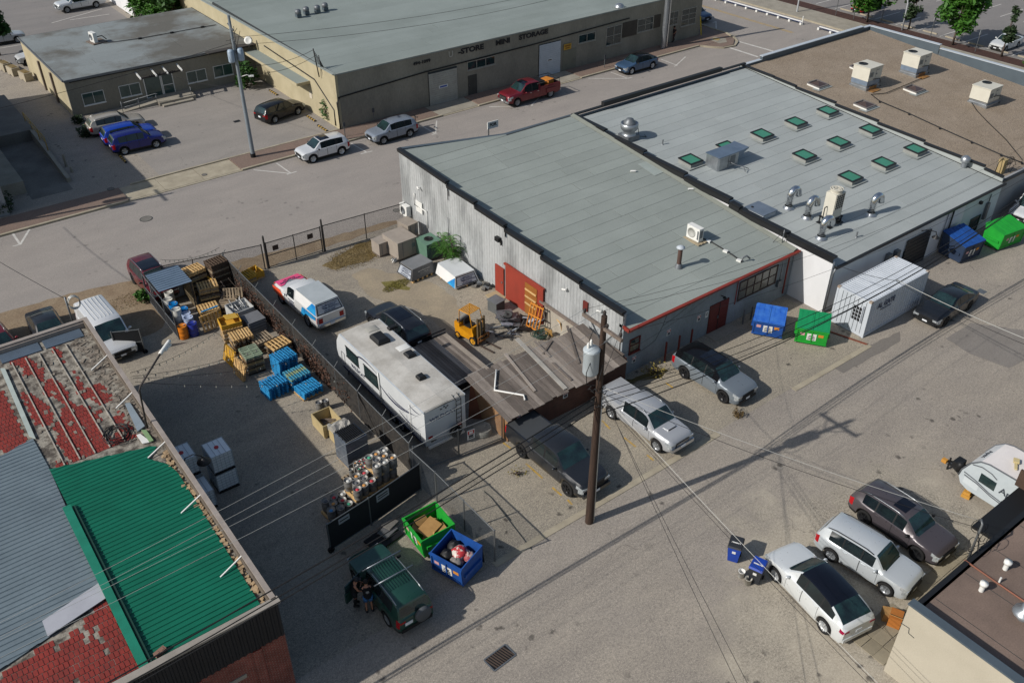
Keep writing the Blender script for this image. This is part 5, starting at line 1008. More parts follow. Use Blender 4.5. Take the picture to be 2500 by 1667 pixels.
    for i in range(len(us)-1):
        fm = (us[i]+us[i+1])/2/L; um = (us[i]+us[i+1])/2
        for side in (1,-1):
            A = [Vector((p.x,p.y*side,p.z)) for p in ringl[i]]; B = [Vector((p.x,p.y*side,p.z)) for p in ringl[i+1]]
            for j in range(n-1):
                tg = 'body'
                inarch = any(abs(um-a) < Ra for a in ax)
                if j == 0: tg = 'underbody'
                elif j in (1,2): tg = 'trim' if clad or j == 1 else 'body'
                elif j in (3,4,5):
                    for k, (a, b) in enumerate(doors):
                        if a*L <= um <= b*L+.018:
                            tg = 'seam' if um < a*L+.018 or um > b*L else f'door{k}{side}'
                    if tg != 'body' and inarch: tg = 'body'
                    if j == 5 and fm < .075: tg = f'headlight{side}'
                    if pick and j in (4,5) and fm > .982: tg = f'taillight{side}'
                    if not pick and j in ((5,) if kind in ('coupe','sedan') else (4,5)) and fm > .945 and fm < .997: tg = f'taillight{side}'
                    if j == 4 and fm < .04: tg = f'headlight{side}'
                elif j == 7:
                    if inr(fm, pillars): tg = f'side_window{[k for k,(a,b) in enumerate(pillars) if a<=fm<=b][0]}{side}'
                    elif ws[0]+.04 < fm < ws[1]: tg = 'body'
                    elif pillars and pillars[0][0] < fm < pillars[-1][1]: tg = 'pillar'
                elif j == 9 or (j == 8 and False):
                    if ws[0] <= fm <= ws[1]: tg = 'windshield'
                    elif rw[0] <= fm <= rw[1]: tg = 'rear_window'
                    elif blackroof and ws[1] < fm < rw[0]: tg = 'glass_roof'
                    elif pick and bed.get('cover') and fm > c1+.03 and fm < .985: tg = 'bed_cover'
                    elif pick and bed.get('open') and fm > c1+.03 and fm < .985: tg = None
                if j == 8 and blackroof and ws[1] < fm < rw[0]: tg = 'glass_roof'
                if roofcol and j in (8,9) and tg == 'body' and ws[1] < fm < rw[0]: tg = 'roof'
                if roofcol and j in (7,8) and tg == 'body' and ws[0]+.03 < fm < .97 and g: tg = 'roof' if fm < .96 and fm > ws[0]+.05 else 'body'
                if tg is None: continue
                q = [A[j],B[j],B[j+1],A[j+1]]
                if side < 0: q.reverse()
                emit(tg, q)
    for R_, rev in ((ringl[0],False),(ringl[-1],True)):
        loop = [Vector((p.x,p.y,p.z)) for p in R_[1:]]+[Vector((p.x,-p.y,p.z)) for p in R_[-2:0:-1]]
        emit('body', loop[::-1] if rev else loop, False)
    names = {'body':('body',P),'underbody':('underbody',BLACK),'trim':('sill_trim',BLACK if clad else P),'seam':('seam',BLACK),'pillar':('pillar',BLACK),'windshield':('windshield',GL),'rear_window':('rear_window',GL),'glass_roof':('glass_roof',flat('roof_glass','0d0f18',.08,0,0,.7)),'bed_cover':('bed_cover',bed.get('cover') if bed else BLACK),'roof':('roof',roofcol)}
    for tg, mb in mbs.items():
        if tg in names: nm, mt = names[tg]
        elif tg.startswith('door'): nm, mt = 'door', P
        elif tg.startswith('headlight'): nm, mt = 'headlight', HEADL
        elif tg.startswith('taillight'): nm, mt = 'taillight', tail
        else: nm, mt = 'side_window', SIDEGLASS
        pt = obj(nm, mb, mt, o, sharp=38)
        if nm == 'door':
            k = int(tg[4]); s = int(tg[5:]); a, b = doors[k]; u = (b-.035)*L
            obj('handle', MB().box((X(u), s*(hw*.985), lerpk(belt,b)*H-.09),(.2,.03,.035)), P if not chromeg else CHROME, pt)
    # wheels
    for k, (a, s) in enumerate(((0,1),(0,-1),(1,1),(1,-1))):
        tw = .24 if not pick else .28
        t_ = obj('wheel', tyremesh(r, tw), None, o, (X(ax[a]), s*(hw-tw*.52), r), 0 if s < 0 else pi)
        obj('rim', rimmesh(r, rim[1], RIMS[rim[0]]), None, t_, (0,-tw*.36,0))
    # front / rear details
    zf = lerpk(top, .012)*H
    gm = CHROME if chromeg else BLACK
    if grille:
        mb = MB(); mb.box((X(0)+.012,0,zf*.76),(.06,W*.5,zf*(.24 if grille == 1 else .36))); g_ = obj('grille', mb, BLACK, o)
        mb = MB()
        for i in range(3): mb.box((X(0)+.046,0,zf*(.70+.07*i)),(.012,W*.46,.025))
        if grille == 7:
            mb = MB()
            for i in range(7): mb.box((X(0)+.046,-W*.21+i*W*.07,zf*.78),(.015,W*.022,zf*.2))
        obj('grille_bar', mb, gm, g_)
    mb = MB(); mb.box((X(0)+.0,0,zb0+.16),(.08,W*.72,.16)); obj('front_bumper_intake', mb, BLACK, o)
    if pick: mb = MB(); mb.box((X(0)+.03,0,zb0+.2),(.14,W*.86,.2)); obj('front_bumper', mb, CHROME if chromeg else P, o); mb = MB(); mb.box((X(L)-.03,0,zb0+.22),(.16,W*.9,.18)); obj('rear_bumper', mb, CHROME if chromeg else BLACK, o)
    if plate[0]: obj('licence_plate', MB().box((X(0)+.035+(.08 if pick else 0),0,zb0+.24),(.012,.31,.14)), PLATE, o)
    if plate[1]: obj('licence_plate', MB().box((X(L)-.012-(.11 if pick else 0),0,(zb0+.24) if pick else bel*H*.72),(.012,.31,.15)), PLATE, o)
    if not pick: obj('rear_bumper', MB().box((X(L)-.0,0,zb0+.22),(.06,W*.82,.2)), BLACK if clad else P, o)
    for s in (1,-1):
        u = (ws[0]+.075)*L; z = lerpk(belt,.3)*H+.07
        mb = MB(); mb.box((X(u),s*(hw*.95+.05),z-.04),(.06,.12,.04)); mb.lathe([(0,-.1),(.055,-.08),(.075,0),(.055,.08),(0,.1)],8,(X(u),s*(hw+.1),z+.02),ax='Y'); obj('mirror', mb, P if not clad or pick else BLACK, o)
        mb = MB(); mb.box((X(.012*L)+.03,s*W*.34,zf*.84),(.09,W*.19,.12)); obj('headlight', mb, HEADL, o)
        mb = MB(); mb.box((X(L)+.012,s*W*.36,(bel*.9)*H),(.05,W*.14,.1 if not pick else .34)); obj('taillight', mb, tail, o)
        if rails:
            a, b = ws[1]*L+.1, (rw[0]-.03)*L; zr = H+.02; yr = hw*.70 if kind != 'jeep' else hw*.74
            ys = lambda u: yr-.02
            mb = MB(); pts = [(X(u), s*ys(u), lerpk(top,u/L)*H+.03+(.0 if 0 < k < 6 else -.05)) for k, u in enumerate([a+(b-a)*i/6 for i in range(7)])]; mb.tube(pts,.022,6); obj('roof_rail', mb, RAILM if rails is True else rails, o)
    if sunroof:
        a, b = sunroof[0]*L, sunroof[1]*L; sw = hw*sunroof[2]; mb = MB(); us2 = [a+(b-a)*i/6 for i in range(7)]
        for u, v in zip(us2, us2[1:]):
            zu, zv = smk(top,u/L,.012)*H, smk(top,v/L,.012)*H
            for (ya,ca),(yb,cb) in (((-sw,.012),(0,.031)),((0,.031),(sw,.012))): mb.face([(X(u),ya,zu+ca),(X(v),ya,zv+ca),(X(v),yb,zv+cb),(X(u),yb,zu+cb)][::-1])
        obj('sunroof', mb, flat('roof_glass','0d0f18',.08,0,0,.7), o)
    if hood_scoop: obj('hood_scoop', MB().prism([(X(.14*L),-.28),(X(.14*L),.28),(X(.2*L),.33),(X(.2*L),-.33)][::-1],lerpk(top,.16)*H,[lerpk(top,.16)*H+.06]*2+[lerpk(top,.16)*H+.09]*2), P, o); obj('scoop_mouth', MB().box((X(.138*L),0,lerpk(top,.15)*H+.045),(.02,.5,.045)), BLACK, o)
    if pick and bed.get('open'):
        ub, ue = (c1+.03)*L, .985*L; w = hw*.84; zt = bh*H; fl = zt-.52; mb = MB(); x0, x1 = X(ub), X(ue)
        mb.mesh([(x0,-w,fl),(x1,-w,fl),(x1,w,fl),(x0,w,fl),(x0,-w,zt),(x1,-w,zt),(x1,w,zt),(x0,w,zt)],[(3,2,1,0)[::-1],(0,1,5,4)[::-1],(1,2,6,5)[::-1],(2,3,7,6)[::-1],(3,0,4,7)[::-1]]); obj('cargo_bed', mb, BLACK, o)
    o['wbx'] = 0; del o['wbx']
    return o
RAILM = flat('rail_silver','9a9ea2',.3,.8)
def by_wheels(f, r_, side, W):        # ground points under the near-side front and rear tyres -> centre, heading, wheelbase
    f, r_ = Vector(f[:2]), Vector(r_[:2]); d = (f-r_).normalized(); n = Vector((-d.y,d.x)); s = 1 if side == 'L' else -1
    c = (f+r_)/2-n*s*(W/2-.06); return (c.x,c.y), atan2(d.y,d.x), (f-r_).length
def wcar(label, col, f, r_, side, W=1.86, wb=None, snap=None, **k):
    c, h, w = by_wheels(T(*f), T(*r_), side, W)
    if snap is not None: h = radians(snap)
    return car(label, col, W=W, wb=wb or w, pos=c, head=h, **k)
# --- the three in front of the workshop
BLKP = flat('tonneau_black','3b3e41',.7)
wcar('black crew-cab pickup with a grey bed cover parked by the brick shed', '23262b', (2,2,612,1362), (2,2,242,1052), 'R', 2.05, 3.55, kind='pickup', L=5.85, H=1.95, fo=1.02, r=.42, rim=('black',6), bed={'cab':(.245,.665,0),'h':.70,'cover':BLKP}, clad=False, grille=2, name='pickup_truck', cat='pickup')
wcar('silver double-cab pickup with a hood scoop and silver bed cover', 'a3a6aa', (2,2,1342,1010), (2,2,965,735), 'R', 1.9, 3.4, kind='pickup', L=5.5, H=1.78, fo=.92, r=.39, rim=('alloy',6), bed={'cab':(.235,.66,0),'h':.735,'cover':paint('paint_a3a6aa','a3a6aa')}, clad=False, hood_scoop=True, rails=True, chromeg=True, name='pickup_truck', cat='pickup')
wcar('grey sporty crossover with a black roof and dark wheels', '6f7880', (2,2,1875,605), (2,2,1565,410), 'R', 1.95, 2.86, kind='suv', L=4.87, H=1.70, fo=.95, r=.39, rim=('black',5), roofcol=flat('gloss_black','101114',.15), sunroof=(.43,.66,.55), clad=False, plate=(1,1))
# --- lower right three
wcar('white compact SUV with roof rails and a seven-slot grille', 'b9bfc3', (3,3,1195,850), (3,3,745,565), 'R', 1.82, 2.66, kind='jeep', L=4.45, H=1.67, fo=.86, r=.355, rim=('alloy',5), rails=BLACK, grille=7, clad=False)
wcar('grey-brown SUV with a sunroof and black wheels parked nearest the camper', '4c474b', (3,3,1440,560), (3,3,1020,265), 'R', 1.9, 2.8, kind='suv', L=4.7, H=1.66, fo=.92, r=.38, rim=('black',5), rails=True, sunroof=(.46,.60,.45))
wcar('white electric SUV with a black glass roof, its tail towards the beige building', 'cfd3d4', (3,3,297,730), (3,3,690,1150), 'L', 1.94, 3.04, kind='coupe', L=4.87, H=1.69, fo=.86, r=.375, rim=('two',5), blackroof=True, clad=False, grille=0, tail=flat('tail_magenta','8a0f38',.2))
# --- alley sedan and green SUV
wcar('black sedan parked against the white shipping container', '191b1f', (1,3,1655,1330), (1,3,1895,1190), 'L', 1.88, 2.85, snap=182, kind='sedan', L=4.9, H=1.45, fo=.9, r=.34, rim=('black',5), clad=False, metal=.1)
gs_ = wcar('dark green SUV with roof bars, a rear spare wheel and its door open', '1c4238', (3,1,893,748), (3,1,1172,1108), 'L', 1.82, 2.7, snap=90, kind='jeep', L=4.5, H=1.74, fo=.8, r=.36, rim=('alloy',5), rails=True, plate=(0,0))
mb = MB(); mb.lathe([(.0,-.17),(.3,-.17),(.37,-.13),(.38,0),(.3,.04),(0,.04)],20,ax='X'); obj('spare_wheel_cover', mb, flat('spare_cover','4b4f53',.6), gs_, (-2.36,-.28,.95))
obj('licence_plate', MB().box((-2.37,.38,.82),(.02,.36,.16)), PLATE, gs_)
for x in (.35,-.65): obj('roof_bar', MB().tube([(x,-.95,1.87),(x,.95,1.87)],.03,8), STEEL, gs_)
mb = MB()
for i in range(9): mb.box((-.35,-.5+i*.125,1.775),(1.7,.03,.015))
obj('roof_rib', mb, paint('paint_1c4238','1c4238'), gs_)
# open driver's door (swung out)
dm = MB(); dm.prism([(0,0),(-.08,.0),(-.42,.95),(-.34,.98)],.45,1.05); dm2 = MB(); dm2.prism([(-.02,.05),(-.06,.05),(-.4,.92),(-.36,.94)],1.05,1.5)
d_ = obj('open_door', dm, paint('paint_1c4238','1c4238'), gs_, (.72,.9,0)); obj('side_window', dm2, CARGLASS, d_)
# --- yard: wrapped pickup with canopy, black SUV
wp = wcar('white work pickup wrapped in pink, orange and blue with a tall canopy', 'd8d9d8', (1,1,295,1135), (1,1,515,1325), 'L', 2.03, 3.4, kind='pickup', L=5.75, H=1.87, fo=1.0, r=.4, rim=('alloy',5), bed={'cab':(.25,.52,0),'h':.70,'cover':WHITE}, clad=False, chromeg=True, doors=[(.29,.5)], pillars=[(.33,.485)], name='pickup_truck', cat='pickup', plate=(1,1))
WRAPW = mat('wrap_white','dcdcda','cfd0cf',rough=.35,coord='O'); WRAPB = mat('wrap_blue','2f9fd0','1d6fb8',rough=.4,scale=2,amt=.9,coord='O'); WRAPP = mat('wrap_pink','e0508c','d84e6a',rough=.4,scale=1.5,amt=.9,coord='O'); WRAPO = mat('wrap_orange','e8693a','dd3f35',rough=.4,scale=1.2,amt=.9,coord='O')
x0, x1 = -.28, -2.98
def canopy(parent, x0, x1, zb, zt, w, wt, m_side, m_top, slant=.25):
    V = [(x0,-w,zb),(x1,-w,zb),(x1,w,zb),(x0,w,zb),(x0-.05,-wt,zt),(x1+slant,-wt,zt),(x1+slant,wt,zt),(x0-.05,wt,zt)]
    mb = MB(); mb.mesh(V,[(0,1,5,4)[::-1],(2,3,7,6)[::-1],(3,0,4,7)[::-1],(1,2,6,5)[::-1]]); c = obj('canopy', mb, m_side, parent); c_ = mb
    mb = MB(); mb.prism([(x0-.05,-wt),(x1+slant,-wt),(x1+slant,wt),(x0-.05,wt)][::-1],zt,zt+.05); obj('canopy_roof', mb, m_top, c)
    return c
cp_ = canopy(wp, x0, x1, 1.33, 1.98, .95, .80, WRAPW, mat('canopy_grey','a9b0b3','9aa1a4',rough=.4,coord='O'))
# panels of the wrap laid 4 mm proud on the sheet metal
for s in (1,-1):
    y = lambda z: s*(.957-.15*(max(z,1.33)-1.33)/.65)
    mb = MB(); q = [(-1.75,1.34),(-2.93,1.34),(-2.74,1.96),(-2.35,1.96)]; F = [(x,y(z)+s*.004,z) for x, z in q]; mb.face(F if s > 0 else F[::-1]); obj('wrap_panel', mb, WRAPB, cp_)
    mb = MB(); q = [(-1.0,.62),(-1.28,1.28),(-2.9,1.28),(-2.9,1.05),(-2.3,.95),(-1.72,.98),(-1.3,.62)]; F = [(x,s*1.018,z) for x, z in q]; mb.face(F[::-1] if s < 0 else F); obj('wrap_panel', mb, WRAPB, wp)
    mb = MB(); q = [(2.55,.62),(2.62,1.05),(1.6,1.14),(1.05,.62),(1.3,.5)]; F = [(x,s*1.02,z) for x, z in q]; mb.face(F[::-1] if s > 0 else F); obj('wrap_panel', mb, WRAPO, wp)
    for i in range(3): obj('wrap_print', MB().box((.2-i*.12,s*1.02,.98-i*.13),(.75,.006,.06)), flat('navy_print','1c2648',.5), wp)
    mb = MB(); q = [(-.3,1.95),(-.7,1.95),(-.7,1.7),(-.3,1.7)]
mb = MB(); mb.mesh([(2.62,-.84,1.165),(2.62,.84,1.165),(1.75,.86,1.25),(1.75,.6,1.262),(2.25,0,1.25),(1.75,-.6,1.262),(1.75,-.86,1.25)],[(0,1,2,3,4,5,6)]); obj('wrap_panel', mb, WRAPP, wp)
mb = MB(); mb.box((2.7,0,.95),(.02,1.7,.3)); obj('wrap_panel', mb, WRAPO, wp)
NAVY = flat('navy_print','1c2648',.5)
def tailprint(parent, cx, w, zb, zt, xb, xt, wide, small=True):
    # glazed rear hatch with a wave mark and three lines of lettering
    n = Vector((-(zt-zb),0,-(xb-xt))); L_ = hypot(zt-zb, xb-xt); tilt = atan2(xt-xb, zt-zb)
    mb = MB(); mb.mesh([(xb-.012,-w,zb),(xb-.012,w,zb),(xt-.012,w*wide,zt),(xt-.012,-w*wide,zt)],[(0,3,2,1)]); h = obj('rear_hatch', mb, BLKTRIM, parent)
    mb = MB(); f = lambda t, s: (xb+(xt-xb)*t-.018, s*(w*(1-t)+w*wide*t)*.92, zb+(zt-zb)*t); mb.mesh([f(.08,-1),f(.08,1),f(.92,1),f(.92,-1)],[(0,3,2,1)]); obj('hatch_glass', mb, mat('silver_window','aab0b8','9aa0a8',rough=.3,coord='O'), h)
    rot = Matrix.Rotation(-pi/2, 4, 'Z') @ Matrix.Rotation(pi/2-tilt, 4, 'X')
    c = lambda t, s: Vector(f(t, s))+Vector((-.008,0,0))
    for t, sz, tx, s in ((.78,.115,'REFRIGERATION',-.3),(.6,.1,'HEATING &',-.3),(.43,.1,'AIR CONDITIONING',-.3),(.2,.13,'250-490-5665',0)): text(h, tx, sz, c(t,s), rot, NAVY, 'print', .002, .002, False, 1.1 if t < .5 else 1)
    for i in range(3):
        mb = MB(); pts = [c(.78-i*.14, .62-k*.06)+Vector((0,0,.022*sin(k*1.4))) for k in range(9)]; mb.tube(pts,.017,4); obj('wave_mark', mb, NAVY, h)
tailprint(wp, 0, .88, 1.36, 1.94, -2.985, -2.745, .86)
text(wp, 'REFRIGERATION', .2, (2.0,0,1.268), Matrix.Rotation(-pi/2,4,'Z') @ Matrix.Rotation(radians(6),4,'X'), NAVY, 'print', .002, .004, False); text(wp, 'HEATING', .2, (2.22,0,1.25), Matrix.Rotation(-pi/2,4,'Z') @ Matrix.Rotation(radians(6),4,'X'), NAVY, 'print', .002, .004, False)
c = (T(1,1,1080,1160,1.7)+T(1,1,1370,1215,1.7)+T(1,1,1220,1290,1.7)+T(1,1,1190,1105,1.7))/4
car('black SUV with silver roof rails and a glass roof beside the white trailer', '191b22', 'suv', 4.85, 1.94, 1.74, 2.86, .92, .38, ('alloy',5), (c.x,c.y-.1), radians(92), True, True, (.44,.72,.5))
# --- street
wcar('white compact SUV with a black sunroof parked across the street', 'ccced0', (0,1,545,1330), (0,1,790,1265), 'L', 1.86, 2.7, snap=180, kind='suv', L=4.42, H=1.65, fo=.86, r=.37, rim=('two',5), sunroof=(.42,.62,.55), clad=True)
o = wcar('silver-blue SUV with a rear bike rack parked across the street', '7f8894', (0,1,1125,1180), (0,1,1345,1115), 'L', 1.84, 2.7, snap=180, kind='suv', L=4.55, H=1.67, fo=.92, r=.36, rim=('alloy',5))
mb = MB(); mb.tube([(-2.35,0,.5),(-2.5,0,.6),(-2.5,0,1.45)],.04,6); mb.tube([(-2.5,-.3,1.4),(-2.62,-.3,1.42)],.03,6); mb.tube([(-2.5,.3,1.4),(-2.62,.3,1.42)],.03,6); mb.tube([(-2.5,-.35,1.4),(-2.5,.35,1.4)],.035,6); obj('bike_rack', mb, BLACK, o)
wcar('blue-grey fastback electric crossover parked near the street corner', '3f5a78', (0,2,1135,610), (0,2,1310,565), 'L', 1.88, 2.98, snap=180, kind='coupe', L=4.72, H=1.62, fo=.87, r=.37, rim=('two',5), roofcol=flat('gloss_black','101114',.15), metal=.4)
o = wcar('dark red crew-cab pickup with a loaded open bed across the street', '6c1420', (0,2,200,875), (0,2,490,795), 'L', 2.05, 4.1, snap=180, kind='pickup', L=6.3, H=1.95, fo=1.0, r=.42, rim=('alloy',8), bed={'cab':(.235,.60,0),'h':.71,'open':1}, clad=False, chromeg=True, grille=2, name='pickup_truck', cat='pickup', sunroof=(.33,.42,.5))
mb = MB(); 
for s in (-1,1): mb.tube([(-.4,s*.9,1.38),(-.4,s*.9,1.72),(-3.2,s*.9,1.72),(-3.2,s*.9,1.38)],.03,6)
mb.tube([(-.4,-.9,1.72),(-.4,.9,1.72)],.03,6); mb.tube([(-3.2,-.9,1.72),(-3.2,.9,1.72)],.03,6); obj('bed_rack', mb, BLACK, o)
mb = MB(); mb.box((-2.3,.1,1.3),(.8,1.0,.7),.2); obj('orange_cargo', mb, mat('orange_cargo','c07a2a','a86420'), o); mb = MB(); mb.box((-1.1,0,1.35),(.9,1.3,.8)); obj('black_cargo', mb, BLACK, o)
for s in (-1,1): mb = MB(); mb.box((-2.05,s*1.0,.85),(1.2,.16,.42)); obj('rear_fender', mb, paint('paint_6c1420','6c1420'), o)
# --- storage lot
wcar('black SUV facing the cream storage wall', '0e1014', (0,1,440,935), (0,1,235,1010), 'R', 1.88, 2.7, kind='suv', L=4.65, H=1.66, fo=.93, r=.36, rim=('alloy',5), clad=False)
wcar('deep blue SUV nearest the street in the row of three', '0a1464', (0,0,1285,1205), (0,0,1020,1265), 'R', 1.84, 2.69, kind='suv', L=4.5, H=1.68, fo=.9, r=.36, rim=('alloy',5), group='three cars in a row by the driveway')
car('bright blue SUV, the middle one of the three cars in a row', '0a3aa2', 'suv', 4.5, 1.84, 1.68, 2.69, .9, .36, ('alloy',5), (18.95,80.9), radians(-3), group='three cars in a row by the driveway')
car('silver-beige wagon nearest the office in the row of three', 'a39d92', 'wagon', 4.8, 1.84, 1.6, 2.74, .95, .36, ('alloy',5), (18.9,84.2), radians(-3), rails=True, group='three cars in a row by the driveway')
# --- far lots
wcar('white crew-cab pickup in the back lot at the top left', 'c9ccce', (0,0,548,110), (0,0,797,65), 'L', 1.95, 3.6, kind='pickup', L=5.8, H=1.85, fo=.95, r=.39, rim=('alloy',6), bed={'cab':(.24,.64,0),'h':.71,'cover':BLKP}, clad=False, chromeg=True, name='pickup_truck', cat='pickup')
c = T(0,0,155,350); car('silver car half hidden by the tree at the left edge', 'a7abb0', 'suv', 4.5, 1.84, 1.6, 2.69, .9, .36, ('alloy',5), (c.x-1.35,c.y+.9), radians(-4))
car('white car peeking out behind the left end of the office', 'c8cacc', 'suv', 4.5, 1.84, 1.6, 2.69, .9, .36, ('alloy',5), (18.35,108.6), radians(180))
wcar('white sedan in the far lot by the thin dark tree', 'd2d4d4', (0,3,2175,425), (0,3,2285,385), 'L', 1.76, 2.6, snap=180, kind='sedan', L=4.5, H=1.45, fo=.88, r=.31, rim=('alloy',6), clad=False)
car('bright red car under the tree in the far lot', 'b0141c', 'sedan', 4.4, 1.76, 1.46, 2.6, .85, .31, ('alloy',5), (106.4,66.6), radians(180), clad=False)
car('dark blue car just visible behind the end of the storage building', '2c4a6c', 'suv', 4.5, 1.85, 1.6, 2.7, .9, .35, ('alloy',5), (86.3,77.0), radians(-90), clad=False)
# --- verge / street side on the left
car('dark red SUV with a black glass roof parked behind the metal shed', '5a1620', 'suv', 4.7, 1.9, 1.7, 2.8, .92, .37, ('black',5), (12.15,55.3), radians(-88), True, True, (.42,.70,.6))
v = car('white cargo van on the dirt verge beside the red roof', 'd0d2d3', 'van', 5.2, 1.98, 2.05, 3.1, .95, .35, ('alloy',5), (7.75,50.75), radians(-87), False, name='cargo_van', cat='van', pillars=[(.27,.36)], doors=[(.22,.38)])
mb = MB()
for i in range(6): mb.box((-.95,-.55+i*.22,2.075),(2.6,.025,.012))
obj('roof_rib', mb, WHITE, v)
car('red car cut off by the left edge beside the dirt verge', '7c1a26', 'suv', 4.4, 1.8, 1.5, 2.6, .85, .34, ('alloy',5), (2.2,53.7), radians(-85), False, rails=True)
car('dark car half hidden behind the red roof parapet', '23252a', 'sedan', 4.5, 1.8, 1.45, 2.65, .88, .33, ('alloy',5), (5.05,53.3), radians(-90), clad=False)
# --- right edge and bottom edge
car('white vehicle cut off by the right edge past the green dumpster', 'cfd2d4', 'van', 4.9, 1.85, 2.0, 2.9, .9, .34, ('alloy',5), (68.6,25.3), radians(180), False, name='cargo_van', cat='van')
car('silver-blue car barely showing at the bottom edge by the beige wall', '8d9aa6', 'suv', 4.5, 1.82, 1.6, 2.65, .9, .35, ('alloy',5), (21.75,6.55), radians(80), clad=False)
# ================================================================== container, dumpsters
def PX(x, y, z=0.):
    d = RGT*((x-1250)/F_PX)-UPV*((y-833.5)/F_PX)+FWD; s = (z-CAM_H)/d.z
    return Vector((d.x*s, d.y*s, z))
CONT = mat('container_white','b9bfc6','a4abb3',rough=.5,scale=.9,amt=.5,fine=.06,coord='O',stretch=(1,1,.4))
o = thing('shipping_container', 'white corrugated shipping container beside the white building', 'container', (44.66,23.3,0))
Lc, Wc, Hc = 6.06, 2.44, 2.59
def corr(mb, a, b, z0, z1, pitch=.28, d=.036):
    a, b = Vector((*a,0)), Vector((*b,0)); L = (b-a).length; u = (b-a)/L; n = Vector((-u.y,u.x,0)); s = 0; pts = []
    while s < L:
        for ds, dd in ((0,0),(pitch*.3,0),(pitch*.45,d),(pitch*.75,d),(pitch*.9,0)):
            if s+ds <= L: pts.append(a+u*(s+ds)+n*dd)
        s += pitch
    pts.append(b)
    for p, q in zip(pts, pts[1:]): mb.face([p+Vector((0,0,z0)),q+Vector((0,0,z0)),q+Vector((0,0,z1)),p+Vector((0,0,z1))])
for nm, a, b in (('side_wall',(0.08,.03),(Lc-.08,.03)),('side_wall',(Lc-.08,Wc-.03),(.08,Wc-.03)),('end_wall',(Lc-.03,.08),(Lc-.03,Wc-.08))):
    mb = MB(); corr(mb, a, b, .18, Hc-.1); obj(nm, mb, CONT, o)
mb = MB(); mb.bx(.03,.06,.1,Wc-.1,.15,Hc-.1); e = obj('end_door', mb, CONT, o)
for i in range(7): obj('door_rib', MB().bx(.0,.028,.3+i*.28,.315+i*.28,.2,Hc-.15), DULLSTEEL, e)
for i in range(3):
    for j in range(4): obj('stripe_mark', MB().prism([(-.004,.52+i*.2),(.02,.52+i*.2),(.02,.67+i*.2),(-.004,.67+i*.2)],.95+j*.25,[1.12+j*.25]*2+[1.17+j*.25]*2), INK, e)
mb = MB()
for i in range(2): mb.bx(-.004,.02,.42-i*.08,.45-i*.08,.9,2.1)
obj('code_print', mb, mat('grey_print','6d7480'), e)
mb = MB()
for x in (.06,Lc-.06):
    for y in (.06,Wc-.06): mb.bx(x-.06,x+.06,y-.06,y+.06,0,Hc)
for y in (.05,Wc-.05): mb.bx(.12,Lc-.12,y-.04,y+.04,.05,.2); mb.bx(.12,Lc-.12,y-.04,y+.04,Hc-.12,Hc-.01)
for x in (.06,Lc-.06): mb.bx(x-.045,x+.045,.12,Wc-.12,.02,.18); mb.bx(x-.045,x+.045,.12,Wc-.12,Hc-.12,Hc-.01)
obj('frame', mb, CONT, o)
mb = MB()
for i in range(27): x = .1+i*.217; mb.prism([(x,.1),(x+.1,.1),(x+.1,Wc-.1),(x,Wc-.1)],Hc-.09,Hc-.01)
mb.bx(.1,Lc-.1,.1,Wc-.1,Hc-.11,Hc-.06); obj('roof', mb, CONT, o)
for x in (.09,Lc-.09):
    for y in (.09,Wc-.09): obj('corner_casting', MB().bx(x-.095,x+.095,y-.095,y+.095,Hc-.12,Hc+.008), mat('casting_rust','a59a8c','7a5a48',scale=6,coord='O'), o)
text(o, 'AL GATE', .5, (1.7,-.012,1.95), 0, flat('navy_letters','23304f'), 'lettering', .004, .012, False, .9); obj('letter_line', MB().bx(1.2,2.3,-.012,-.004,1.58,1.64), flat('navy_letters','23304f'), o)
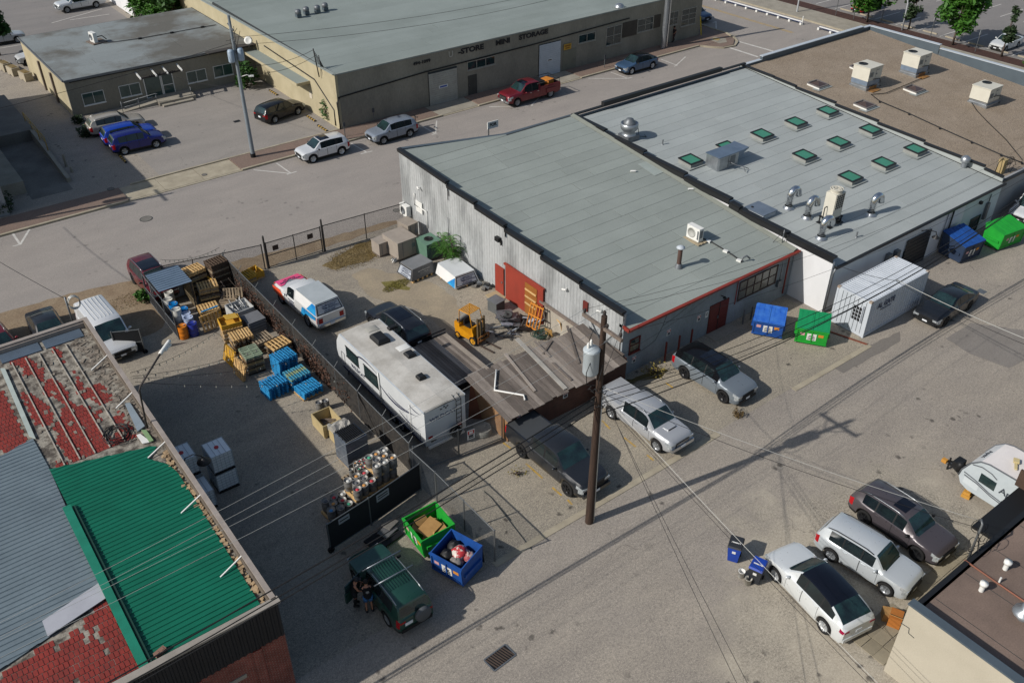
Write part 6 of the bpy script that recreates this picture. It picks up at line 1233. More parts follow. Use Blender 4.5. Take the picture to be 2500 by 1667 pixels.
def dumpster(label, m, p, rz, w=1.8, d=1.5, hf=1.15, hb=1.5, lid=True, lidm=None, stickers=True, open_=False):
    o = thing('dumpster', label, 'dumpster', p, rz)
    V = [(-w/2,-d/2+.12,.12),(w/2,-d/2+.12,.12),(w/2,d/2-.05,.12),(-w/2,d/2-.05,.12),(-w/2,-d/2,hf),(w/2,-d/2,hf),(w/2,d/2,hb),(-w/2,d/2,hb)]
    mb = MB(); mb.mesh(V,[(0,3,2,1),(0,1,5,4),(1,2,6,5),(2,3,7,6),(3,0,4,7)])
    if open_:
        t = .05; U = [(-w/2+t,-d/2+.12+t,.2),(w/2-t,-d/2+.12+t,.2),(w/2-t,d/2-.05-t,.2),(-w/2+t,d/2-.05-t,.2),(-w/2+t,-d/2+t,hf),(w/2-t,-d/2+t,hf),(w/2-t,d/2-t,hb),(-w/2+t,d/2-t,hb)]
        mb.mesh(U,[(0,1,2,3),(4,5,1,0),(5,6,2,1),(6,7,3,2),(7,4,0,3)]); mb.mesh(V[4:]+U[4:],[(0,1,5,4),(1,2,6,5),(2,3,7,6),(3,0,4,7)])
    obj('bin_body', mb, m, o)
    for s in (-1,1): obj('fork_pocket', MB().box((s*(w/2+.05),0,.72),(.1,d*.75,.16)), m, o)
    mb = MB()
    mb.box((0,-d/2-.02,hf-.05),(w+.06,.06,.09)); mb.box((0,-d/2+.1,.2),(w+.04,.05,.1))
    if not open_: mb.box((0,d/2+.01,hb-.05),(w+.06,.06,.09))
    for s in (-1,0,1): mb.bar((s*(w/2-.05),-d/2-.0,hf-.05),(s*(w/2-.05),-d/2+.1,.2),.07)
    obj('rib', mb, m, o)
    for sx in (-1,1):
        for sy in (-1,1): mb = MB(); mb.lathe([(.07,-.03),(.07,.03),(0,.03)],8,(sx*(w/2-.15),sy*(d/2-.25),.07),ax='X'); obj('caster', mb, RUBBER, o)
    if lid:
        for s in (-1,1):
            x0, x1 = (-w/2-.03,-.01) if s < 0 else (.01,w/2+.03); mb = MB(); mb.prism([(x0,-d/2-.05),(x1,-d/2-.05),(x1,d/2+.03),(x0,d/2+.03)],[hf+.01,hf+.01,hb+.01,hb+.01],[hf+.06,hf+.06,hb+.07,hb+.07])
            for i in range(3): xx = x0+(x1-x0)*(i+.5)/3; mb.prism([(xx-.06,-d/2+.1),(xx+.06,-d/2+.1),(xx+.06,d/2-.1),(xx-.06,d/2-.1)],[hf+.05,hf+.05,hb,hb],[hf+.1,hf+.1,hb+.06,hb+.06])
            obj('lid', mb, lidm or m, o)
    if stickers:
        sl = (.12)/(hf-.12)
        for x, z, sw, sh, mt in ((0,.66,.55,.5,WHITE),(.52,.82,.3,.2,mat('orange_sticker','d08a30')),(-.55,.8,.26,.2,mat('pink_sticker','d0a0a0'))):
            y = lambda zz: -d/2+.12-(zz-.12)*sl-.012
            mb = MB(); mb.mesh([(x-sw/2,y(z-sh/2),z-sh/2),(x+sw/2,y(z-sh/2),z-sh/2),(x+sw/2,y(z+sh/2),z+sh/2),(x-sw/2,y(z+sh/2),z+sh/2)],[(0,1,2,3)]); st = obj('sticker', mb, mt, o)
            if sw > .5:
                for k in range(3): zz = z-.16+k*.12; obj('sticker_print', MB().box((x,y(zz)-.004,zz),(.4-.1*(k==2),.004,.05)), INK, st)
    return o
DB = mat('dumpster_blue','1c4f9a','183f7c',rough=.55,scale=1.6,amt=.8,coord='O',fine=.1); DG = mat('dumpster_green','1f9a32','16822a',rough=.55,scale=1.6,amt=.6,coord='O',fine=.06); DBL = mat('lid_blue','1d56b4','3f78c4',rough=.6,scale=2.5,amt=.7,coord='O'); DGL = mat('lid_green','128a55','0f7648',rough=.55,scale=2,amt=.6,coord='O'); DNB = mat('dumpster_navy','27374f','1d2a40',rough=.6,scale=1.5,amt=.7,coord='O')
a = T(1,3,110,1400); b = T(1,3,355,1445); m_ = (a+b)/2; rz = atan2((b-a).y,(b-a).x)
def facing(a, b, d): n = Vector((-(b-a).y,(b-a).x,0)).normalized(); return (a+b)/2+n*d/2
dumpster('blue lidded dumpster against the grey workshop wall', DB, facing(a,b,1.4), rz, (b-a).length, 1.4, lidm=DBL)
a = T(1,3,460,1465); b = T(1,3,715,1510); dumpster('green lidded dumpster left of the shipping container', DG, facing(a,b,1.5), atan2((b-a).y,(b-a).x), (b-a).length, 1.5, lidm=DGL, hf=1.2, hb=1.55)
a = T(1,3,1810,825); b = T(1,3,1975,760); dumpster('dark blue dumpster with a blue lid beside the white building', DNB, facing(a,b,1.9), atan2((b-a).y,(b-a).x), 2.1, 1.9, 1.35, 1.75, lidm=DB)
a = T(1,3,2125,720); b = T(1,3,2310,650); dumpster('bright green dumpster nearest the right edge', DG, facing(a,b,1.5), atan2((b-a).y,(b-a).x), (b-a).length, 1.5, 1.3, 1.6, lidm=DG)
og = dumpster('open green dumpster full of flattened cardboard', DG, (14.6,25.55,0), radians(-93), 1.75, 1.75, 1.25, 1.35, False, open_=True)
ob = dumpster('open blue dumpster full of bagged rubbish', DB, (14.62,23.35,0), radians(-72), 1.75, 1.55, 1.3, 1.45, False, open_=True)
mb = MB(); mb.box((.78,.15,.9),(.05,.02,1.2)); 
lidflap = obj('lid', MB().box((.05,.85,.75),(1.6,.05,1.1),0,0,0,.1), BLACK, ob)
CARD = mat('cardboard','a9824f','8f6c40',rough=.9,scale=3,amt=.6,coord='O',rand=.12); rr = random.Random(4)
cm = MB(); cm.box((0,0,0),(.9,.65,.02)); cm = cm.data('cardboard_sheet', CARD)
for k, (x, y, z, rx, ry, rz, s) in enumerate(((14.55,25.45,1.0,.15,-.1,.3,1.1),(14.2,25.9,.85,.3,.2,.8,.8),(14.95,25.1,.9,-.3,.2,1.4,.8),(14.5,26.0,.95,.5,.1,.1,.7),(14.9,25.95,.8,.2,.4,2,.7),(14.2,25.1,.8,-.3,-.3,.6,.8))):
    o = obj('cardboard_sheet', cm, None, None, (x,y,z)); o.rotation_euler = (rx,ry,rz); o.scale = (s,s,1); tag(o, ['large flat cardboard sheet on top in the green dumpster','folded cardboard piece in the green dumpster nearest the gate','cardboard piece sticking up by the blue dumpster side','cardboard flap at the back of the green dumpster','small cardboard scrap deep in the green dumpster','cardboard scrap at the front of the green dumpster'][k], 'cardboard')
def bag(p, r, m, lab, sq=(1,1,.7)):
    rnd = random.Random(len(lab)*7); mb = MB(); n = 10; prof = []; vs = []; 
    for i in range(7):
        for j in range(n):
            th = pi*i/6; ph = 2*pi*j/n; q = r*(1+.22*rnd.uniform(-1,1)); vs.append((q*sin(th)*cos(ph)*sq[0],q*sin(th)*sin(ph)*sq[1],q*cos(th)*sq[2]))
    mb.mesh(vs,[(i*n+j,(i+1)*n+j,(i+1)*n+(j+1)%n,i*n+(j+1)%n) for i in range(6) for j in range(n)],0,True); return obj('rubbish_bag', mb, m, None, p, rnd.uniform(0,3), lab, 'rubbish bag')
bag((14.75,23.3,1.05), .38, mat('red_white_bag','b03238','c9c2b8',rough=.5,scale=3,amt=1,coord='O',thr=(.5,.54)), 'red and white sack on top in the blue dumpster')
bag((14.3,23.6,.95), .33, BLACK, 'black rubbish bag at the left in the blue dumpster'); bag((14.85,23.85,.95), .33, BLACK, 'black rubbish bag at the back of the blue dumpster'); bag((15.0,22.95,1.0), .3, mat('pale_bag','b8a8a0','9a3038',rough=.6,scale=4,amt=.9,coord='O',thr=(.5,.55)), 'pale crumpled sack at the front of the blue dumpster'); bag((14.4,23.05,.98), .3, mat('grey_bag','8a8580','55504c',rough=.6,scale=4,coord='O'), 'grey crumpled bag in the blue dumpster corner')
# wheelie bins and bucket
def wheelie(label, body, lidm, p, rz):
    o = thing('wheelie_bin', label, 'bin', p, rz); mb = MB(); mb.prism([(-.24,-.27),(.24,-.27),(.24,.27),(-.24,.27)],.06,.98); me = mb
    V = [(-.22,-.25,.05),(.22,-.25,.05),(.22,.22,.05),(-.22,.22,.05),(-.3,-.36,1.0),(.3,-.36,1.0),(.3,.36,1.0),(-.3,.36,1.0)]
    mb = MB(); mb.mesh(V,[(0,3,2,1),(0,1,5,4),(1,2,6,5),(2,3,7,6),(3,0,4,7)]); obj('bin_body', mb, body, o)
    mb = MB(); mb.mesh([(-.32,-.39,1.0),(.32,-.39,1.0),(.32,.4,1.0),(-.32,.4,1.0),(-.28,-.33,1.07),(.28,-.33,1.07),(.28,.36,1.1),(-.28,.36,1.1)],[(0,1,5,4),(1,2,6,5),(2,3,7,6),(3,0,4,7),(4,5,6,7)]); obj('lid', mb, lidm, o)
    for s in (-1,1): mb = MB(); mb.lathe([(.12,-.03),(.12,.03),(0,.03)],12,(s*.27,.27,.12),ax='X'); obj('wheel', mb, RUBBER, o)
    obj('handle', MB().tube([(-.25,.42,.95),(.25,.42,.95)],.02,6), body, o); obj('logo', MB().box((0,-.335,.72),(.16,.02,.14),0,0,0,.11), WHITE, o); obj('lid_print', MB().box((0,-.05,1.092),(.4,.06,.006)), WHITE, o); return o
BB = mat('bin_blue','1a3f9c','16358a',rough=.5,coord='O'); BK = mat('bin_charcoal','2a2d33','202329',rough=.6,coord='O')
wheelie('blue wheelie bin with a black lid in the alley', BB, BK, T(3,2,1965,605)+Vector((.3,.25,0)), radians(-60)); wheelie('charcoal wheelie bin with a blue lid by the white car', BK, BB, T(3,2,2150,780)+Vector((.25,.25,0)), radians(-70))
def bucket(p, lab, m=WHITE):
    o = thing('bucket', lab, 'bucket', p); mb = MB(); mb.lathe([(0,.0),(.13,0),(.155,.36),(.165,.36),(.165,.38),(.145,.38),(.12,.05),(0,.05)],14); obj('pail', mb, m, o); mb = MB(); mb.tube([(.16*cos(a*pi/8),.05,.36+.15*sin(a*pi/8)) for a in range(9)],.006,4); obj('handle', mb, DULLSTEEL, o)
bucket(T(3,2,2030,700), 'white bucket with a wire handle between the two wheelie bins'); bucket(T(3,2,2085,760), 'pale bucket half hidden behind the charcoal wheelie bin', mat('pale_bucket','b5b2a8'))
# ================================================================== long trailer
rvW = 2.48
RVW = mat('rv_white','c9cccd','b8bcbe',rough=.35,scale=.7,amt=.5,coord='O'); RVR = mat('rv_roof','c2bfb8','9f9b93',rough=.7,scale=.9,amt=.85,fine=.15,bs=12,coord='O')
rv = thing('travel_trailer', 'long white travel trailer with black window strips parked along the yard fence', 'trailer', (17.62,30.5,0), radians(.3))
pr = [(0,.62),(0,2.84),(.05,2.9),(8.45,2.96),(8.8,2.84),(9.2,2.2),(9.3,1.6),(9.15,1.0),(8.8,.7)]   # side profile (y along body)
mb = MB(); n = len(pr)
for x, fl in ((0,False),(rvW,True)): f = [(x,y,z) for y, z in pr]; mb.face(f if fl else f[::-1])
mb.face([(0,0,.62),(rvW,0,.62),(rvW,0,2.84),(0,0,2.84)]); obj('body', mb, RVW, rv)
mb = MB(); mb.face([(0,8.8,.7),(0,0,.62),(rvW,0,.62),(rvW,8.8,.7)]); obj('underbody', mb, BLACK, rv)
mb = MB()
for (ya, za), (yb, zb) in zip(pr[1:4], pr[2:5]): 
    for xa, xb, ca, cb in ((0,rvW/2,0,.06),(rvW/2,rvW,.06,0)): mb.face([(xa,ya,za+ca),(xb,ya,za+cb),(xb,yb,zb+cb),(xa,yb,zb+ca)])
obj('roof', mb, RVR, rv)
mb = MB()
for (ya, za), (yb, zb) in zip(pr[4:], pr[5:]): mb.face([(0,ya,za),(rvW,ya,za),(rvW,yb,zb),(0,yb,zb)])
obj('nose_cap', mb, RVW, rv)
for x in (-.012,rvW+.012): mb = MB(); mb.bar((x,.0,2.86),(x,8.6,2.92),.05,.07); obj('awning_rail', mb, WHITETRIM, rv)
mb = MB(); mb.bx(-.03,0,.1,8.7,.62,.72); obj('skirt_stripe', mb, flat('navy_stripe','2b3350'), rv)
def decal(nm, pts, m, dx=-.006, par=rv): mb = MB(); mb.face([(dx,y,z) for y, z in pts][::-1]); return obj(nm, mb, m, par)
for y0, y1, z0, z1 in ((6.7,8.1,1.75,2.4),(4.5,6.1,1.55,2.3)):
    decal('window', [(y0,z0),(y1,z0),(y1,z1),(y0,z1)], GLASS, -.02); mb = MB(); mb.bar((-.02,y0-.04,z0-.03),(-.02,y1+.04,z0-.03),.03,.06); mb.bar((-.02,y0-.04,z1+.03),(-.02,y1+.04,z1+.03),.03,.06); obj('window_frame', mb, BLACK, rv)
NV = flat('navy_swoosh','2a2f48')
def swoosh(p0, p1, p2, w):
    mb = MB(); pts = []
    for k in range(13): t = k/12; y = (1-t)**2*p0[0]+2*t*(1-t)*p1[0]+t*t*p2[0]; z = (1-t)**2*p0[1]+2*t*(1-t)*p1[1]+t*t*p2[1]; pts.append((y,z,w*sin(pi*min(1,t*1.0+.05))+.004))
    for (ya,za,wa),(yb,zb,wb_) in zip(pts, pts[1:]): mb.face([(-.008,ya,za-wa),(-.008,yb,zb-wb_),(-.008,yb,zb+wb_),(-.008,ya,za+wa)][::-1])
    obj('swoosh_stripe', mb, NV, rv)
swoosh((7.0,2.2),(6.6,2.9),(4.4,2.5),.05); swoosh((4.6,2.0),(3.0,1.2),(1.2,2.0),.06); swoosh((3.6,1.9),(2.2,1.5),(.5,2.3),.04); swoosh((2.6,1.4),(1.6,1.0),(.4,1.4),.05); swoosh((1.5,2.5),(.9,2.3),(.3,2.55),.03)
text(rv, 'WILDCAT', .34, (-.01,6.9,1.35), Matrix.Rotation(-pi/2,4,'Z') @ Matrix.Rotation(pi/2,4,'X'), NV, 'lettering', .002, .006, False)
text(rv, 'WILDCAT', .3, (1.1,-.01,2.2), Matrix.Rotation(pi/2,4,'X'), flat('grey_letters','4f5870'), 'lettering', .002, .008, False, 1.2)
for y0, y1, z0, z1 in ((8.4,8.75,1.0,1.7),(.5,1.5,.8,1.2)): 
    mb = MB()
    for a, b in (((y0,z0),(y1,z0)),((y1,z0),(y1,z1)),((y1,z1),(y0,z1)),((y0,z1),(y0,z0))): mb.bar((-.012,*a),(-.012,*b),.015,.025)
    obj('hatch', mb, DULLSTEEL, rv)
mb = MB(); mb.tube([(-.06,4.45,2.75),(-.06,4.35,.75)],.04,6); mb.tube([(-.06,1.35,2.6),(-.06,1.3,.6)],.02,5); obj('awning_arm', mb, WHITE, rv)
for y in (3.35,2.5):
    for x in (.02,rvW-.02):
        t_ = obj('wheel', tyremesh(.37,.22), None, rv, (x+(.1 if x < 1 else -.1),y,.37), -pi/2 if x < 1 else pi/2); obj('rim', rimmesh(.37,6,RIMS['alloy']), None, t_, (0,-.08,0))
for x in (.35,1.2): decal
mb = MB(); mb.bx(.15,.4,-.02,0,1.05,1.2); mb.bx(1.95,2.2,-.02,0,1.05,1.2); obj('taillight', mb, TAIL, rv)
mb = MB(); mb.bx(.3,.62,-.02,0,.78,.92); obj('licence_plate', mb, BLACK, rv); mb = MB(); mb.bx(.1,2.3,-.14,-.02,.5,.62); obj('bumper', mb, WHITE, rv)
for i, (x, z) in enumerate(((.95,2.62),(1.15,2.7),(1.35,2.66),(1.25,2.58))): obj('marker_lamp', MB().bx(x,x+.09,-.03,0,z,z+.05), BLACK, rv)
mb = MB()
for x in (1.85,2.15): mb.tube([(x,-.12,.7),(x,-.12,2.85),(x,.25,3.0)],.022,6)
for k in range(8): mb.tube([(1.85,-.12,.85+k*.28),(2.15,-.12,.85+k*.28)],.018,5)
obj('ladder', mb, BLACK, rv)
mb = MB(); mb.lathe([(.33,-.1),(.33,.1),(.15,.1),(.15,-.1)],18,(1.7,-.22,.95),ax='Y'); obj('spare_wheel', mb, RUBBER, rv)
def rooftop(nm, px_, py_, d, m, z=2.93): p = PX(px_,py_,z); q = Matrix.Rotation(-radians(.3),3,'Z') @ (p-rv.location); mb = MB(); V = [(-d[0]/2,-d[1]/2,0),(d[0]/2,-d[1]/2,0),(d[0]/2,d[1]/2,0),(-d[0]/2,d[1]/2,0)]; U = [(x*.75,y*.78,d[2]) for x, y, _ in V]; Md = [(x,y,d[2]*.6) for x, y, _ in V]; mb.mesh(V+Md+U,[(0,1,5,4),(1,2,6,5),(2,3,7,6),(3,0,4,7),(4,5,9,8),(5,6,10,9),(6,7,11,10),(7,4,8,11),(8,9,10,11)],0,True); return obj(nm, mb, m, rv, (q.x,q.y,z+.02), sharp=30)
rooftop('roof_air_conditioner', 928, 832, (.75,1.0,.34), BLACK); rooftop('roof_vent', 1001, 868, (.5,.55,.2), BLACK); rooftop('roof_vent', 1028, 924, (.42,.42,.22), BLACK); rooftop('skylight', 907, 806, (.7,.55,.1), mat('rv_skylight','a9a79f','8b8a84')); rooftop('roof_vent', 958, 802, (.55,.3,.16), BLACK); rooftop('antenna', 984, 850, (.7,.5,.06), WHITE)
mb = MB(); mb.tube([(.4,9.1,.7),(1.2,10.2,.6),(2.0,9.1,.7)],.05,6); mb.cyl((1.2,10.1,0),(1.2,10.1,.9),.04,8); obj('tow_hitch', mb, BLACK, rv)
for x, y in ((.2,.8),(2.2,.8),(.2,8.6),(2.2,8.6)): obj('stabiliser_jack', MB().bar((x,y,0),(x,y,.62),.06), DULLSTEEL, rv)
# ================================================================== small camper (right edge)
ap = thing('camper_trailer', 'small white camper trailer with a rounded nose at the right edge', 'trailer', (37.1,12.7,0), radians(-1))
A0 = mat('camper_white','d3d6d8','c2c6c8',rough=.35,coord='O'); A1 = mat('camper_side','b4bdc2','a6afb4',rough=.4,coord='O')
# body runs along -y from the rear-rounded end; near long side faces -x
pr = [(0,1.0),(.06,1.4),(.35,2.0),(.75,2.38),(1.15,2.5),(6.0,2.55),(6.0,.45),(.6,.45),(.2,.62)]; w = 2.15
mb = MB(); mb.face([(0,-y,z) for y, z in pr]); mb.face([(w,-y,z) for y, z in pr][::-1]); obj('body', mb, A1, ap)
mb = MB(); mb.face([(0,-6,.45),(w,-6,.45),(w,-6,2.55),(0,-6,2.55)]); obj('rear_wall', mb, A1, ap)
mb = MB()
for (ya,za),(yb,zb) in zip(pr[3:5],pr[4:6]): mb.face([(0,-ya,za),(0,-yb,zb),(w,-yb,zb),(w,-ya,za)])
obj('roof', mb, mat('camper_roof','ded9d6','d0cbc8',rough=.5,coord='O'), ap)
mb = MB()
for (ya,za),(yb,zb) in list(zip(pr[0:3],pr[1:4]))+[(pr[7],pr[8]),(pr[8],pr[0])]: mb.face([(0,-ya,za),(0,-yb,zb),(w,-yb,zb),(w,-ya,za)],0,True)
obj('nose', mb, A0, ap, sharp=50)
for x in (-.01,w+.01): mb = MB(); mb.tube([(x,-y,z+.01) for y, z in pr[0:6]],.035,6); obj('edge_trim', mb, mat('trim_grey','5c6066'), ap)
def adec(nm, pts, m, dx=-.012): mb = MB(); mb.face([(dx,-y,z) for y, z in pts]); return obj(nm, mb, m, ap)
adec('window', [(.95,1.3),(1.75,1.25),(1.75,1.78),(.95,1.83)], GLASS); adec('hatch', [(.3,.75),(1.05,.7),(1.05,1.05),(.3,1.1)], mat('camper_hatch','c0c8cc','b2babe',coord='O'), -.008)
mb = MB()
for p_ in ([(.2,1.35),(.8,1.25),(1.6,1.0),(2.6,.85)],[(.25,1.2),(.9,1.12),(1.7,.88),(2.6,.75)],[(.45,2.0),(.9,2.15),(1.4,2.1),(1.7,1.95)]):
    for (ya,za),(yb,zb) in zip(p_,p_[1:]): mb.bar((-.012,-ya,za),(-.012,-yb,zb),.02,.05)
obj('stripe', mb, mat('trim_grey','5c6066'), ap)
text(ap, 'Apex', .5, (-.014,-2.5,1.5), Matrix.Rotation(-pi/2,4,'Z') @ Matrix.Rotation(pi/2,4,'X'), flat('dark_letters','3a4048'), 'lettering', .002, .01, False); text(ap, 'Apex', .36, (.95,-.56,2.23), Matrix.Rotation(pi,4,'Z') @ Matrix.Rotation(radians(32),4,'X'), flat('dark_letters','3a4048'), 'lettering', .002, .008, False)
for y in (2.35,2.6): mb = MB(); mb.bx(-.06,0,-y-.12,-y+.12,.75,1.0); obj('side_vent', mb, BLACK, ap)
mb = MB(); mb.tube([(.5,0,.55),(1.07,1.15,.5),(1.6,0,.55)],.05,6); mb.cyl((1.07,1.0,0),(1.07,1.0,.75),.05,8); mb.box((1.07,.55,.75),(.6,.4,.35)); obj('tow_hitch', mb, BLACK, ap); mb = MB(); mb.lathe([(0,.35),(.16,.38),(.17,.8),(.1,.9),(0,.92)],12,(.75,.35,.2)); obj('gas_bottle', mb, BLACK, ap); obj('coupler_lock', MB().box((.95,1.2,.5),(.2,.25,.2)), mat('yellow_lock','c08a3a'), ap)
mb = MB(); mb.box((.9,-1.9,2.6),(.75,.12,.06),.5); mb.box((1.1,-1.8,2.64),(.3,.25,.1),.5); obj('antenna', mb, mat('cream_antenna','c9b98a'), ap)
for y in (2.9,3.75):
    for x in (.0,w): t_ = obj('wheel', tyremesh(.34,.2), None, ap, (x+(.1 if x < 1 else -.1),-y,.34), -pi/2 if x < 1 else pi/2); obj('rim', rimmesh(.34,6,RIMS['alloy']), None, t_, (0,-.07,0))
mb = MB(); mb.prism([(-.25,-.2),(.25,-.2),(.25,.2),(-.25,.2)],0,.16); mb.prism([(-.15,-.15),(.15,-.15),(.15,.15),(-.15,.15)],.161,.3); mb.box((0,0,.4),(.07,.07,.2)); obj('levelling_block', mb, mat('yellow_block','c09040','a87a30',coord='O'), None, T(2,3,1865,1365), .2, 'yellow levelling blocks under the camper corner', 'block')
# ================================================================== forklift
fk = thing('forklift', 'yellow forklift with an overhead guard in the yard', 'forklift', (25.55,37.75,0), radians(-78)); FY = mat('forklift_yellow','d49312','b87a10',rough=.5,scale=2,amt=.7,coord='O')
mb = MB(); mb.prism([(-1.0,-.42),(-.85,-.5),(.55,-.5),(.55,.5),(-.85,.5),(-1.0,.42)],.3,[.95,.98,.62,.62,.98,.95]); obj('chassis', mb, FY, fk)
mb = MB(); mb.prism([(-1.02,-.44),(-.55,-.5),(-.55,.5),(-1.02,.44)],.62,1.08); obj('counterweight', mb, FY, fk); mb = MB(); mb.box((-.15,0,.98),(.5,.5,.12)); mb.box((-.38,0,1.2),(.1,.5,.45)); obj('seat', mb, BLACK, fk); mb = MB(); mb.box((.48,0,.85),(.14,.9,.75)); obj('dashboard', mb, FY, fk)
mb = MB(); mb.tube([(.42,0,1.1),(.22,0,1.35)],.02,6); mb.lathe([(.16,-.012),(.16,.012)],12,(.2,0,1.36)); obj('steering_wheel', mb, BLACK, fk)
mb = MB()
for s in (-1,1): mb.tube([(-.6,s*.45,1.05),(-.55,s*.45,2.1),(.3,s*.45,2.1),(.55,s*.47,.9)],.03,6)
obj('guard_frame', mb, FY, fk)
for i in range(8): obj('guard_bar', MB().box((-.5+i*.11,0,2.13),(.055,.92,.03)), FY, fk)
mb = MB()
for s in (-1,1): mb.box((.78,s*.27,1.02),(.12,.09,1.75)); mb.box((.9,s*.17,1.0),(.08,.07,1.7))
for z in (.35,1.1,1.8): mb.box((.84,0,z),(.1,.5,.09))
obj('mast', mb, mat('mast_dark','5a4a30','3f3524',coord='O'), fk); mb = MB(); mb.cyl((.84,0,.2),(.84,0,1.6),.05,8); obj('lift_cylinder', mb, DULLSTEEL, fk)
mb = MB(); mb.box((.98,0,.38),(.06,.95,.08)); mb.box((.98,0,.68),(.06,.95,.08)); mb.box((.98,-.46,.5),(.06,.06,.4)); mb.box((.98,.46,.5),(.06,.06,.4)); obj('carriage', mb, mat('rusty_orange','8c5a2a','6a4422',coord='O'), fk)
for s in (-1,1): obj('fork', MB().box((1.5,s*.28,.07),(1.1,.11,.04)), mat('fork_steel','4c4038','3a312b',coord='O'), fk); 
for x, rr_ in ((.55,.3),(-.7,.24)):
    for s in (-1,1): t_ = obj('wheel', tyremesh(rr_,.18), None, fk, (x,s*.44,rr_), 0 if s < 0 else pi); obj('rim', rimmesh(rr_,6,flat('yellow_rim','c9952a')), None, t_, (0,-.06,0))
mb = MB(); mb.lathe([(.13,-.4),(.15,-.3),(.15,.3),(.13,.4)],12,(-.72,0,1.24),ax='Y'); obj('gas_cylinder', mb, mat('grey_tank','8a8a84'), fk)
# ================================================================== pallets
def pallet_mesh(m, boards=7, blocks=False, L=1.22, W=1.02):
    k = (m.name, boards)
    if k in _pal: return _pal[k]
    st = MB(); 
    for y in (-W/2+.03,0,W/2-.03):
        if blocks or boards == 8:
            for x in (-L/2+.07,0,L/2-.07): st.box((x,y,.07),(.14,.1,.09))
        else: st.box((0,y,.07),(L,.045,.095))
    bt_ = MB(); 
    for i in range(5): bt_.box((-L/2+.06+i*(L-.12)/4,0,.011),(.1,W,.02))
    one = MB(); one.mesh(st.v, st.f); one.mesh(bt_.v, bt_.f)
    for i in range(boards): one.box((-L/2+.05+i*(L-.1)/(boards-1),0,.128),(.1,W,.02))
    bw = .1 if boards < 8 else .088
    brd = MB(); brd.box((0,0,.128),(bw,W,.02))
    _pal[k] = (one.data('pallet', m), st.data('stringer', m), bt_.data('bottom_boards', m), brd.data('deck_board', m)); return _pal[k]
_pal = {}; prn = random.Random(21)
PH = .14
def stack(p, n, rz, mats, lab, top=None, boards=7, jit=.035, name='pallet'):
    """n pallets; the top one has its boards as parts, the ones below show only their edges"""
    x, y = p
    for k in range(n):
        m = mats[k % len(mats)] if k < n-1 else (top or mats[-1]); me = pallet_mesh(m, boards); L_ = (x+prn.uniform(-jit,jit), y+prn.uniform(-jit,jit), k*PH); r = rz+prn.uniform(-.03,.03)
        if k < n-1: obj(name, me[0], None, None, L_, r, f'{ORD[k]} pallet up from the ground in {lab}', 'pallet', 'lower pallets in '+lab)
        else:
            o = thing(name, f'topmost pallet of {lab}', 'pallet', L_, r); obj('stringers', me[1], None, o); obj('bottom_boards', me[2], None, o)
            for i in range(boards): obj('deck_board', me[3], None, o, (-.56+i*1.12/(boards-1),0,0), prn.uniform(-.008,.008))
    return n*PH
GRN = mat('pallet_pale_green','8b9a82','77866f',rough=.85,scale=2,coord='O',rand=.1); BRW = mat('pallet_dark_brown','5a4838','41352a',rough=.9,scale=2,coord='O',rand=.2)
stack((14.25,53.1), 13, radians(8), [PGREY,BRW,PALE], 'the tall stack beside the blue-roofed shed', PALE)
stack((15.65,52.6), 15, radians(5), [BRW,BRW,PGREY], 'the tall dark brown stack at the fence corner', BRW)
stack((14.45,51.55), 9, radians(-10), [PALE,PGREY,BRW], 'the stack in front of the tall shed-side stack', PALE)
stack((13.75,49.9), 5, radians(-6), [PYEL,PALE], 'the short stack with a blue board on top', PALE)
stack((14.95,49.9), 4, radians(50), [BRW,PGREY], 'the low brown stack beside the white tub', PGREY)
stack((17.2,52.3), 4, radians(6), [PGREY,PALE], 'the low stack just inside the street gate', PYEL)
stack((13.95,46.7), 7, radians(-8), [PGREY,PALE], 'the stack under the yellow crate', PALE)
stack((13.9,45.0), 9, radians(-4), [PGREY,PALE,BRW], 'the long-slatted tan stack behind the green-topped one', PALE, 8)
stack((13.65,43.0), 9, radians(86), [BRW,PGREY,PALE], 'the green-topped stack at the shade edge', GRN)
stack((14.9,44.5), 6, radians(4), [PGREY,BRW], 'the low grey stack against the fence', PGREY)
stack((15.45,43.2), 7, radians(8), [PGREY,BRW], 'the orange-tan stack beside the fence', PALE, 6)
stack((15.0,41.55), 9, radians(5), [PBLUE], 'the tallest blue stack', PBLUE, 8, .012)
stack((15.05,40.1), 6, radians(4), [PBLUE], 'the blue stack with worn yellow edges', mat('pallet_worn_blue','8f9a68','2f8cae',rough=.85,scale=1.6,amt=1,coord='O',thr=(.45,.55)), 8, .012)
stack((13.65,40.15), 6, radians(6), [PBLUE], 'the blue stack standing in the building shade', PBLUE, 8, .012)
stack((15.1,38.95), 1, radians(3), [PALE], 'the base under the lowest blue stack', PALE)
for k in range(3):
    me = pallet_mesh(PBLUE, 8); o = obj('pallet', me[0], None, None, (15.15,38.9,PH+k*PH), radians(5+k), ['lowest','middle','topmost'][k]+' blue pallet of the small blue stack on a wooden base', 'pallet', 'small blue stack on a wooden base')
def lean(p, rot, m, lab, boards=7):
    me = pallet_mesh(m, boards); o = thing('pallet', lab, 'pallet', p); o.rotation_euler = rot; obj('stringers', me[1], None, o); obj('bottom_boards', me[2], None, o)
    for i in range(boards): obj('deck_board', me[3], None, o, (-.56+i*1.12/(boards-1),0,0))
lean((14.95,52.6,.62), (radians(78),0,radians(98)), PYEL, 'orange pallet standing on edge between the tall stacks')
lean((13.3,48.45,.55), (radians(72),0,radians(4)), PALE, 'tan pallet propped upright in front of the blue barrel', 6)
